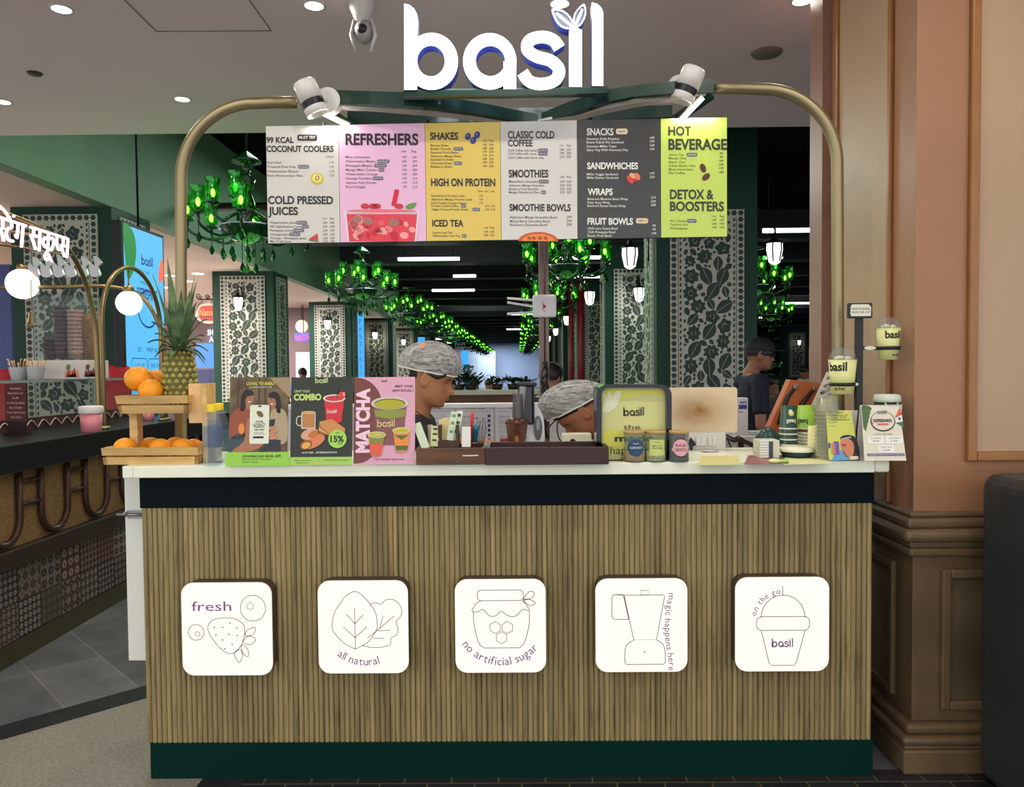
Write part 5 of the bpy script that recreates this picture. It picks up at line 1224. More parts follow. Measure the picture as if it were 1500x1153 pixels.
    b.build('face', t)

# ================================================================== things on the worktop
def on(px, py, dz=0): p = top(px, py); p.z += dz; return p
pine = mat('pine_slats', (214, 176, 112), .55, var=.16, vscale=6, stretch=(1, 6, 6))
# two-tier fruit stand
Yf = on(220, 681).y + .01
t = thing('fruit_stand', 'two tier pine slat fruit stand holding oranges and a pineapple, at the worktop end', 'fruit stand', (atY(222, 680, Yf).x, Yf, ZT))
def tray(px0, px1, pyt, pyb, px0b, px1b, dep, name):
    """open slatted tray: flared front of two slats, sides, floor"""
    b = MB(); a, q = atY(px0, pyt, Yf - .01), atY(px1, pyt, Yf - .01); c_, d = atY(px0b, pyb, Yf), atY(px1b, pyb, Yf); zt, zb = a.z, c_.z; zm = (zt + zb) / 2
    for z0, z1, f0, f1 in ((zb, zm - .003, 0, .45), (zm + .003, zt, .55, 1)):
        xa0, xa1 = c_.x + (a.x - c_.x) * f0, c_.x + (a.x - c_.x) * f1; xb0, xb1 = d.x + (q.x - d.x) * f0, d.x + (q.x - d.x) * f1
        for (y0_, y1_) in ((Yf - .02 * f1, Yf - .02 * f1 + .014), (Yf + dep, Yf + dep + .014)):
            yl = y0_ + .02 * (f1 - f0) if y0_ < Yf + .01 else y0_
            b.add([(xa0, yl, z0), (xb0, yl, z0), (xb1, y0_, z1), (xa1, y0_, z1), (xa0, yl + .014, z0), (xb0, yl + .014, z0), (xb1, y0_ + .014, z1), (xa1, y0_ + .014, z1)], [(0, 1, 2, 3), (7, 6, 5, 4), (3, 2, 6, 7), (0, 4, 5, 1), (1, 5, 6, 2), (0, 3, 7, 4)], pine)
        for xx0, xx1 in ((xa0, xa1), (xb0 - .012, xb1 - .012)):
            b.add([(xx0, Yf, z0), (xx0 + .012, Yf, z0), (xx1 + .012, Yf - .02 * f1, z1), (xx1, Yf - .02 * f1, z1), (xx0, Yf + dep, z0), (xx0 + .012, Yf + dep, z0), (xx1 + .012, Yf + dep, z1), (xx1, Yf + dep, z1)], [(0, 1, 2, 3), (7, 6, 5, 4), (3, 2, 6, 7), (0, 4, 5, 1), (1, 5, 6, 2), (0, 3, 7, 4)], pine)
    b.box(c_.x + .005, d.x - .005, Yf, Yf + dep, zb + .002, zb + .014, pine); b.build(name, t)
    return zb + .014
zlow = tray(150, 292, 656, 681, 152, 290, .19, 'lower_tray')
zup = tray(170, 276, 580, 606, 175, 274, .17, 'upper_tray')
b = MB(); a = atY(194, 640, Yf + .08); b.box(a.x, a.x + .028, Yf + .06, Yf + .1, ZT, zup - .012, pine, .002); b.build('upright', t)
b = MB(); a = atY(275, 600, Yf + .03); zt = atY(290, 562, Yf).z
b.box(a.x + .004, a.x + .058, Yf + .03, Yf + .048, zup - .05, zt, mat('pine_panel', (226, 182, 124), .55, var=.12, vscale=5)); b.box(a.x + .052, a.x + .07, Yf + .02, Yf + .10, ZT, zt, pine, .002)
b.build('side_board', t)
org = mat('orange_peel', (246, 156, 24), .42, var=.08, vscale=10, bump=.12, bscale=320)
def orange(px, py, rpx, Y, lb, grp):
    p = atY(px, py, Y); r = rpx / FPX * Y
    t_ = thing('orange', lb, 'orange', p - Vector((0, 0, r)), grp); b = MB(); b.ball(p, (r, r, r * .95), org, 28, 18); b.build('peel', t_)
    b = MB(); b.lathe([(0, .0005), (.004, 0), (.003, -.002)], p + Vector((.2 * r, .1 * r, r * .93)), ink(110, 130, 50), 8); b.build('stem_end', t_)
orange(203, 555, 19.5, Yf + .06, 'largest orange on the upper tray, farthest from the pineapple', 'oranges on the upper tray')
orange(229, 556, 15.5, Yf + .125, 'orange half hidden at the back of the upper tray against the pineapple', 'oranges on the upper tray')
orange(221, 572, 17.5, Yf + .025, 'orange lying in front on the upper tray', 'oranges on the upper tray')
for px, py, r_, dy, lb in ((183, 656, 15.5, .04, 'orange nearest the open end of the lower tray'), (205, 659, 15, .1, 'sunken orange behind the upright of the lower tray'), (220, 655, 15.5, .13, 'highest orange in the middle of the lower tray'), (235, 657, 15.5, .045, 'front orange in the middle of the lower tray'), (257, 654, 15, .13, 'rear orange of the lower tray near the bottles'), (268, 657, 15.5, .05, 'front orange of the lower tray nearest the bottles'), (283, 655, 13, .12, 'small orange in the corner of the lower tray by the bottles')): orange(px, py, r_, Yf + dy, lb, 'oranges in the lower tray')
# pineapple
pc = atY(263, 545, Yf + .07); base = Vector((pc.x, pc.y, zup)); hh = atY(263, 512, Yf + .07).z - zup
t = thing('pineapple', 'ripe green and yellow pineapple with long leafy crown on the upper tray', 'pineapple', base)
b = MB(); pm1 = mat('pineapple_skin', (96, 92, 40), .55, var=.3, vscale=12); pm2 = mat('pineapple_eye', (158, 150, 72), .5, var=.25, vscale=30)
prof = [(0, 0), (.036, .002), (.05, hh * .2), (.055, hh * .45), (.05, hh * .72), (.036, hh * .95), (0, hh)]; b.lathe(prof, base, pm1, 24); b.build('fruit_body', t)
b = MB()
def rad(z):
    for (r0, z0), (r1, z1) in zip(prof, prof[1:]):
        if z0 <= z <= z1: return r0 + (r1 - r0) * (z - z0) / max(1e-6, z1 - z0)
    return 0
nr = 10
for i in range(nr):
    z = hh * (.06 + .88 * i / (nr - 1)); n = 14
    for k in range(n):
        a = 2 * math.pi * (k + .5 * (i % 2)) / n; r_ = rad(z)
        M = Matrix.Translation(base + Vector((r_ * math.cos(a), r_ * math.sin(a), z))) @ Matrix.Rotation(a, 4, 'Z')
        s_ = .9 * r_ * math.pi / n
        b.add([(-.002, -s_, 0), (-.002, 0, s_ * 1.1), (-.002, s_, 0), (-.002, 0, -s_ * 1.1), (.008, 0, 0), (.005, -s_ * .55, 0), (.005, 0, s_ * .6), (.005, s_ * .55, 0), (.005, 0, -s_ * .6)], [(0, 1, 6, 5), (1, 2, 7, 6), (2, 3, 8, 7), (3, 0, 5, 8), (5, 6, 4), (6, 7, 4), (7, 8, 4), (8, 5, 4)][::1], pm2, True, M)
b.build('eyes', t)
b = MB(); lfm = mat('pineapple_leaf', (116, 142, 92), .5, col2=(62, 92, 62), vscale=24); rnd = random.Random(9); NL = 38
for k in range(NL):
    a = k * 2.4; lev = k / (NL - 1); L = (.075 + .085 * lev) * rnd.uniform(.85, 1.12); c_, s_ = math.cos(a), math.sin(a)
    up = .55 + 1.25 * lev; out = 1.0 - .66 * lev; pts = []
    for q in range(8):
        u = q / 7; rr_ = .014 + L * out * u; zz = hh - .012 + .035 * lev + L * (up * u - (1.05 - .95 * lev) * u * u)
        pts.append((rr_ * c_, rr_ * s_, zz))
    w_ = [.011, .0135, .0145, .0135, .0115, .0085, .0045, .0005]; vs_ = []
    for q, (x, y, z) in enumerate(pts): vs_ += [(x - s_ * w_[q], y + c_ * w_[q], z + .003), (x, y, z - .002), (x + s_ * w_[q], y - c_ * w_[q], z + .003)]
    fs = []
    for q in range(7): fs += [(3 * q, 3 * q + 1, 3 * q + 4, 3 * q + 3), (3 * q + 1, 3 * q + 2, 3 * q + 5, 3 * q + 4)]
    b.add(vs_, fs, lfm, True, Matrix.Translation(base))
b.build('leaf_crown', t)
# water bottles
pet = see_through('bottle_plastic', (248, 251, 253), .09, .04, (225, 235, 245)); capy = mat('cap_yellow', (236, 204, 30), .4); labm = see_through('bottle_label_blue', (236, 241, 250), .12, .3, (150, 170, 210))
for i, (px, py, lb) in enumerate(((312, 682, 'clear water bottle with yellow cap, front one of the pair beside the fruit stand'), (322, 677, 'clear water bottle with yellow cap, hidden half behind its twin beside the loyalty poster'))):
    p = on(px, py); H_ = .205
    t = thing('water_bottle', lb, 'bottle', p, 'yellow capped water bottles')
    b = MB(); b.lathe([(0, .004), (.026, 0), (.031, .006), (.0315, .05), (.030, .055), (.0315, .06), (.0315, .135), (.028, .155), (.016, .178), (.0135, .184), (.0135, .19)], p, pet, 24); b.build('bottle_body', t)
    b = MB(); b.lathe([(.0162, .18), (.0165, .204), (.015, H_), (0, H_)], p, capy, 24); b.build('cap', t)
    b = MB(); b.lathe([(.0322, .062), (.0322, .132)], p, labm, 24); b.build('bottle_label', t)
    b = MB(); b.lathe([(0, .006), (.029, .006), (.029, .15), (0, .15)], p, see_through('water', (246, 250, 253), .01, .02), 20); b.build('water', t)
# three posters standing in a row
def poster(px0, px1, py0, py1, name_lb, draw, Y, crop):
    a, q = atY(px0, py0, Y), atY(px1, py1, Y); W_, H_ = q.x - a.x, a.z - ZT - .001; lean = .035
    c0 = Vector(((a.x + q.x) / 2, Y, ZT + .001)); c1 = c0 + Vector((0, lean, H_))
    M = frame((c0 + c1) / 2, (1, 0, 0), (0, lean, H_)); Hs = (c1 - c0).length
    t = thing('poster_stand', name_lb, 'poster', c0, 'posters standing on the worktop')
    b = MB(); art = Art(b, M, (px0, py0, px1, py1), W_, Hs); draw(art, b, M, W_, Hs, crop); b.build('poster_board', t)
    b = MB(); xm = c0.x; b.add([(xm - .03, Y + .01, ZT + .06), (xm + .03, Y + .01, ZT + .06), (xm + .03, Y + .07, ZT + .001), (xm - .03, Y + .07, ZT + .001), (xm - .03, Y + .012, ZT + .06), (xm + .03, Y + .012, ZT + .06), (xm + .03, Y + .072, ZT + .001), (xm - .03, Y + .072, ZT + .001)], [(0, 1, 2, 3), (7, 6, 5, 4), (0, 4, 5, 1), (2, 6, 7, 3), (1, 5, 6, 2), (0, 3, 7, 4)], ink(180, 170, 150)); b.build('easel_back', t)
def base_board(b, M, W_, Hs, m): b.prism([(-W_ / 2 + .001, -Hs / 2), (W_ / 2 - .001, -Hs / 2), (W_ / 2 - .001, Hs / 2), (-W_ / 2 + .001, Hs / 2)], -.004, 0, m, M, ink(170, 150, 130))
skin = ink(168, 112, 82); hairc = ink(32, 24, 24); LIME = ink(150, 206, 70)
def cup2d(art, x0, x1, y0, y1, x0b, x1b, m, rim, top_m, lay=3):
    art.poly([(x0, y0), (x1, y0), (x1b, y1)] + oval((x0b + x1b) / 2, y1, (x1b - x0b) / 2, (x1b - x0b) * .1, 0, 10, 0, 180) + [(x0b, y1)], m, lay)
    art.oval((x0 + x1) / 2, y0, (x1 - x0) / 2 + (x1 - x0) * .05, (x1 - x0) * .19, rim, lay + 1); art.oval((x0 + x1) / 2, y0, (x1 - x0) / 2 - (x1 - x0) * .05, (x1 - x0) * .13, top_m, lay + 2)
def draw_loyal(art, b, M, W_, Hs, crop):
    base_board(b, M, W_, Hs, mat('poster_warm_scene', (118, 98, 66), .5, col2=(84, 66, 44), vscale=22)); art.crop(*crop)
    for x in (170, 260, 410, 480): art.rect(x, 105, x + 22, 420, ink(76, 60, 44), 1)
    art.poly([(540, 105), (775, 105), (775, 330), (700, 260)], ink(160, 138, 102), 1)
    # two women beside each other, hand with phone in front
    for cx_, cy_, s_ in ((300, 335, 1), (585, 360, -1)):
        art.poly(spline([(cx_ - 85 * s_, cy_ + 130), (cx_ - 82 * s_, cy_ - 20), (cx_ - 40 * s_, cy_ - 90), (cx_ + 20 * s_, cy_ - 96), (cx_ + 60 * s_, cy_ - 60), (cx_ + 40 * s_, cy_ - 30), (cx_ - 20 * s_, cy_ - 20), (cx_ - 35 * s_, cy_ + 60), (cx_ - 40 * s_, cy_ + 120)], 4, True), hairc, 2)
        art.oval(cx_ + 10 * s_, cy_, 52, 72, skin, 1.8, 8 * s_); art.rect(cx_ - 24, cy_ + 40, cx_ + 22, cy_ + 120, skin, 1.7); art.poly(oval(cx_ + 14 * s_, cy_ + 30, 20, 12, 0, 10, 0, 180), ink(236, 226, 216), 4)
        for dx in (-16, 22): art.oval(cx_ + dx * s_, cy_ - 14, 6, 3.5, ink(40, 26, 24), 4)
        art.line([(cx_ + 10 * s_, cy_ - 10), (cx_ + 14 * s_, cy_ + 12)], 4, ink(136, 86, 62), 4)
    art.poly(spline([(90, 600), (130, 480), (210, 440), (320, 470), (330, 700), (230, 770), (110, 760)], 3, True), ink(150, 76, 54), 2)
    art.poly(spline([(85, 910), (90, 780), (200, 720), (330, 740), (330, 910)], 3, True), ink(54, 74, 80), 2)
    art.poly(spline([(560, 480), (690, 450), (750, 560), (745, 800), (640, 830), (560, 700)], 3, True), ink(176, 156, 122), 2); art.poly([(545, 570), (612, 560), (600, 640), (545, 640)], ink(44, 38, 46), 3); art.poly([(560, 780), (680, 790), (670, 915), (430, 915)], ink(46, 46, 56), 3)
    art.poly(spline([(120, 915), (260, 800), (290, 590), (335, 560), (340, 830), (520, 790), (430, 880), (300, 915)], 3, True), skin, 4)
    for k, y in enumerate((660, 700, 735, 765)): art.oval(570 + (k % 2) * 26, y, 50, 19, ink(196, 136, 104), 5, -10)
    art.oval(230, 665, 34, 60, ink(228, 140, 50), 4)
    art.rect(325, 405, 545, 830, ink(226, 230, 206), 6, r=18); art.rect(418, 412, 455, 428, ink(24, 24, 24), 7, r=6); art.oval(440, 505, 44, 28, ink(120, 92, 50), 7, 40)
    for k, (s_, w, cap) in enumerate((('YOUR', 90, 22), ('LOYALTY', 140, 22), ('POINTS', 120, 24), ('ARE HERE', 110, 16))): art.text(434, 600 + k * 28, cap, s_, ink(60, 60, 44), w=w, align='c', lay=7, bold=.02)
    art.text(434, 712, 12, 'EARN POINTS', ink(100, 100, 80), w=110, align='c', lay=7); art.text(434, 730, 12, 'WITH EVERY SIP', ink(100, 100, 80), w=120, align='c', lay=7); art.rect(365, 748, 485, 770, ink(24, 24, 24), 7, r=6)
    art.text(440, 186, 32, 'LOYAL TO BASIL?', ink(226, 222, 60), w=318, align='c', lay=7, bold=.02); art.text(440, 218, 15, 'GET REWARDED EVERY TIME', ink(226, 222, 216), w=260, align='c', lay=7)
    art.rect(60, 920, 782, 1072, LIME, 6); art.text(255, 978, 26, 'DOWNLOAD BASIL APP,', ink(34, 44, 20), w=440, lay=7, bold=.02); art.text(250, 1006, 15, 'SIGN UP AND GET A FREE DRINK', ink(50, 64, 30), w=330, lay=7); art.text(250, 1036, 15, 'ON FIRST ORDER', ink(50, 64, 30), w=180, lay=7)
def draw_combo(art, b, M, W_, Hs, crop):
    base_board(b, M, W_, Hs, mat('poster_dark_olive', (48, 54, 44), .5)); art.crop(*crop)
    art_mark(art, 1040, 164, 62, ink(200, 226, 150), 2); art.text(805, 266, 26, 'CRAFT YOUR', ink(200, 220, 130), w=175, lay=2, bold=.02); art.text(800, 352, 66, 'COMBO', ink(196, 222, 110), w=312, lay=2, bold=.045)
    cup2d(art, 1145, 1375, 335, 590, 1172, 1345, ink(214, 44, 54), ink(232, 214, 210), ink(206, 60, 64)); art_mark(art, 1184, 500, 46, ink(240, 220, 214), 6); art.line([(1290, 330), (1308, 210)], 9, ink(30, 34, 30), 7); art.oval(1350, 300, 40, 34, ink(224, 66, 54), 7, 30); art.oval(1372, 290, 14, 24, ink(240, 150, 120), 8)
    art.rect(888, 480, 1052, 670, ink(206, 196, 180), 3, r=20); art.rect(902, 500, 1040, 655, ink(190, 130, 74), 4, r=16); art.oval(972, 490, 80, 18, ink(214, 170, 116), 5); art.line(spline([(888, 530), (845, 540), (836, 600), (860, 632), (890, 628)], 4), 12, ink(206, 198, 186), 3)
    for dx, dy, c_ in ((0, 110, (150, 96, 50)), (-4, 70, (214, 164, 92)), (0, 34, (176, 110, 58)), (6, 0, (206, 140, 78))): art.poly([(1090 + dx, 590 + dy), (1230 + dx, 562 + dy), (1392, 672 + dy * .7), (1380, 700 + dy * .6), (1200, 720 + dy * .2), (1092 + dx, 620 + dy)], ink(*c_), 4 + (110 - dy) * .02)
    for x, y, rx, ry, ro, c_ in ((985, 725, 100, 56, -20, (216, 164, 126)), (1030, 730, 60, 38, -24, (196, 112, 54)), (1030, 810, 140, 66, -24, (220, 128, 84)), (950, 845, 70, 50, -20, (150, 86, 44)), (950, 850, 52, 34, -20, (224, 176, 70))): art.oval(x, y, rx, ry, ink(*c_), 7 + ry * -.01, ro); art.lay += 0
    art.oval(1304, 782, 104, 100, ink(166, 216, 84), 9); art.text(1304, 726, 18, 'GET', ink(30, 40, 24), w=50, align='c', lay=10); art.text(1300, 815, 66, '15%', ink(24, 30, 20), w=150, align='c', lay=10, bold=.03); art.text(1334, 845, 20, 'OFF', ink(30, 40, 24), w=50, align='c', lay=10)
    art.text(1100, 938, 18, 'ALL DAY TREAT  -  ANY BEVERAGE WITH FOOD', ink(226, 230, 210), w=400, align='c', lay=3, bold=.02)
    art.rect(750, 978, 1470, 1066, ink(166, 206, 92), 3); art.text(912, 1022, 12, 'DINE IN / TAKE AWAY', ink(60, 84, 40), w=180, align='c', lay=4); art.text(912, 1048, 12, 'TERMS APPLY', ink(60, 84, 40), w=150, align='c', lay=4); art.text(1290, 1022, 14, 'MIX AND MATCH TO SAVE MORE', ink(60, 84, 40), w=260, align='c', lay=4); art.line([(1100, 990), (1100, 1040)], 3, ink(120, 160, 70), 4)
def draw_matcha(art, b, M, W_, Hs, crop):
    base_board(b, M, W_, Hs, mat('poster_pink', (222, 166, 186), .5)); art.crop(*crop)
    br_ = ink(120, 62, 56); art.poly([(45, 68)] + oval(70, 430, 320, 362, 0, 20, -88, 40)[0:] + oval(70, 900, 230, 170, 0, 10, -20, 88)[2:] + [(45, 1070)], br_, 1)
    art.text(228, 945, 148, 'MATCHA', ink(244, 206, 222), w=752, rot=90, lay=3, bold=.05)
    art_mark(art, 374, 122, 28, ink(92, 44, 52), 2); art.text(752, 186, 26, 'MEET YOUR', ink(104, 52, 60), w=214, align='r', lay=2, bold=.02); art.text(762, 236, 26, 'NEW RITUAL !', ink(104, 52, 60), w=260, align='r', lay=2, bold=.02)
    cup2d(art, 272, 680, 372, 830, 335, 630, ink(134, 84, 82), ink(206, 198, 178), ink(86, 84, 40)); art.oval(476, 385, 176, 56, ink(178, 172, 44), 7); art.poly([(292, 450), (668, 450), (655, 530), (480, 556), (310, 530)], ink(140, 148, 56), 4.2)
    art_mark(art, 326, 648, 92, ink(222, 196, 136), 6)
    cup2d(art, 222, 424, 738, 975, 252, 372, ink(226, 96, 66), ink(220, 196, 150), ink(176, 186, 60), 8); art.poly([(236, 775), (412, 775), (404, 850), (330, 820), (290, 850), (240, 830)], ink(128, 138, 60), 9); art.line([(300, 745), (360, 735), (390, 750)], 8, ink(226, 224, 160), 11)
    cup2d(art, 520, 716, 690, 925, 548, 690, ink(236, 144, 44), ink(222, 200, 150), ink(190, 186, 40), 8); art.poly([(535, 745), (705, 745), (620, 800)], ink(96, 110, 66), 9); art.poly([(545, 866), (695, 866), (686, 920), (556, 920)], ink(80, 104, 70), 9)
    art.text(475, 1032, 17, 'TRY IT DIFFERENT, ENJOY INSIDE', ink(120, 64, 76), w=350, align='c', lay=3, bold=.02)
Yp = on(420, 682).y
poster(331, 421, 553, 682, 'warm toned loyalty app poster with two women and a phone, next to the bottles', draw_loyal, Yp, (320, 540, 7.5))
poster(422, 516, 553, 682, 'dark green combo poster with red drink, sandwich and wrap, middle of the three posters', draw_combo, Yp, (320, 540, 7.5))
poster(517, 608, 553, 681, 'pink and brown matcha poster with three green cups, next to the wooden caddy', draw_matcha, Yp, (510, 545, 7.955))
# wooden caddy with sachets
walnut = mat('walnut', (96, 62, 40), .5, var=.25, vscale=5, stretch=(1, 8, 8)); walnut_d = mat('walnut_dark', (70, 46, 32), .55)
Yc_ = on(660, 681).y; a, q = atY(609, 657, Yc_), atY(711, 681, Yc_); xl_, xr_, zt = a.x, q.x, a.z
t = thing('condiment_caddy', 'walnut wood caddy with drawer holding straws and sachets, beside the matcha poster', 'caddy', ((xl_ + xr_) / 2, Yc_, ZT))
b = MB(); b.box(xl_, xr_, Yc_, Yc_ + .012, ZT, zt, walnut, .002); b.box(xl_, xl_ + .01, Yc_ + .012, Yc_ + .17, ZT, zt, walnut); b.box(xr_ - .01, xr_, Yc_ + .012, Yc_ + .17, ZT, zt, walnut); b.box(xl_ + .01, xr_ - .01, Yc_ + .158, Yc_ + .17, ZT, zt, walnut); b.box(xl_ + .01, xr_ - .01, Yc_ + .012, Yc_ + .158, ZT, ZT + .012, walnut_d); b.build('tray_body', t)
b = MB(); x1, x2, z1 = atY(642, 640, Yc_ + .06).x, atY(672, 640, Yc_ + .06).x, atY(642, 622, Yc_ + .1).z
b.box(x1, x2, Yc_ + .045, Yc_ + .052, ZT + .01, zt + .02, walnut_d); b.box(x1, x1 + .008, Yc_ + .052, Yc_ + .12, ZT + .01, z1, walnut_d); b.box(x2 - .008, x2, Yc_ + .052, Yc_ + .12, ZT + .01, z1, walnut_d); b.box(x1 + .008, x2 - .008, Yc_ + .113, Yc_ + .12, ZT + .01, z1 - .01, walnut_d); b.build('divider', t)
b = MB(); p, r_ = atY(678, 667.5, Yc_), atY(701, 667, Yc_); b.tube([(p.x, Yc_ - .001, p.z), (p.x + .002, Yc_ - .009, p.z), (r_.x - .002, Yc_ - .009, r_.z), (r_.x, Yc_ - .001, r_.z)], .0025, ink(220, 206, 190), 6); b.build('handle', t)
def slip(name, lb, cat, grp, x0, y0, x1, y1, wpx, Y, m, thick=.004, rx=None, printed=None):
    """flat packet from foot (x0,y0) to tip (x1,y1)"""
    a_, c_ = atY(x0, y0, Y), atY(x1, y1, Y + .01); w_ = wpx / FPX * Y; M = frame((a_ + c_) / 2, (c_ - a_).cross(Vector((0, 1, 0))) * -1, c_ - a_); L_ = (c_ - a_).length
    b = MB(); b.prism(rounded(-w_ / 2, -L_ / 2, w_ / 2, L_ / 2, min(.002, w_ / 4), 2), -thick / 2, thick / 2, m, M)
    if printed:
        for q_ in (-.25, .05, .3): b.prism([(-w_ * .28, L_ * q_), (w_ * .28, L_ * q_), (w_ * .28, L_ * q_ + L_ * .1), (-w_ * .28, L_ * q_ + L_ * .1)], thick / 2 + .0004, thick / 2 + .0004, printed, M)
    tag(b.build(name), lb, cat, grp)
pg = ink(206, 220, 186); pw_ = ink(222, 220, 212)
slip('sachet', 'pale green paper packet leaning out of the caddy over the matcha poster', 'sachet', 'packets in the walnut caddy', 624, 657, 610, 620, 12, Yc_ + .03, pg, .005)
slip('sachet', 'dull pink slim packet standing between pale green ones in the caddy', 'sachet', 'packets in the walnut caddy', 632, 657, 630, 622, 7, Yc_ + .08, ink(186, 160, 150))
slip('sachet', 'cream and green packet with dark print in the caddy, behind the pale green packet', 'sachet', 'packets in the walnut caddy', 636, 654, 638, 624, 12, Yc_ + .05, ink(204, 206, 150), .004, None, ink(60, 60, 50))
slip('sachet', 'black and white packet at the rear of the caddy, near the poster edge', 'sachet', 'packets in the walnut caddy', 627, 650, 627, 622, 20, Yc_ + .13, ink(46, 46, 44), .004)
for i, (x0, x1, y1) in enumerate(((648, 646, 614), (652, 652, 612), (656, 658, 612))): slip('sugar_stick', 'cream yellow sugar stick, %s of three in the middle slot of the caddy' % ['first', 'second', 'third'][i], 'sachet', 'cream sugar sticks in the caddy', x0, 645, x1, y1, 7, Yc_ + .10 - i * .004, ink(222, 202, 140))
slip('straw_packet', 'white and green paper straw packet, front one in the caddy', 'straw', 'paper straw packets', 659, 645, 666, 603, 10, Yc_ + .07, pg, .006, None, ink(120, 150, 110))
slip('straw_packet', 'white and green paper straw packet with dark print, rear one in the caddy', 'straw', 'paper straw packets', 667, 645, 674, 602, 9, Yc_ + .085, ink(214, 222, 200), .006, None, ink(70, 80, 70))
slip('napkin_pack', 'white folded pack in the front of the caddy under the red pen', 'napkin', None, 683, 655, 683, 625, 13, Yc_ + .05, pw_, .012)
slip('sachet', 'greyish sachet bundle behind the white folded pack', 'sachet', 'packets in the walnut caddy', 681, 640, 680, 616, 11, Yc_ + .09, ink(136, 130, 122), .01)
for nm, x0, y0, x1, y1, w_, c_, lb in (('pen', 690, 650, 692, 603, .005, (216, 40, 46), 'red pen standing in the wooden caddy'), ('marker', 695, 648, 698, 621, .009, (22, 112, 138), 'thick teal marker standing in the wooden caddy')):
    b = MB(); a_, c2 = atY(x0, y0, Yc_ + .1), atY(x1, y1, Yc_ + .1); d = (c2 - a_)
    b.tube([a_, a_ + d * .62, a_ + d * .64, a_ + d * .9, c2], [w_, w_, w_ * 1.15, w_ * 1.05, w_ * .4], ink(*c_), 12); o = thing(nm, lb, 'pen', a_); b.build('barrel', o)
b = MB(); a_ = atY(704, 650, Yc_ + .12)
for k in range(7): b.tube([atY(700 + k * 1.3, 652, Yc_ + .13), atY(698 + k * 2.4, 632, Yc_ + .13), atY(700 + k * 1.6 + (k % 2) * 3, 613 + (k % 3) * 2, Yc_ + .13)], .0014, ink(96, 92, 94), 5)
b.ball(atY(698, 612, Yc_ + .12), .003, ink(50, 46, 50), 8, 6); tag(b.build('wire_whisk'), 'thin wire whisk standing at the end of the walnut caddy', 'whisk')
# long dark brown tray
Yt = on(800, 681).y; a, q = atY(711, 656, Yt), atY(892, 681, Yt)
t = thing('serving_tray', 'long dark brown open wooden tray in the middle of the worktop', 'tray', ((a.x + q.x) / 2, Yt, ZT)); dbr = mat('dark_brown_wood', (58, 34, 32), .5, var=.1, vscale=8)
b = MB(); b.box(a.x, q.x, Yt, Yt + .012, ZT, a.z, dbr, .002); b.box(a.x, q.x, Yt + .19, Yt + .202, ZT, a.z, dbr, .002); b.box(a.x, a.x + .012, Yt + .012, Yt + .19, ZT, a.z, dbr); b.box(q.x - .012, q.x, Yt + .012, Yt + .19, ZT, a.z, dbr); b.build('rim_walls', t)
b = MB(); b.box(a.x + .012, q.x - .012, Yt + .012, Yt + .19, ZT, ZT + .01, dbr); b.build('tray_floor', t)
# back work table inside the stall
b = MB(); b.box(-1.2, 1.2, 3.55, 3.93, .86, .90, mat('steel_table', (150, 150, 152), .3, .7)); 
for x in (-1.15, 1.15):
    for y in (3.6, 3.88): b.box(x - .02, x + .02, y - .02, y + .02, 0, .86, steel)
tag(b.build('work_table'), 'steel work table inside the stall along its rear wall', 'table')
# juicer
Yj = 2.9; x0 = atY(775, 650, Yj).x; zj = ZT
t = thing('juicer', 'slow juicer with white body, dark oval inset and brown juicing bowl, behind the brown tray', 'juicer', (x0, Yj, zj)); whj = mat('juicer_white', (206, 206, 212), .3)
def jz(px, py): v = atY(px, py, Yj); return (v.x, v.z)
Mj = front_frame(0, Yj, 0)
b = MB(); b.prism(spline([jz(782, 592), jz(776, 625), jz(772, 640), jz(750, 648)], 4) + [jz(742, 650), (jz(742, 664)[0], ZT), (jz(798, 664)[0], ZT)] + spline([jz(798, 640), jz(796, 612), jz(788, 596)], 4), -.10, .0, whj, Mj); b.build('motor_body', t)
b = MB(); b.prism([jz(*q) for q in oval(788, 627, 6.2, 18)], 0, .006, mat('juicer_grey', (86, 88, 92), .25), Mj); b.prism([jz(*q) for q in oval(788, 622, 2.4, 9)], .006, .009, ink(140, 142, 146), Mj); b.build('inset_panel', t)
c_ = atY(757, 640, Yj - .05); brn = mat('juicer_bowl_brown', (84, 44, 32), .25, var=.2, vscale=20); rj = 15.5 / FPX * Yj
b = MB(); b.lathe([(rj * .75, -.03), (rj * .9, .0), (rj, .045), (rj * 1.1, .05), (rj * 1.1, .06), (rj * .3, .075), (0, .075)], (c_.x, c_.y, c_.z), brn, 28, closed=True)
b.tube([(c_.x - rj * .6, c_.y - .02, c_.z - .012), (c_.x - rj * 1.5, c_.y - .03, c_.z - .01)], .009, ink(120, 44, 40), 10); b.cyl((c_.x, c_.y - rj * .85, c_.z + .005), (c_.x, c_.y - rj * 1.05, c_.z - .02), .008, ink(150, 96, 40), seg=8); b.build('juicing_bowl', t)
b = MB(); b.lathe([(rj * .55, .07), (rj * .5, .10), (rj * .45, .16)], (c_.x + .005, c_.y, c_.z), mat('juicer_smoke_lid', (88, 80, 80), .2, alpha=.8), 20); b.build('lid', t)
b = MB(); c2 = atY(771, 600, Yj); b.box(c2.x - .03, c2.x + .03, Yj - .03, Yj + .05, atY(771, 622, Yj).z, atY(771, 563, Yj).z, mat('hopper_dark_plastic', (32, 32, 38), .2), .01); b.box(c2.x - .035, c2.x + .04, Yj - .035, Yj + .055, atY(771, 566, Yj).z, atY(771, 560, Yj).z, ink(26, 26, 30), .006); b.tube([atY(762, 616, Yj - .03), atY(764, 590, Yj - .03), atY(766, 566, Yj - .03)], [.013, .011, .013], see_through('clear_chute', (210, 215, 220), .3), 12); b.build('feed_hopper', t)
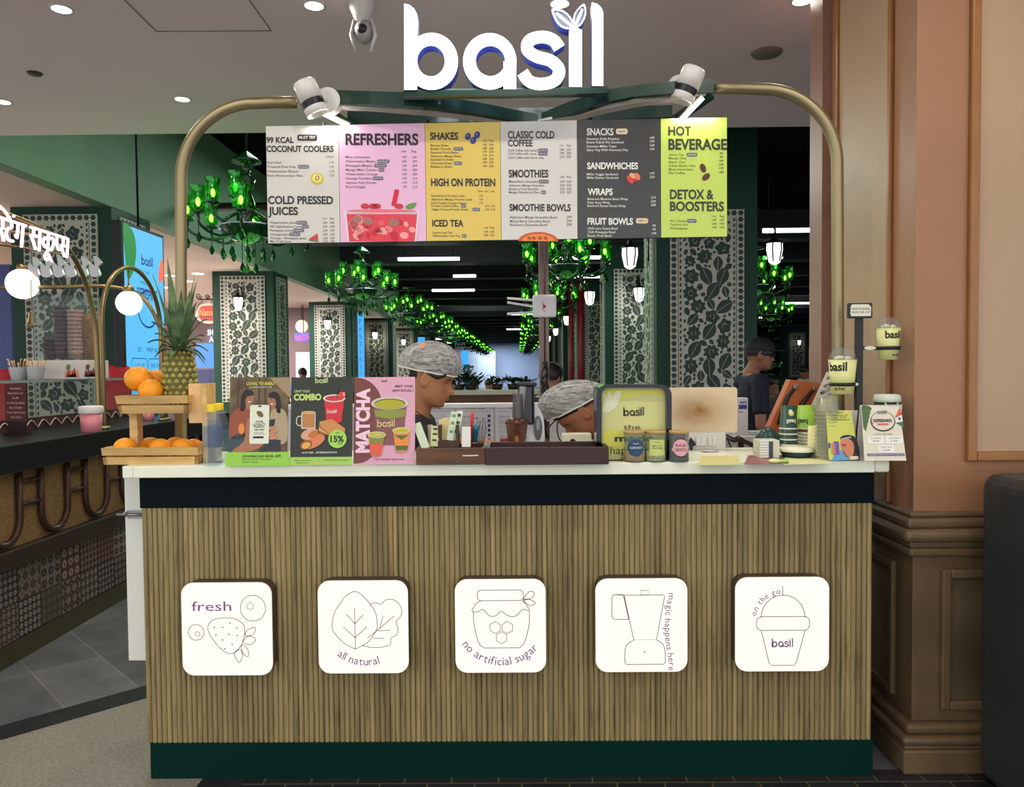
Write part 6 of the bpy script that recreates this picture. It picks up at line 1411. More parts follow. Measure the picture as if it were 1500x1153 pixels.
# cream box and cable by the bending worker
b = MB(); a, q = atY(824, 636, 2.9), atY(867, 668, 2.9); b.box(a.x, q.x, 2.9, 2.97, ZT, a.z, mat('cream_box', (222, 216, 190), .5), .004); art, w_, h_ = front_art(824, 636, 867, 668, 2.898, b); art.oval(839, 648, 4.5, 5, ink(24, 24, 24), 1); art.rect(835, 648, 843.5, 660, ink(24, 24, 24), 1); tag(b.build('cream_box'), 'cream coloured box with black dial below the bending worker', 'box')
b = MB(); b.tube(spline([tuple(atY(x, y, 3.2)) for x, y in ((818, 612), (816, 625), (818, 640), (824, 650))], 4), .003, ink(24, 24, 28), 6); b.tube([(atY(818, 612, 3.2).x, 3.2, atY(818, 612, 3.2).z), (atY(806, 628, 3.3).x, 3.42, atY(806, 628, 3.3).z)], .003, ink(24, 24, 28), 6); tag(b.build('power_cable'), 'thin black cable hanging in front of the bending worker', 'cable')
# chrome framed shop display box with lime front
Yg = on(925, 677).y + .05
t = thing('lime_display_box', 'chrome framed counter box with lime yellow printed front and rounded corners', 'display box', (atY(928, 670, Yg).x, Yg, ZT))
chrome = mat('chrome', (52, 52, 56), .12, 1.0); fz = lambda px, py: (lambda v: (v.x, v.z))(atY(px, py, Yg)); Mg = front_frame(0, Yg, 0)
out = [fz(*q) for q in rounded(873, 563, 983, 700, 16)]; inn = [fz(*q) for q in rounded(881, 568, 975, 690, 10)]
zfl = ZT + .001
fixz = lambda L_: [(x, max(z, zfl)) for x, z in L_]
b = MB(); b.ring(fixz(out), fixz(inn), -.05, .012, chrome, Mg, chrome); b.build('chrome_frame', t)
b = MB(); b.box(fz(876, 0)[0], fz(980, 0)[0], Yg + .055, Yg + .24, zfl, fz(900, 566)[1], mat('box_dark_shell', (40, 40, 44), .3), .012); b.build('shell', t)
b = MB(); art, w_, h_ = front_art(881, 568, 975, 674, Yg + .012, b); art.lay = 0; art.rect(881, 568, 975, 674, mat('lime_print', (204, 204, 132), .35)); art.crop(860, 530, 4.4118)
yel = ink(212, 208, 88); art.poly(spline([(95, 182), (300, 182), (470, 182), (495, 230), (420, 215), (300, 230), (200, 260), (95, 320)], 3, True), yel, 1); art.poly(spline([(95, 450), (200, 440), (330, 470), (500, 440), (500, 560), (300, 540), (95, 620)], 3, True), yel, 1)
art.poly(spline([(98, 190), (130, 230), (140, 190), (165, 225), (190, 190), (220, 195), (200, 270), (150, 320), (98, 325), (110, 250)], 3, True), ink(222, 224, 190), 2)
art_mark(art, 234, 350, 58, ink(40, 40, 36), 3); art.text(234, 434, 28, 'the', ink(50, 50, 40), w=110, lay=3); art.text(176, 512, 40, 'magic', ink(50, 50, 30), w=250, lay=3, bold=.035); art.text(148, 594, 50, 'happens', ink(70, 72, 50), w=250, lay=3); art.text(214, 632, 24, 'at', ink(60, 60, 40), w=30, lay=3)
b.build('printed_front', t)
# cutting board standing behind
Yk = 2.95; a, q = atY(979, 568, Yk), atY(1080, 634, Yk)
t = thing('cutting_board', 'worn cream chopping board with brown stain standing behind the jars', 'board', ((a.x + q.x) / 2, Yk, q.z))
def stained():
    m = mat('board_stained', (226, 212, 184), .5); nt = m.node_tree; bs = nt.nodes['Principled BSDF']; tc = nt.nodes.new('ShaderNodeTexCoord'); mp = nt.nodes.new('ShaderNodeMapping')
    cx_, cz_ = (a.x + q.x) / 2 - .01, (a.z + q.z) / 2 - .005
    mp.inputs['Location'].default_value = (-cx_ / .15, -Yk / .15, -cz_ / .085); mp.inputs['Scale'].default_value = (1 / .15, 1 / .15, 1 / .085)
    g = nt.nodes.new('ShaderNodeTexGradient'); g.gradient_type = 'SPHERICAL'; no = nt.nodes.new('ShaderNodeTexNoise'); no.inputs['Scale'].default_value = 14; no.inputs['Detail'].default_value = 5
    mu = nt.nodes.new('ShaderNodeMath'); mu.operation = 'MULTIPLY'; mx = nt.nodes.new('ShaderNodeMixRGB'); mu2 = nt.nodes.new('ShaderNodeMath'); mu2.operation = 'MULTIPLY'; mu2.inputs[1].default_value = 1.7; mu2.use_clamp = True; mx.inputs[1].default_value = lin((218, 196, 160)); mx.inputs[2].default_value = lin((150, 98, 36))
    nt.links.new(tc.outputs['Object'], mp.inputs[0]); nt.links.new(mp.outputs[0], g.inputs[0]); nt.links.new(tc.outputs['Object'], no.inputs[0]); nt.links.new(g.outputs['Fac'], mu.inputs[0]); nt.links.new(no.outputs['Fac'], mu.inputs[1]); nt.links.new(mu.outputs[0], mu2.inputs[0]); nt.links.new(mu2.outputs[0], mx.inputs[0]); nt.links.new(mx.outputs[0], bs.inputs['Base Color']); return m
b = MB(); b.prism([(x, z) for x, z in rounded(a.x, q.z, q.x, a.z, .012)], -.018, 0, stained(), front_frame(0, Yk, 0)); o = b.build('board_slab', t)
# socket panel, white upright box, wiring
Ys_ = 2.93; b = MB(); a, q = atY(1008, 634, Ys_), atY(1063, 668, Ys_); t = thing('socket_panel', 'white electrical switch panel with black plug under the chopping board', 'switch panel', ((a.x + q.x) / 2, Ys_, a.z)); b.box(a.x, q.x, Ys_, Ys_ + .05, ZT, a.z, mat('panel_white', (214, 210, 204), .45), .003); b.build('panel_box', t)
for x0, x1 in ((1019, 1034), (1037, 1049)):
    b = MB(); v, u = atY(x0, 640, Ys_), atY(x1, 653, Ys_); b.box(v.x, u.x, Ys_ - .006, Ys_, u.z, v.z, ink(226, 222, 216), .002); b.box((v.x + u.x) / 2 - .0006, (v.x + u.x) / 2 + .0006, Ys_ - .0065, Ys_ - .006, u.z + .003, v.z - .003, ink(150, 146, 140)); b.build('switch', t)
b = MB(); b.prism([(lambda v: (v.x, v.z))(atY(x, y, Ys_)) for x, y in ((1011, 641), (1016, 647), (1018, 651), (1013, 654), (1013, 660), (1010, 660), (1010, 654), (1008, 650))], 0, .02, ink(22, 22, 24), front_frame(0, Ys_, 0)); b.build('plug', t)
b = MB(); a, q = atY(1078, 583, 3.3), atY(1096, 630, 3.3); b.box(a.x, q.x, 3.3, 3.36, 0, a.z, ink(208, 206, 210), .003); art, w_, h_ = front_art(1078, 583, 1096, 630, 3.298, b); art.text(1089, 591, 3, 'INFO', ink(40, 50, 130), w=10, align='c', bold=.03); art.rect(1082, 593, 1094, 599, ink(50, 60, 140), 1); art.rect(1082, 603, 1088, 604, ink(90, 100, 170), 1); tag(b.build('white_box'), 'white upright box with small blue print beside the chopping board', 'box')
b = MB(); wb2 = ink(196, 196, 198); a, q = atY(1063, 640, 3.2), atY(1125, 700, 3.2); b.box(a.x, q.x, 3.2, 3.24, 0, a.z, wb2); v = atY(1085, 652, 3.198); b.box(v.x - .011, v.x + .011, 3.19, 3.2, v.z - .018, v.z + .018, ink(50, 36, 30)); tag(b.build('utility_box'), 'grey white utility board with a small black socket behind the placemats', 'utility box')
b = MB(); rnd = random.Random(3)
for k in range(4): b.tube(spline([tuple(atY(x, y + k * 1.5 - 2 + rnd.uniform(-2, 2), 3.15)) for x, y in ((1064, 640), (1074, 644), (1082, 642), (1092, 647), (1104, 652))], 4), .004, ink(52, 44, 42), 6)
b.tube(spline([tuple(atY(x, y, 3.15)) for x, y in ((1066, 645), (1070, 655), (1067, 664), (1056, 666), (1030, 668))], 5), .0035, ink(44, 40, 42), 6)
b.tube(spline([tuple(atY(x, y, 3.13)) for x, y in ((1058, 662), (1075, 661), (1085, 666))], 5), .006, ink(90, 86, 84), 6)
tag(b.build('cable_bundle'), 'tangle of dark cables beside the socket panel under the chopping board', 'cable')
# three jars
glass = see_through('jar_glass', (228, 236, 228), .13, .05); bam_lid = mat('bamboo_lid', (196, 156, 98), .5)
for i, (px0, px1, py, c_, lb) in enumerate(((914, 945, 676, (206, 150, 84), 'jar of brown nuts with round blue label, first of the three lidded jars'), (946, 975, 676, (206, 200, 132), 'jar with lime label and pale filling, middle of the three lidded jars'), (980, 1009, 676, (66, 60, 54), 'jar of dark seeds with round pink label, beside the socket panel'))):
    p = on((px0 + px1) / 2, py); r = (px1 - px0) / 2 / FPX * p.y; H_ = 43 / FPX * p.y
    t = thing('glass_jar', lb, 'jar', p, 'lidded glass jars on the worktop')
    b = MB(); b.lathe([(0, .002), (r * .95, 0), (r, .004), (r, H_ * .97)], p, glass, 28); b.build('glass_body', t)
    b = MB(); b.lathe([(0, H_ * .96), (r * 1.03, H_ * .96), (r * 1.03, H_ * 1.04), (r * .98, H_ * 1.06), (0, H_ * 1.06)], p, bam_lid, 28); b.build('lid', t)
    b = MB(); fh = [.34, .36, .3][i]; b.lathe([(0, .004), (r * .95, .004), (r * .95, H_ * fh), (r * .6, H_ * (fh + .05)), (0, H_ * (fh + .02))], p, mat('filling_%d' % i, c_, .7, var=.45, vscale=140), 24); b.build('filling', t)
    b = MB(); cz = H_ * .5
    def on_jar(pts, m, d): 
        vs_ = [(p.x + (r + d) * math.sin(u / r), p.y - (r + d) * math.cos(u / r), p.z + cz + v) for u, v in pts]; b.add(vs_, [tuple(range(len(vs_)))], m)
    def jar_text(s_, v0, cap, m, w, d):
        vv, ff, lo, hi = text_mesh(s_, .008); k = w / (hi - lo); b.add([(p.x + (r + d) * math.sin((q_[0] - (lo + hi) / 2) * k / r), p.y - (r + d) * math.cos((q_[0] - (lo + hi) / 2) * k / r), p.z + cz + v0 + q_[1] * cap / CAP) for q_ in vv], ff, m)
    def strip(sh, m, d):
        n = 16
        for k in range(n):
            u0, u1 = -1 + 2 * k / n, -1 + 2 * (k + 1) / n; h0, h1 = sh(u0), sh(u1)
            on_jar([(u0 * r * .82, -h0), (u1 * r * .82, -h1), (u1 * r * .82, h1), (u0 * r * .82, h0)], m, d)
    circ = lambda s_: (lambda u: s_ * math.sqrt(max(0, 1 - u * u)))
    if i == 0: strip(circ(r * .82), ink(34, 74, 100), .0006); jar_text('ALMONDS', -.003, .007, ink(224, 226, 220), r * 1.25, .0012); jar_text('basil', .012, .005, ink(210, 214, 210), r * .5, .0012)
    if i == 1: strip(lambda u: r * .8, ink(204, 212, 120), .0006); jar_text('MULTI', .004, .005, ink(60, 70, 40), r * .9, .0012); jar_text('PROTEIN', -.004, .005, ink(60, 70, 40), r * 1.0, .0012); jar_text('basil', .016, .004, ink(60, 70, 40), r * .4, .0012)
    if i == 2: strip(circ(r * .98), ink(56, 26, 34), .0006); strip(circ(r * .85), ink(232, 170, 180), .0010); jar_text('RAGI', .003, .010, ink(70, 26, 36), r * 1.0, .0016); jar_text('SEEDS', -.011, .009, ink(70, 26, 36), r * 1.1, .0016)
    b.build('jar_label', t)
# placemats
def mat_sheet(name, lb, pts, m, dz, extra=None):
    b = MB(); P = [on(x, y) for x, y in pts]; n = len(P); b.add([(v.x, v.y, ZT + dz) for v in P] + [(v.x, v.y, ZT + dz + .0015) for v in P], [tuple(range(n)), tuple(range(2 * n - 1, n - 1, -1))] + [(i, (i + 1) % n, n + (i + 1) % n, n + i) for i in range(n)], m)
    if extra: extra(b)
    tag(b.build(name), lb, 'placemat', 'printed sheets lying on the worktop')
mat_sheet('placemat', 'pale lime paper sheet lying flat before the socket panel', [(1022, 682), (1085, 681), (1082, 668), (1028, 669)], ink(218, 214, 140), .0005)
mat_sheet('placemat', 'maroon pink printed sheet lying flat before the paper cups', [(1090, 681), (1156, 680), (1144, 667), (1096, 668)], mat('maroon_print', (150, 96, 96), .5, var=.3, vscale=30), .0005)
mat_sheet('placemat', 'pale lime paper sheet under the cup stacks', [(1148, 681), (1216, 679.5), (1200, 664), (1150, 666)], ink(226, 222, 160), .0005)
b = MB(); p = on(1135, 679); b.ball((p.x, p.y, ZT + .008), (.022, .012, .008), ink(206, 218, 150), 12, 8); b.ball((p.x + .03, p.y, ZT + .007), (.016, .01, .007), ink(150, 200, 70), 12, 8); tag(b.build('wrapped_sweet'), 'small lime green wrapped sweet on the maroon sheet', 'sweet')
b = MB(); p = atY(1039, 666, 2.86); b.lathe([(0, 0), (.024, 0), (.036, .007), (.0, .005)], (p.x, 2.86, ZT), ink(226, 222, 214), 20); tag(b.build('saucer'), 'small white dish in front of the switch panel', 'dish')
# dark green round tray and napkin holder
p = atY(1124, 668, 2.90); b = MB(); rt = .052; b.lathe([(rt, 0), (rt * 1.02, .004)] + [(rt * math.cos(R(e)), .004 + rt * 1.6 * math.sin(R(e))) for e in range(5, 91, 10)], (p.x, 2.90, ZT), mat('bowl_dark_green', (34, 66, 62), .35), 36); tag(b.build('upturned_bowl'), 'dark green upturned bowl behind the napkin box and paper cups', 'bowl')
a, q = on(1112, 672), on(1143, 672); Yn = a.y; zt = atY(1120, 645, Yn).z
t = thing('napkin_holder', 'white napkin box with dark strip beside the paper cup stacks', 'napkin holder', ((a.x + q.x) / 2, Yn, ZT))
b = MB(); b.box(a.x, q.x, Yn, Yn + .07, ZT, zt, mat('napkin_box', (206, 206, 180), .5), .003); b.build('box', t)
b = MB(); s_ = atY(1126, 650, Yn); b.box(s_.x, s_.x + .014, Yn - .003, Yn - .0002, ZT + .002, zt - .004, ink(64, 64, 70)); b.build('strip', t)
b = MB()
for k in range(7): b.box(a.x + .002, s_.x - .001, Yn - .004, Yn - .0002, ZT + .004 + k * .009, ZT + .0105 + k * .009, ink(222, 222, 214))
b.build('napkins', t)
# leather folder with black straps, flyers
Yl = 2.99; lea = mat('leather_tan', (178, 90, 44), .5, var=.12, vscale=9)
t = thing('leather_bag', 'tan leather bag with two black straps leaning behind the paper cups', 'bag', (atY(1165, 600, Yl).x, Yl, ZT))
lz = lambda x, y: (lambda v: (v.x, v.z))(atY(x, y, Yl)); Ml = front_frame(0, Yl, 0)
b = MB(); b.prism([lz(*q) for q in ((1158, 556), (1205, 562), (1206, 640), (1172, 668), (1128, 636), (1126, 628))], -.05, 0, lea, Ml); b.build('bag_body', t)
for st in (((1163, 568), (1152, 582), (1145, 604), (1141, 622)), ((1191, 570), (1178, 586), (1168, 600), (1162, 614))):
    b = MB(); pts = [lz(*q) for q in st]; b.tube([(x, Yl - .008, z) for x, z in pts], [.006, .009, .010, .011], ink(26, 22, 22), 8); b.box(pts[0][0] - .006, pts[0][0] + .012, Yl - .016, Yl - .002, pts[0][1] - .004, pts[0][1] + .012, steel, .002); b.build('strap', t)
Yw = 2.93; b = MB(); art, w_, h_ = front_art(1170, 540, 1226, 640, Yw, b); b.prism([art.p(*q) for q in ((1211, 545), (1226, 545), (1226, 640), (1178, 640), (1186, 600))], -.003, 0, ink(216, 212, 196), art.M)
for s_, x, y, h_, w2 in (('NOW', 1212, 557, 4, 9), ('SERVING', 1207, 569, 4, 17), ('MILLET', 1203, 579, 5, 19), ('SHAKES', 1199, 590, 5, 22)): art.text(x, y, h_, s_, ink(50, 48, 46), w=w2, rot=28, lay=2, bold=.02)
art.poly([(1196, 604), (1207, 596), (1206, 606), (1214, 610), (1203, 613), (1196, 622), (1197, 612)], ink(50, 50, 54), 2)
tag(b.build('paper_flyer'), 'white slanted flyer with black lettering beside the leather bag', 'flyer')
# stacks of paper cups
def cup_stack(px0, px1, pyt, pyb, cup_h_px, m_body, n, lb, grp, art_fn=None, rimm=None):
    p = on((px0 + px1) / 2, pyb); r = (px1 - px0) / 2 / FPX * p.y; H_ = (pyb - pyt) / FPX * p.y; ch = cup_h_px / FPX * p.y; step = (H_ - ch) / max(1, n - 1)
    for k in range(n):
        z = (n - 1 - k) * step if n > 1 else H_ - ch; topz = H_ if k == 0 else None; c_ = Vector((p.x, p.y, ZT + z)); b = MB()
        b.lathe([(r, 0), (r * 1.04, .002), (r * 1.02, .006), (r * .97, .006)] + ([(r * .80, ch), (r * .76, ch), (r * .76, ch - .006), (0, ch - .006)] if k == 0 else [(r * .80, ch), (r * .74, ch - .002)]), c_, m_body, 28)
        b.lathe([(r * .99, -.001), (r * 1.05, .001), (r * 1.05, .0045), (r * .98, .006)], c_, rimm or ink(226, 222, 206), 28)
        if k == 0 and art_fn: art_fn(b, c_, r, ch)
        o = b.build('paper_cup'); tag(o, lb + (', topmost of its stack' if k == 0 else ', further down its stack'), 'paper cup', grp)
def grn_logo(b, c_, r, ch):
    def wrap(u, v, d=.0012): rr_ = r * (1 - .2 * v / ch) + d; return (c_.x + rr_ * math.sin(u / r), c_.y - rr_ * math.cos(u / r), c_.z + v)
    b.add([wrap(.35 * r * math.cos(k * .5), ch * .68 + .3 * r * math.sin(k * .5)) for k in range(12)], [tuple(range(12))], ink(226, 206, 70)); b.add([wrap(-.1 * r + .25 * r * math.cos(k * .5), ch * .75 + .25 * r * math.sin(k * .5), .0018) for k in range(12)], [tuple(range(12))], ink(232, 230, 210))
    vv, ff, lo, hi = text_mesh('basil', .03); k = 1.1 * r / (hi - lo); b.add([wrap(-((q_[0] - (lo + hi) / 2) * k), ch * .42 - q_[1] * k) for q_ in vv], [f[:] for f in ff], ink(230, 228, 200))
def lime_logo(b, c_, r, ch):
    def wrap(u, v, d=.0012): rr_ = r * (1 - .2 * v / ch) + d; return (c_.x + rr_ * math.sin(u / r), c_.y - rr_ * math.cos(u / r), c_.z + v)
    vv, ff, lo, hi = text_mesh('basil', .03); k = 1.1 * r / (hi - lo); b.add([wrap(-((q_[0] - (lo + hi) / 2) * k) - .7 * r, ch * .42 - q_[1] * k) for q_ in vv], [f[:] for f in ff], ink(44, 52, 40))
cup_stack(1142, 1168, 594, 660, 34, ink(38, 74, 62), 5, 'dark green upturned paper cup next to the lime cups', 'dark green paper cups in a stack', grn_logo)
cup_stack(1166, 1194, 594, 658, 34, ink(160, 206, 76), 1, 'lime green upturned paper cup on the white cups', 'lime paper cups', lime_logo)
p = on(1180, 658)
for k in range(6):
    b = MB(); r = .033; z = ZT + k * .0115 - 0; b.lathe([(r, 0), (r * 1.05, .002), (r * 1.03, .0085), (r * .95, .0095)], (p.x, p.y, z), ink(222, 222, 196), 26); tag(b.build('paper_cup'), 'white cup rim in the nested stack under the lime cup', 'paper cup', 'white nested cups under the lime cup')
for i, (px, py, h_, lb) in enumerate(((1194, 668, 44, 'plain cream cup with faint print in front of the clear cup tower'),)):
    p = on(px, py); H_ = h_ / FPX * p.y; r = .028; t = thing('cream_cup', lb, 'cup', p); b = MB(); b.lathe([(r * .98, 0), (r * .84, H_), (0, H_)], p, ink(222, 216, 152), 24); b.build('cup_wall', t)
    b = MB(); b.box(p.x - .008, p.x + .008, p.y - r * .93, p.y - r * .91, p.z + H_ * .6, p.z + H_ * .8, ink(190, 184, 130)); b.build('print', t)
p = on(1167, 670); t = thing('lid_dish', 'flat dark green dish with white lid in front of the cup stacks', 'dish', p); b = MB(); b.lathe([(0, .002), (.045, 0), (.056, .022), (0, .022)], p, ink(26, 52, 50), 28); b.build('dish', t); b = MB(); b.lathe([(.06, .022), (.062, .026), (.055, .036), (0, .038)], p, ink(222, 220, 190), 28); b.build('lid', t)
clear = see_through('clear_cup', (232, 234, 222), .2, .12, (228, 226, 206)); p = on(1212, 673)
for k in range(14):
    b = MB(); z = ZT + k * .0125; b.lathe([(.038, 0), (.041, .002), (.041, .005), (.036, .007), (.029, .055), (.0, .055)], (p.x, p.y, z), clear, 24); tag(b.build('clear_cup'), 'upturned clear plastic cup in the tall tower beside the black stand', 'plastic cup', 'clear cups in a tower')
# black cup display stand
Yd = 2.70
t = thing('cup_display_stand', 'black upright stand with sign plate and two cup rings near the pink pillar', 'stand', (atY(1259, 660, Yd).x, Yd, ZT)); blk = mat('stand_black', (24, 24, 26), .45)
x = atY(1259.5, 560, Yd).x; b = MB(); b.box(x - .012, x + .012, Yd, Yd + .02, ZT, atY(1259, 462, Yd).z, blk, .002); b.box(x - .05, x + .05, Yd - .01, Yd + .09, ZT, ZT + .006, blk, .002); b.build('pole', t)
b = MB(); art, w_, h_ = front_art(1242.5, 444, 1278, 466, Yd - .012, b); a, q = atY(1242.5, 444, Yd - .012), atY(1278, 466, Yd - .012); b.box(a.x, q.x, Yd - .0118, Yd, q.z, a.z, blk, .001); art.poly([(1248, 446), (1272, 446), (1276, 450), (1275.5, 463), (1247, 463), (1245.5, 459), (1246, 449)], ink(222, 222, 196), 1); art.text(1261, 454, 3, 'GRAB YOUR BASIL', ink(60, 62, 54), w=27, align='c', lay=2); art.text(1261, 458.5, 2.6, 'REUSE THE CUP', ink(60, 62, 54), w=27, align='c', lay=2); b.build('sign_plate', t)
for (px, py, sgn_) in ((1234, 563, -1), (1301, 510, 1)):
    c_ = atY(px, py, Yd + .01); r = .040 if sgn_ < 0 else .037; b = MB()
    b.lathe([(r, -.006), (r + .003, -.006), (r + .003, .006), (r, .006), (r, -.006)], c_, blk, 32); x1 = c_.x - sgn_ * r; b.box(min(x1, x), max(x1, x), Yd + .002, Yd + .016, c_.z - .006, c_.z + .006, blk); tg = x + sgn_ * .03
    art, w_, h_ = front_art(px - 8, py - 4, px + 8, py + 4, Yd + .001, b); cc = atY(1274 if sgn_ > 0 else 1249, py, Yd); b.prism([(cc.x + .02 * math.cos(q_ * .45), cc.z + .007 * math.sin(q_ * .45)) for q_ in range(14)], .0, .003, ink(214, 214, 196), front_frame(0, Yd, 0)); b.build('ring_holder', t)
dome = see_through('dome_lid', (242, 244, 242), .10, .03)
for (px, py_top, py_bot, rpx, px_off, py_ring, lb, s0) in ((1234, 527, 577, 19.5, 0, 563, 'cream cup with dome lid in the lower ring of the black stand', 'basil'), (1301, 481, 527, 16.5, 0, 510, 'cream cup with dome lid in the upper ring of the black stand', 'basil')):
    c_ = atY(px, py_bot, Yd + .01); H_ = (py_bot - py_top) / FPX * Yd; r = rpx / FPX * Yd
    t = thing('display_cup', lb, 'cup', c_, 'dome lidded cups on the black stand'); rt, rb = r, r * .78
    b = MB(); b.lathe([(0, 0), (rb, 0), (rt, H_), (rt * .97, H_)], c_, mat('cup_cream', (224, 222, 150), .4), 32)
    cang = .55 if px < 1260 else .25
    def wrapc(u, v, d=.001): rr_ = rb + (rt - rb) * v / H_ + d; an = u / r + (-.9 if px < 1260 else .15); return (c_.x + rr_ * math.sin(an), c_.y - rr_ * math.cos(an), c_.z + v)
    vv, ff, lo, hi = text_mesh('basil', .03); k = 1.45 * r / (hi - lo); b.add([wrapc((q_[0] - lo) * k - (.85 * r if px > 1260 else .62 * r), H_ * .68 + q_[1] * k * 1.05) for q_ in vv], ff, ink(40, 42, 40))
    vv, ff, lo, hi = text_mesh('sip fresh', .03); k = .9 * r / (hi - lo); b.add([wrapc((q_[0] - lo) * k - .2 * r, H_ * .12 + q_[1] * k * 1.1) for q_ in vv], ff, ink(60, 62, 56)); b.build('cup_body', t)
    b = MB(); b.lathe([(rt * 1.06, H_ - .003), (rt * 1.1, H_), (rt * 1.06, H_ + .006)] + [(rt * .98 * math.cos(R(a_)), H_ + .006 + rt * .85 * math.sin(R(a_))) for a_ in range(0, 91, 15)], c_, dome, 28); b.build('dome_lid', t)
    b = MB(); 
    for k in range(5): b.ball((c_.x + rt * .45 * math.cos(k * 1.26), c_.y + rt * .45 * math.sin(k * 1.26), c_.z + H_ + .004 + .003 * (k % 2)), .008, ink(232, 228, 214), 10, 8)
    b.build('cream_topping', t)
# tent cards
def tent(px0, px1, py0, py1, Y, turn, lb, draw, crop, side_px=0):
    a, q = atY(px0, py0, Y), atY(px1, py1, Y); W_, H_ = q.x - a.x, a.z - ZT - .001; lean = .03
    c0 = Vector(((a.x + q.x) / 2, Y, ZT + .001)); ux = Vector((1, turn, 0)); bk = Vector((-turn, 1, 0)).normalized()
    c1 = c0 + Vector((0, 0, H_)) + bk * lean; M = frame((c0 + c1) / 2, ux, c1 - c0); Hs = (c1 - c0).length
    t = thing('tent_card', lb, 'card', c0, 'tent cards by the black stand'); b = MB(); art = Art(b, M, (px0, py0, px1, py1), W_, Hs); draw(art, b, M, W_, Hs, crop); b.build('front_leaf', t)
    d2 = c0 + bk * (2 * lean + .004); M2 = frame((d2 + c1 + bk * .004) / 2, -ux, c1 - d2); b = MB(); b.prism([(-W_ / 2, -Hs / 2), (W_ / 2, -Hs / 2), (W_ / 2, Hs / 2), (-W_ / 2, Hs / 2)], -.0015, 0, ink(206, 202, 196), M2); b.build('back_leaf', t)
def draw_selfie(art, b, M, W_, Hs, crop):
    art.crop(*crop); b.prism([art.p(*q) for q in ((212, 632), (440, 618), (478, 1045), (212, 1045))], -.0015, 0, ink(206, 208, 96), M)
    for s_, y, w, cap in (('SNAP IT', 646, 70, 14), ('SHARE YOUR CUP', 668, 140, 10), ('AND TAG US', 684, 110, 10), ('WIN A FREE SHAKE EVERY DAY', 706, 168, 11)): art.text(334, y, cap, s_, ink(50, 52, 30), w=w, align='c', lay=1, bold=.02)
    art.poly(spline([(325, 870), (350, 838), (420, 836), (465, 870), (485, 1000), (470, 1050), (400, 1000), (420, 900)], 4, True), ink(28, 22, 26), 1); art.poly(spline([(325, 890), (370, 862), (420, 880), (440, 930), (420, 1010), (360, 1020), (330, 960)], 4, True), ink(206, 128, 92), 2)
    art.oval(350, 920, 19, 10, ink(170, 40, 46), 3); art.line([(330, 868), (420, 852)], 13, ink(176, 168, 176), 3); art.poly([(235, 1050), (270, 980), (340, 960), (400, 1045)], ink(90, 160, 206), 2); art.rect(258, 888, 306, 1002, ink(116, 76, 160), 4, r=8)
    for k in range(4): art.oval(256, 912 + k * 24, 20, 10, ink(206, 132, 98), 5, 10)
    art.rect(212, 900, 230, 945, ink(40, 80, 150), 3); art.rect(400, 1014, 470, 1040, ink(226, 216, 190), 3)
tent(1215, 1262, 602, 674, on(1240, 676).y, .0, 'lime yellow tent card with a woman taking a selfie, beside the clear cup tower', draw_selfie, (1180, 500, 6.07))
def draw_free(art, b, M, W_, Hs, crop):
    art.crop(*crop); b.prism([art.p(*q) for q in ((530, 575), (868, 585), (897, 1060), (528, 1058))], -.0015, 0, ink(228, 218, 196), M)
    gl_ = ink(70, 104, 60)
    for k in range(6): art.poly(spline([(536, 580 + k * 34), (580 - k * 3, 576 + k * 36), (622 - 12 * k, 600 + k * 36), (590 - 6 * k, 640 + k * 32), (540, 650 + k * 26)], 3, True), ink(70 + 8 * (k % 3), 104 + 10 * (k % 2), 56), 1 + k * .1)
    art.poly([(868, 598), (820, 690), (886, 660)], ink(226, 92, 50), 1); art.poly([(820, 690), (886, 660), (890, 720), (824, 730)], ink(236, 232, 224), 1); art.oval(862, 694, 12, 12, ink(50, 70, 140), 2); art.poly([(822, 728), (891, 718), (893, 772)], ink(60, 120, 70), 1)
    art_mark(art, 672, 652, 34, ink(120, 120, 96), 2); art.mb.ring([art.p(*q) for q in oval(712, 715, 110, 90)], [art.p(*q) for q in oval(712, 711, 104, 82)], .0018, .0018, ink(40, 40, 40), M)
    art.text(712, 722, 26, 'REFRESHING', ink(40, 44, 84), w=160, align='c', lay=3, bold=.03); art.rect(662, 734, 762, 748, ink(226, 100, 60), 3); art.line([(620, 690), (612, 720), (628, 740)], 7, ink(226, 90, 60), 3)
    art.text(712, 834, 12, '15 AUG - MRP ONLY', ink(60, 60, 60), w=170, align='c', lay=2)
    for x0, x1, y0, c_, s1, s2 in ((565, 712, 846, (206, 70, 70), 'COOL SIP DRINK', '99'), (724, 880, 846, (60, 130, 110), 'COLD PRESSED', '149'), (652, 800, 924, (70, 60, 110), 'COMBO TREAT', '199')): art.rect(x0, y0, x1, y0 + 66, ink(240, 236, 224), 2, r=10); art.text((x0 + x1) / 2, y0 + 22, 10, s1, ink(120, 116, 110), w=100, align='c', lay=3); art.text((x0 + x1) / 2, y0 + 50, 14, s2, ink(*c_), w=60, align='c', lay=3)
    art.rect(556, 996, 884, 1018, ink(96, 84, 140), 2); art.text(720, 1013, 12, 'CELEBRATE FREEDOM WITH EVERY SIP', ink(226, 222, 232), w=310, align='c', lay=3)
tent(1266, 1328, 594, 676, on(1296, 677).y, .0, 'white tent card with leaves, flag colours and offers, at the worktop end by the pillar', draw_free, (1180, 500, 6.07))
Yq = 2.70; c_ = Vector((atY(1299, 640, Yq).x, Yq, ZT)); t = thing('takeaway_cup', 'dark green takeaway cup with white lid behind the white tent card', 'cup', c_); H_ = atY(1299, 587, Yq).z - ZT; r = 18 / FPX * Yq
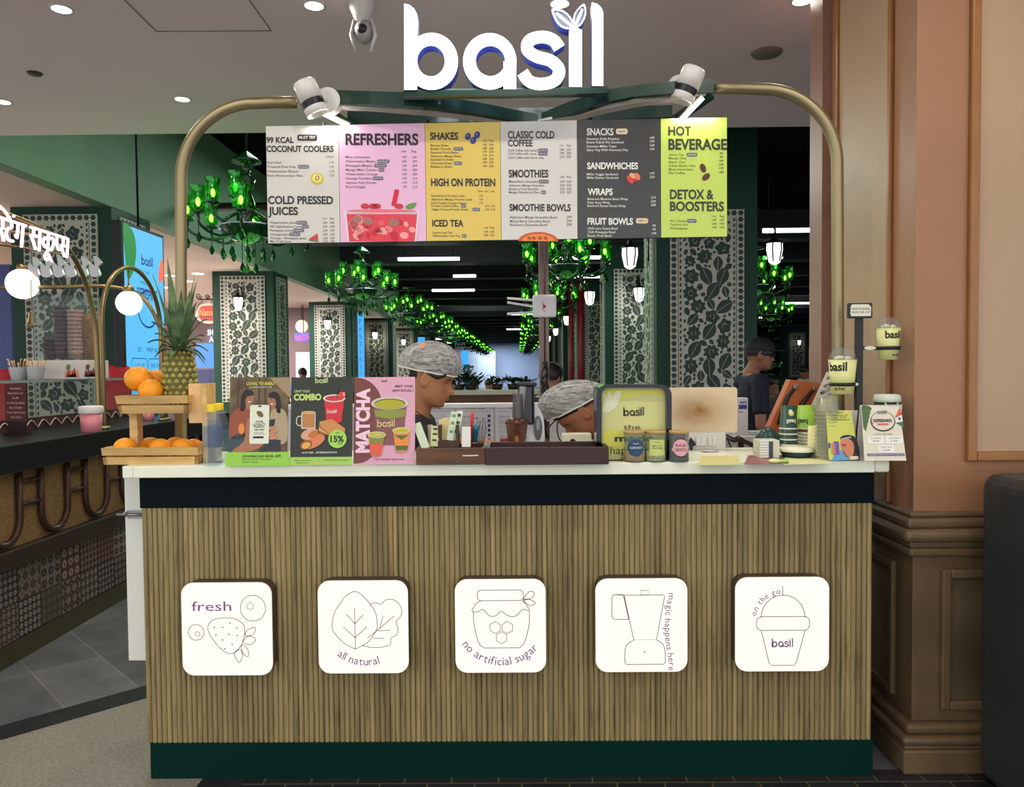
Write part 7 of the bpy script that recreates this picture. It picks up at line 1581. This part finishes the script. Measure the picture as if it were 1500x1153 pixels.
b = MB(); b.lathe([(0, 0), (r * .72, 0), (r * .98, H_), (0, H_)], c_, ink(28, 44, 38), 28); vv, ff, lo, hi = text_mesh('basil', .03); k = 1.2 * r / (hi - lo); b.add([(c_.x + r * .985 * math.sin((q_[0] - (lo + hi) / 2) * k / r), c_.y - r * .985 * math.cos((q_[0] - (lo + hi) / 2) * k / r), c_.z + H_ * .86 + q_[1] * k) for q_ in vv], ff, ink(222, 222, 206)); b.build('cup_body', t)
b = MB(); b.lathe([(r * 1.0, H_ - .004), (r * 1.06, H_), (r * 1.04, H_ + .008), (r * .95, H_ + .022), (r * .86, H_ + .022), (r * .82, H_ + .014), (0, H_ + .014)], c_, ink(206, 214, 196), 28); b.build('lid', t)
# ================================================================== people
def remeshed(mb, voxel, smooth=3):
    """fuse overlapping closed shapes into one continuous surface"""
    me = bpy.data.meshes.new('fused'); me.from_pydata(mb.v, [], mb.f); me.update()
    o = bpy.data.objects.new('fused', me); C.objects.link(o)
    r = o.modifiers.new('fuse', 'REMESH'); r.mode = 'VOXEL'; r.voxel_size = voxel
    if smooth: s_ = o.modifiers.new('soften', 'SMOOTH'); s_.factor = .5; s_.iterations = smooth
    dg = bpy.context.evaluated_depsgraph_get(); dg.update()
    out = bpy.data.meshes.new_from_object(o.evaluated_get(dg))
    bpy.data.objects.remove(o); bpy.data.meshes.remove(me)
    for p in out.polygons: p.use_smooth = True
    out.materials.clear()
    return out
def put(me, name, m, parent):
    me.materials.append(m); me.name = name; o = bpy.data.objects.new(name, me); C.objects.link(o); o.parent = parent; o.location = -Vector(parent.location); return o
def interp(tab, t):
    for (a, va), (b, vb) in zip(tab, tab[1:]):
        if a <= t <= b: return va + (vb - va) * (t - a) / (b - a)
    return tab[-1][1] if t > tab[-1][0] else tab[0][1]
FR = [(0, .050), (.04, .078), (.1, .084), (.16, .077), (.2, .083), (.25, .082), (.3, .079), (.4, .078), (.5, .076), (.58, .086), (.7, .086), (.82, .073), (.92, .048), (1, .004)]
BK = [(0, .015), (.1, .035), (.2, .06), (.3, .076), (.45, .092), (.6, .102), (.75, .098), (.88, .070), (.95, .045), (1, .004)]
WD = [(0, .022), (.06, .042), (.15, .055), (.3, .064), (.45, .069), (.6, .075), (.75, .072), (.88, .053), (.95, .034), (1, .004)]
NB = [(.26, 0), (.30, .020), (.345, .036), (.42, .027), (.48, .016), (.54, .004), (.58, 0)]
HH = .222
def head_shape(mb, M, seg=40, rings=34):
    vs_ = []; fs = []
    for i in range(rings + 1):
        t = i / rings; f_, b_, w_ = interp(FR, t), interp(BK, t), interp(WD, t); nb = interp(NB, t) if .26 <= t <= .58 else 0
        for k in range(seg):
            a = 2 * math.pi * k / seg; aa = a if a <= math.pi else a - 2 * math.pi; ca, sa = math.cos(a), math.sin(a)
            x = ca * (f_ if ca > 0 else b_); y = sa * w_
            if ca > 0:
                x += nb * math.exp(-(aa / .17) ** 2)
                if .17 < t < .27: x += .007 * math.exp(-(aa / .32) ** 2) * (1 if abs(t - .222) > .012 else .3)
                x -= .010 * math.exp(-((abs(aa) - .42) / .17) ** 2) * math.exp(-((t - .5) / .05) ** 2)
                x += .004 * math.exp(-((abs(aa) - .7) / .3) ** 2) * math.exp(-((t - .38) / .08) ** 2)
            vs_.append((x, y, (t - .48) * HH))
    for i in range(rings):
        for k in range(seg):
            k2 = (k + 1) % seg; fs.append((i * seg + k, i * seg + k2, (i + 1) * seg + k2, (i + 1) * seg + k))
    fs.append(tuple(range(seg - 1, -1, -1))); fs.append(tuple(rings * seg + k for k in range(seg)))
    mb.add(vs_, fs, None, True, M)
    for s_ in (-1, 1):       # ears
        Me = M @ Matrix.Translation((-.008, s_ * .071, .0)) @ Matrix.Rotation(R(12), 4, 'Y') @ Matrix.Rotation(s_ * R(-18), 4, 'Z')
        mb.tube([(.016 * math.cos(a) - .004, s_ * .004, .031 * math.sin(a)) for a in [k * math.pi / 6 for k in range(12)]], .0058, None, 8, True, M=Me)
        mb.ball((-.004, s_ * .001, -.004), (.013, .006, .024), None, 10, 8, M=Me)
def hand_shape(mb, w, d, n, s=1.0, side=1, curl=.5):
    """wrist w, direction d, palm normal n; four unequal bent fingers and a thumb from the palm's side"""
    d = Vector(d).normalized(); n = Vector(n); n = (n - d * n.dot(d)).normalized(); x = d.cross(n) * side; w = Vector(w)
    pal = frame((0, 0, 0), x, d); pal = Matrix.Translation(w + d * .045 * s) @ pal
    mb.ball((0, 0, 0), (.039 * s, .05 * s, .016 * s), None, 14, 10, M=pal)
    for k, L in enumerate((.068, .078, .072, .056)):
        b0 = w + d * .078 * s + x * ((1.5 - k) * .0195 * s); p = [b0]; ang = 0; dirv = d
        for q in range(3):
            ang += curl * .55; dirv = d * math.cos(ang) + n * math.sin(ang); p.append(p[-1] + dirv * L * s * (.44, .32, .26)[q])
        mb.tube(p, [.0098 * s, .0092 * s, .0084 * s, .0066 * s], None, 8); mb.ball(tuple(p[-1]), .0068 * s, None, 8, 6)
    b0 = w + d * .025 * s + x * .034 * s; t1 = b0 + (x * .7 + d * .7) * .036 * s + n * .008 * s; t2 = t1 + (x * .25 + d * .9) * .03 * s + n * .012 * s
    mb.tube([w + d * .015 * s + x * .018 * s, b0, t1, t2], [.015 * s, .0125 * s, .0105 * s, .0075 * s], None, 8); mb.ball(tuple(t2), .0076 * s, None, 8, 6)
def limb(mb, pts, rs, seg=14):
    mb.tube(pts, rs, None, seg)
    for p, r in zip(pts, rs): mb.ball(tuple(p), r, None, 12, 8)
def face_marks(M, t, skin_dark, lip=(150, 84, 74), glasses=False):
    def at(a, tt, off=.0):
        f_, w_ = interp(FR, tt), interp(WD, tt); nb = interp(NB, tt) if .26 <= tt <= .58 else 0
        x = math.cos(a) * f_ + nb * math.exp(-(a / .17) ** 2) + (.007 * math.exp(-(a / .32) ** 2) if .17 < tt < .27 else 0) - .010 * math.exp(-((abs(a) - .42) / .17) ** 2) * math.exp(-((tt - .5) / .05) ** 2) + off
        return (x, math.sin(a) * w_, (tt - .48) * HH)
    for s_ in (-1, 1):
        b = MB(); c_ = at(s_ * .42, .498, -.004); b.ball(c_, (.008, .0125, .0062), ink(226, 218, 210), 14, 10, M=M); b.ball((c_[0] + .0045, c_[1], c_[2]), (.0045, .0058, .0055), ink(30, 20, 18), 10, 8, M=M)
        b.tube([at(s_ * a, tt, .001) for a, tt in ((.24, .51), (.34, .523), (.46, .524), (.58, .508))], .0016, ink(34, 24, 22), 6, M=M); b.build('eye', t)
        b = MB(); b.tube([at(s_ * a, tt, .001) for a, tt in ((.18, .566), (.32, .585), (.5, .585), (.66, .562))], [.0026, .0034, .003, .0012], ink(30, 22, 20), 6, M=M, flat=.6); b.build('eyebrow', t)
    b = MB(); b.tube([at(a, .232 + (.004 if abs(a) < .1 else 0), .0005) for a in (-.36, -.2, -.08, 0, .08, .2, .36)], [.001, .0032, .0042, .0036, .0042, .0032, .001], ink(*lip), 8, M=M); b.tube([at(a, .205, .0005) for a in (-.3, -.15, 0, .15, .3)], [.001, .0042, .0052, .0042, .001], ink(*lip), 8, M=M); b.build('lips', t)
def dome(mb, M, cx, rx, ry, rz, cz, el0, m, seg=36, rings=14, wrink=0.0, tilt=0.0):
    vs_ = []; fs = []
    for i in range(rings + 1):
        e = R(el0 + (90 - el0) * i / rings)
        for k in range(seg):
            a = 2 * math.pi * k / seg; q = 1 + wrink * (math.sin(9 * a + 3 * e) * .6 + math.sin(17 * a - 2 * e) * .4) * math.cos(e)
            vs_.append((cx + rx * q * math.cos(e) * math.cos(a), ry * q * math.cos(e) * math.sin(a), cz + rz * q * math.sin(e) + tilt * rx * math.cos(e) * math.cos(a)))
    for i in range(rings):
        for k in range(seg):
            k2 = (k + 1) % seg; fs.append((i * seg + k, i * seg + k2, (i + 1) * seg + k2, (i + 1) * seg + k))
    mb.add(vs_, fs, m, True, M)
    return vs_[:seg]
def net_mat():
    m = bpy.data.materials.new('hair_net_gauze'); m.use_nodes = True; nt = m.node_tree; b = nt.nodes['Principled BSDF']; b.inputs['Roughness'].default_value = .6
    tc = nt.nodes.new('ShaderNodeTexCoord'); mp = nt.nodes.new('ShaderNodeMapping'); mp.inputs['Rotation'].default_value = (0, R(35), 0); mp.inputs['Scale'].default_value = (18, 120, 120)
    n = nt.nodes.new('ShaderNodeTexNoise'); n.inputs['Scale'].default_value = 1; n.inputs['Detail'].default_value = 5; n.inputs['Distortion'].default_value = .6
    r = nt.nodes.new('ShaderNodeValToRGB'); e = r.color_ramp.elements; e[0].position = .3; e[0].color = lin((140, 137, 134)); e[1].position = .75; e[1].color = lin((216, 214, 210))
    r2 = nt.nodes.new('ShaderNodeValToRGB'); e = r2.color_ramp.elements; e[0].position = .36; e[0].color = (.5, .5, .5, 1); e[1].position = .72; e[1].color = (.82, .82, .82, 1)
    nt.links.new(tc.outputs['Object'], mp.inputs[0]); nt.links.new(mp.outputs[0], n.inputs[0]); nt.links.new(n.outputs['Fac'], r.inputs[0]); nt.links.new(n.outputs['Fac'], r2.inputs[0])
    nt.links.new(r.outputs[0], b.inputs['Base Color']); nt.links.new(r2.outputs[0], b.inputs['Alpha']); return m
NET = net_mat(); hair_m = mat('black_hair', (26, 21, 20), .45, var=.3, vscale=60, stretch=(1, 1, 4))
black_tee = mat('black_cotton', (22, 22, 26), .8, var=.15, vscale=20); navy_tee = mat('navy_cotton', (16, 20, 40), .8); jean = mat('dark_trousers', (28, 30, 38), .8)
def skinm(n, c): return mat('skin_' + n, c, .48, var=.05, vscale=14)
def head_matrix(p, fwd, pitch, roll=0):
    f_ = Vector(fwd).normalized(); up = Vector((0, 0, 1)); l = up.cross(f_).normalized(); c_, s_ = math.cos(R(pitch)), math.sin(R(pitch))
    f2, u2 = f_ * c_ - up * s_, up * c_ + f_ * s_; m = Matrix.Identity(4)
    for i, v in enumerate((f2, l, u2, Vector(p))):
        for j in range(3): m[j][i] = v[j]
    return m @ Matrix.Rotation(R(roll), 4, 'X')
def person(label, root, Hm, neck, chest, waist, pelvis, sh, arms, legs, skin_c, shirt, pants, group=None, voxel=.0065, sleeve=.5, lat=None, hair='short', marks=True, lip=(150, 84, 74)):
    """one figure: sh = two shoulder points, arms = two (elbow, wrist, handdir, palm normal), legs = two (knee, ankle, toe)"""
    t = thing('person', label, 'person', root, group); V = Vector
    b = MB(); head_shape(b, Hm); hb = Hm @ V((-.022, 0, -.055)); 
    limb(b, [V(neck), V(neck) * .45 + hb * .55, hb], [.056, .051, .056])
    limb(b, [V(sh[0]) * .8 + V(neck) * .2, V(neck) + V((0, 0, -.02)), V(sh[1]) * .8 + V(neck) * .2], [.042, .05, .042])
    for (ch, w_, pv) in ((chest, waist, pelvis),): limb(b, [V(ch), V(w_), V(pv)], [.09, .085, .09])
    for i in range(2):
        e, w, d, n = [V(q) for q in arms[i]]; limb(b, [V(sh[i]), V(sh[i]) * .5 + e * .5, e, e * .55 + w * .45, w], [.045, .042, .037, .036, .025]); hand_shape(b, w, d, n, 1.0, -1 if i == 0 else 1)
        k, a, q = [V(x) for x in legs[i]]; hp = V(pelvis) + (V(sh[i]) - (V(sh[0]) + V(sh[1])) / 2) * .5; limb(b, [hp, k, a], [.075, .055, .038]); limb(b, [a + V((0, 0, -.03)), q], [.036, .030])
    put(remeshed(b, voxel, 2), 'body', skinm(label[:18].replace(' ', '_'), skin_c), t)
    # shirt follows the torso and upper arms
    b = MB(); mid = (V(sh[0]) + V(sh[1])) / 2; la = (V(sh[0]) - V(sh[1])).normalized()
    for c_, r1, r2 in ((chest, .118, .165), (V(chest) * .5 + V(waist) * .5, .112, .152), (waist, .112, .148), (V(waist) * .4 + V(pelvis) * .6, .12, .158)):
        up = (V(chest) - V(pelvis)).normalized(); fw = la.cross(up).normalized(); m_ = Matrix.Identity(4)
        for i, v in enumerate((fw, la, up, V(c_))):
            for j in range(3): m_[j][i] = v[j]
        b.ball((0, 0, 0), (r1, r2, .14), None, 20, 14, M=m_)
    limb(b, [V(sh[0]) + V((0, 0, .004)), V(neck) * .5 + mid * .5 + V((0, 0, -.035)), V(sh[1]) + V((0, 0, .004))], [.058, .07, .058])
    for i in range(2):
        e = V(arms[i][0]); s0 = V(sh[i]); limb(b, [s0, s0 + (e - s0) * sleeve], [.062, .056]); b.tube([s0 + (e - s0) * sleeve, s0 + (e - s0) * (sleeve + .1)], [.056, .057], None, 14)
    put(remeshed(b, max(.009, voxel), 3), 'shirt', shirt, t)
    b = MB(); up = (V(waist) - V(pelvis)).normalized()
    b.ball(tuple(pelvis), (.135, .17, .13), None, 18, 12)
    for i in range(2):
        k, a, q = [V(x) for x in legs[i]]; hp = V(pelvis) + (V(sh[i]) - (V(sh[0]) + V(sh[1])) / 2) * .5; limb(b, [hp, k, a + (k - a) * .12], [.092, .072, .062])
    put(remeshed(b, .014, 3), 'trousers', pants, t)
    for i in range(2):
        k, a, q = [V(x) for x in legs[i]]; b = MB(); limb(b, [a + V((0, 0, -.035)), q], [.046, .042]); put(remeshed(b, .012, 2), 'shoe', ink(30, 28, 28), t)
    if marks: face_marks(Hm, t, None, lip)
    return t
V = Vector
def std_legs(x, y, s, lx=0, ly=1): return [((x + .02 * lx, y + .09 * k * ly, .46 * s), (x, y + .1 * k * ly, .085), (x + .15 * lx, y + .11 * k * ly, .045)) for k in (1, -1)]
# worker standing, in profile, looking down along the counter
pe = atY(632, 556, 3.16); Hm1 = head_matrix(pe, (1, -.08, 0), 18, 0); nx = pe.x - .055; ny = 3.18
nk = (nx - .01, ny, pe.z - .155)
P1 = person('person in black t-shirt and gauze hair net, standing in profile behind the matcha poster', (nx, ny, 0), Hm1, nk, (nx - .01, ny, 1.06), (nx - .03, ny, .90), (nx - .05, ny, .76),
       [(nx - .01, ny + .165, 1.165), (nx + .0, ny - .165, 1.165)], [((nx + .05, ny + .2, .97), (nx + .25, ny + .14, 1.0), (1, -.2, 0), (0, 0, -1)), ((nx + .06, ny - .16, 1.10), (nx + .22, ny - .18, 1.115), (1, .0, 0), (0, 0, -1))],
       std_legs(nx - .05, ny, .86, 1), (168, 116, 82), black_tee, jean)
def hair_and_net(t, Hm, net_spec, hair_spec, patch=None, fringe=True):
    b = MB(); dome(b, Hm, hair_spec[0], hair_spec[1], hair_spec[2], hair_spec[3], hair_spec[4], hair_spec[5], hair_m, 32, 12, 0, hair_spec[6]); 
    for s_ in ((-1, 1) if fringe else ()): b.tube([(-.03, s_ * .079, .038), (.012, s_ * .077, .026), (.034, s_ * .072, .022), (.056, s_ * .062, .036), (.072, s_ * .046, .05)], [.010, .010, .010, .008, .004], hair_m, 8, M=Hm); b.ball((-.062, s_ * .03, .006), (.03, .034, .032), hair_m, 12, 8, M=Hm)
    b.build('hair', t)
    b = MB(); rim = dome(b, Hm, *net_spec[:5], net_spec[5], NET, 64, 18, .035, net_spec[6]); b.tube([Hm @ V(p) for p in rim], .0035, mat('net_elastic', (214, 212, 208), .6), 6, True); 
    nb = b.build('hair_net', t)
    return nb
n1 = hair_and_net(P1, Hm1, (-.025, .128, .094, .098, .058, -18, .12), (-.012, .105, .082, .085, .05, -15, .12))
b = MB(); e_ = Hm1 @ V((-.06, -.078, .122)); b.prism([(.014, .006), (.006, .014), (-.01, .01), (-.014, -.006), (-.004, -.013), (.01, -.008)], 0, .002, mat('orange_patch', (214, 150, 112), .6), frame(e_, (1, -.2, .2), (0, .55, .8))); b.build('patch', P1)
b = MB(); b.tube([V(nk) + V((x, y, z)) for x, y, z in spline([(.06, -.03, -.03), (.045, -.065, .0), (-.01, -.072, .04), (-.05, -.05, .06)], 5)], .0016, ink(60, 40, 30), 6); b.build('necklace', P1)
# worker bending over
pe = atY(849, 606, 3.18); Hm2 = head_matrix(pe, (-1, -.12, 0), 50, 0); nb_ = V((pe.x + .085, 3.20, pe.z - .02 - .03))
P2 = person('person in dark shirt and gauze hair net, bending low beside the lime box', (pe.x + .5, 3.25, 0), Hm2, tuple(nb_ + V((.02, 0, -.03))), tuple(nb_ + V((.19, .04, -.06))), tuple(nb_ + V((.33, .09, -.13))), tuple(nb_ + V((.45, .15, -.22))),
       [tuple(nb_ + V((.07, -.17, -.07))), tuple(nb_ + V((.07, .18, -.07)))], [((pe.x + .02, 3.05, 1.02), (pe.x - .14, 3.1, .99), (-1, .1, -.1), (0, 0, -1)), ((pe.x + .12, 3.42, .96), (pe.x - .08, 3.30, .95), (-1, -.1, -.1), (0, 0, -1))],
       [((pe.x + .5, 3.27, .44), (pe.x + .55, 3.27, .085), (pe.x + .40, 3.26, .045)), ((pe.x + .5, 3.43, .44), (pe.x + .55, 3.43, .085), (pe.x + .40, 3.44, .045))], (170, 112, 82), mat('dark_cotton', (26, 26, 34), .8), jean)
hair_and_net(P2, Hm2, (-.02, .128, .092, .104, .052, -10, .42), (-.012, .106, .082, .088, .046, -16, .40), fringe=False)
# man in the aisle, cap, profile
pe = atY(1113, 521, 5.5); Hm3 = head_matrix(pe, (1, -.1, 0), 2, 0); x3, y3 = pe.x - .05, 5.52; sz = pe.z - .185
P3 = person('person in black cap and navy t-shirt, standing in profile in the hall aisle', (x3, y3, 0), Hm3, (x3 - .01, y3, sz + .055), (x3 - .005, y3, sz - .14), (x3 + .01, y3, sz - .33), (x3, y3, sz - .50),
       [(x3 - .01, y3 + .19, sz - .0), (x3 + .0, y3 - .19, sz - .0)], [((x3 - .03, y3 + .24, sz - .30), (x3 + .06, y3 + .22, sz - .53), (.25, 0, -1), (1, 0, .2)), ((x3 - .01, y3 - .24, sz - .30), (x3 + .08, y3 - .22, sz - .53), (.25, 0, -1), (1, 0, .2))],
       std_legs(x3, y3, .98, 1), (140, 94, 70), navy_tee, jean, sleeve=.62, lip=(112, 66, 58))
b = MB(); dome(b, Hm3, -.008, .104, .080, .082, .028, -22, hair_m, 28, 10); b.ball((.045, 0, -.078), (.034, .035, .022), hair_m, 12, 8, M=Hm3)
b.ball((.092, 0, -.044), (.006, .022, .005), hair_m, 10, 6, M=Hm3); b.build('hair', P3)
b = MB(); capm = mat('cap_black', (18, 18, 22), .7); dome(b, Hm3, -.004, .110, .086, .092, .040, -6, capm, 32, 12); b.prism([(.06, -.075), (.12, -.07), (.165, -.045), (.178, 0), (.165, .045), (.12, .07), (.06, .075)], .034, .040, capm, Hm3); b.build('cap', P3)
b = MB()
for s_ in (-1, 1): b.tube([(.098, s_ * .012, .006), (.098, s_ * .05, .008), (.07, s_ * .068, .006), (-.005, s_ * .078, .008)], .0022, ink(16, 16, 18), 6, M=Hm3); b.ball((.094, s_ * .032, .002), (.006, .022, .016), mat('lens_dark', (20, 22, 26), .1), 12, 8, M=Hm3)
b.build('glasses', P3)
# seated people far in the hall
def chair_at(x, y, rz, lb):
    t = thing('hall_chair', lb, 'chair', (x, y, 0), 'chairs of the seated guests'); wd = mat('chair_wood', (70, 50, 38), .5); c_, s_ = math.cos(rz), math.sin(rz); M = Matrix.Translation((x, y, 0)) @ Matrix.Rotation(rz, 4, 'Z')
    b = MB(); b.box(-.2, .22, -.21, .21, .41, .45, wd, .008, M); b.build('seat', t)
    b = MB(); b.box(-.22, -.19, -.2, .2, .5, .86, wd, .008, M); b.build('backrest', t)
    for sx in (-.19, .19):
        for sy in (-.18, .18): b = MB(); b.box(sx - .018, sx + .018, sy - .018, sy + .018, 0, .42 if sx > 0 else .6, wd, 0, M); b.build('leg', t)
def seated(px, py, Y, rz, label, shirt, skin_c=(140, 96, 74), chair='', voxel=.016):
    p = atY(px, py, Y); c_, s_ = math.cos(rz), math.sin(rz); dz = p.z - 1.14
    def W(x, y, z): return (p.x + x * c_ - y * s_, Y + x * s_ + y * c_, z)
    Hm = head_matrix((p.x + .04 * c_, Y + .04 * s_, p.z), (c_, s_, 0), 12)
    t = person(label, (p.x, Y, 0), Hm, W(0, 0, p.z - .13), W(0, 0, p.z - .32), W(0, 0, .70), W(-.02, 0, .56), [W(0, .18, p.z - .18), W(0, -.18, p.z - .18)], [(W(.06, .24, .86), W(.3, .16, .80), (c_, s_, 0), (0, 0, -1)), (W(.06, -.24, .86), W(.3, -.16, .80), (c_, s_, 0), (0, 0, -1))],
           [(W(.42, .12, .5), W(.40, .12, .085), W(.54, .13, .045)), (W(.42, -.12, .5), W(.40, -.12, .085), W(.54, -.13, .045))], skin_c, shirt, jean, 'seated guests in the hall', voxel, marks=False)
    b = MB(); dome(b, Hm, -.008, .108, .084, .090, .04, -30, hair_m, 20, 8, 0, .2); b.build('hair', t)
    chair_at(p.x - .02 * c_, Y - .02 * s_, rz, chair)
wsh = mat('shirt_white', (206, 208, 214), .8); bsh = mat('shirt_blue', (86, 110, 176), .8)
seated(444, 548, 15.0, R(-90), 'small distant person with black hair between two carved columns, facing this way', bsh, chair='chair of the guest seated between two carved columns')
seated(698, 563, 15.5, R(160), 'distant seated person in dark top behind the planter wall', black_tee, chair='chair of the guest in the dark top behind the planter wall')
seated(715, 564, 15.2, R(-60), 'distant seated person in light blue shirt behind the planter wall', bsh, chair='chair of the guest in light blue behind the planter wall')
seated(1135, 564, 8.8, R(185), 'seated person in dark top just beyond the leather bag, in profile', black_tee, chair='chair of the guest beyond the leather bag')
seated(1181, 545, 14.5, R(200), 'distant seated person in white shirt above the leather bag', wsh, chair='chair of the guest in the white shirt')
seated(803, 556, 5.6, R(60), 'person in black jacket seated behind the rear post, mostly hidden', mat('jacket_black', (14, 14, 18), .7), voxel=.012, chair='chair hidden behind the rear post')
# planter wall with plants, tables
a, q = atY(640, 572, 9.5), atY(792, 590, 9.5)
t = thing('planter_wall', 'low hall divider with pale coping and brown wooden face, carrying plants', 'divider', ((a.x + q.x) / 2, 9.5, 0))
b = MB(); b.box(a.x, q.x + .3, 9.5, 9.8, .05, a.z - .05, mat('divider_brown', (92, 54, 38), .5, var=.2, vscale=4)); b.build('divider_face', t); b = MB(); b.box(a.x - .02, q.x + .32, 9.47, 9.83, a.z - .06, a.z, ink(196, 186, 166), .006); b.build('coping', t)
b = MB(); b.box(a.x + .02, q.x + .28, 9.53, 9.77, 0, .05, ink(40, 30, 26)); b.build('plinth', t)
zt_ = a.z
leafm = mat('hall_leaf', (28, 56, 34), .5, var=.35, vscale=12)
def bush(x, y, z0, h, w, n, lb, name='potted_plant', grp='plants in the hall', m_=None):
    t = thing(name, lb, 'plant', (x, y, z0), grp); rnd = random.Random(int(x * 1000) % 997)
    b = MB(); b.lathe([(0, 0), (.06, 0), (.08, .07), (.0, .065)], (x, y, z0), ink(44, 34, 30), 14); b.build('pot', t)
    b = MB()
    for k in range(n):
        a_ = rnd.uniform(0, 6.28); r_ = w * math.sqrt(rnd.random()); p = V((x + r_ * math.cos(a_), y + r_ * math.sin(a_) * .6, z0 + .08 + h * rnd.random() * (1 - .4 * (r_ / w) ** 2))); L = rnd.uniform(.05, .1); d = V((math.cos(a_), math.sin(a_), rnd.uniform(-.3, .9))).normalized(); s_ = d.cross(V((0, 0, 1))).normalized() * L * .3
        b.add([p, p + d * L * .5 + s_, p + d * L, p + d * L * .5 - s_], [(0, 1, 2, 3)], m_ or leafm)
    b.build('foliage', t)
    b = MB(); b.cyl((x, y, z0 + .05), (x, y, z0 + .08 + h * .6), .012, ink(60, 46, 34), seg=6); b.build('stem', t)
for px, h, lb in ((672, .20, 'leafy dark plant on the divider next to the standing worker'), (690, .12, 'lower leafy plant on the divider, second beside the worker'), (728, .06, 'small leafy plant in the middle of the divider'), (752, .07, 'small leafy plant on the divider near the post'), (770, .06, 'last small plant of the divider, by the post')):
    v = atY(px, 570, 9.65); bush(v.x, 9.65, zt_, h, .17 if h > .1 else .10, 170 if h > .1 else 90, lb)
v = atY(1128, 560, 10.5); bush(v.x, 10.5, 0, 1.75, .28, 420, 'tall bright green plant behind the capped man', 'tall_plant', 'tall plants in the aisle', mat('aisle_leaf', (40, 110, 50), .5, var=.3, vscale=10))
for i, (px, py, Y, lb) in enumerate(((706, 577, 14.8, 'distant hall table of the two seated guests'), (1140, 583, 8.2, 'pale hall table beside the guest beyond the leather bag'))):
    v = atY(px, py, Y); t = thing('hall_table', lb, 'table', (v.x, Y, 0), 'hall tables'); tm = mat('table_pale', (196, 196, 200), .4); b = MB(); b.box(v.x - .35, v.x + .35, Y - .3, Y + .3, .73, .76, tm, .006); b.build('tabletop', t); b = MB(); b.lathe([(.22, 0), (.22, .02), (.03, .04), (.03, .73)], (v.x, Y, 0), iron, 16); b.build('pedestal', t)
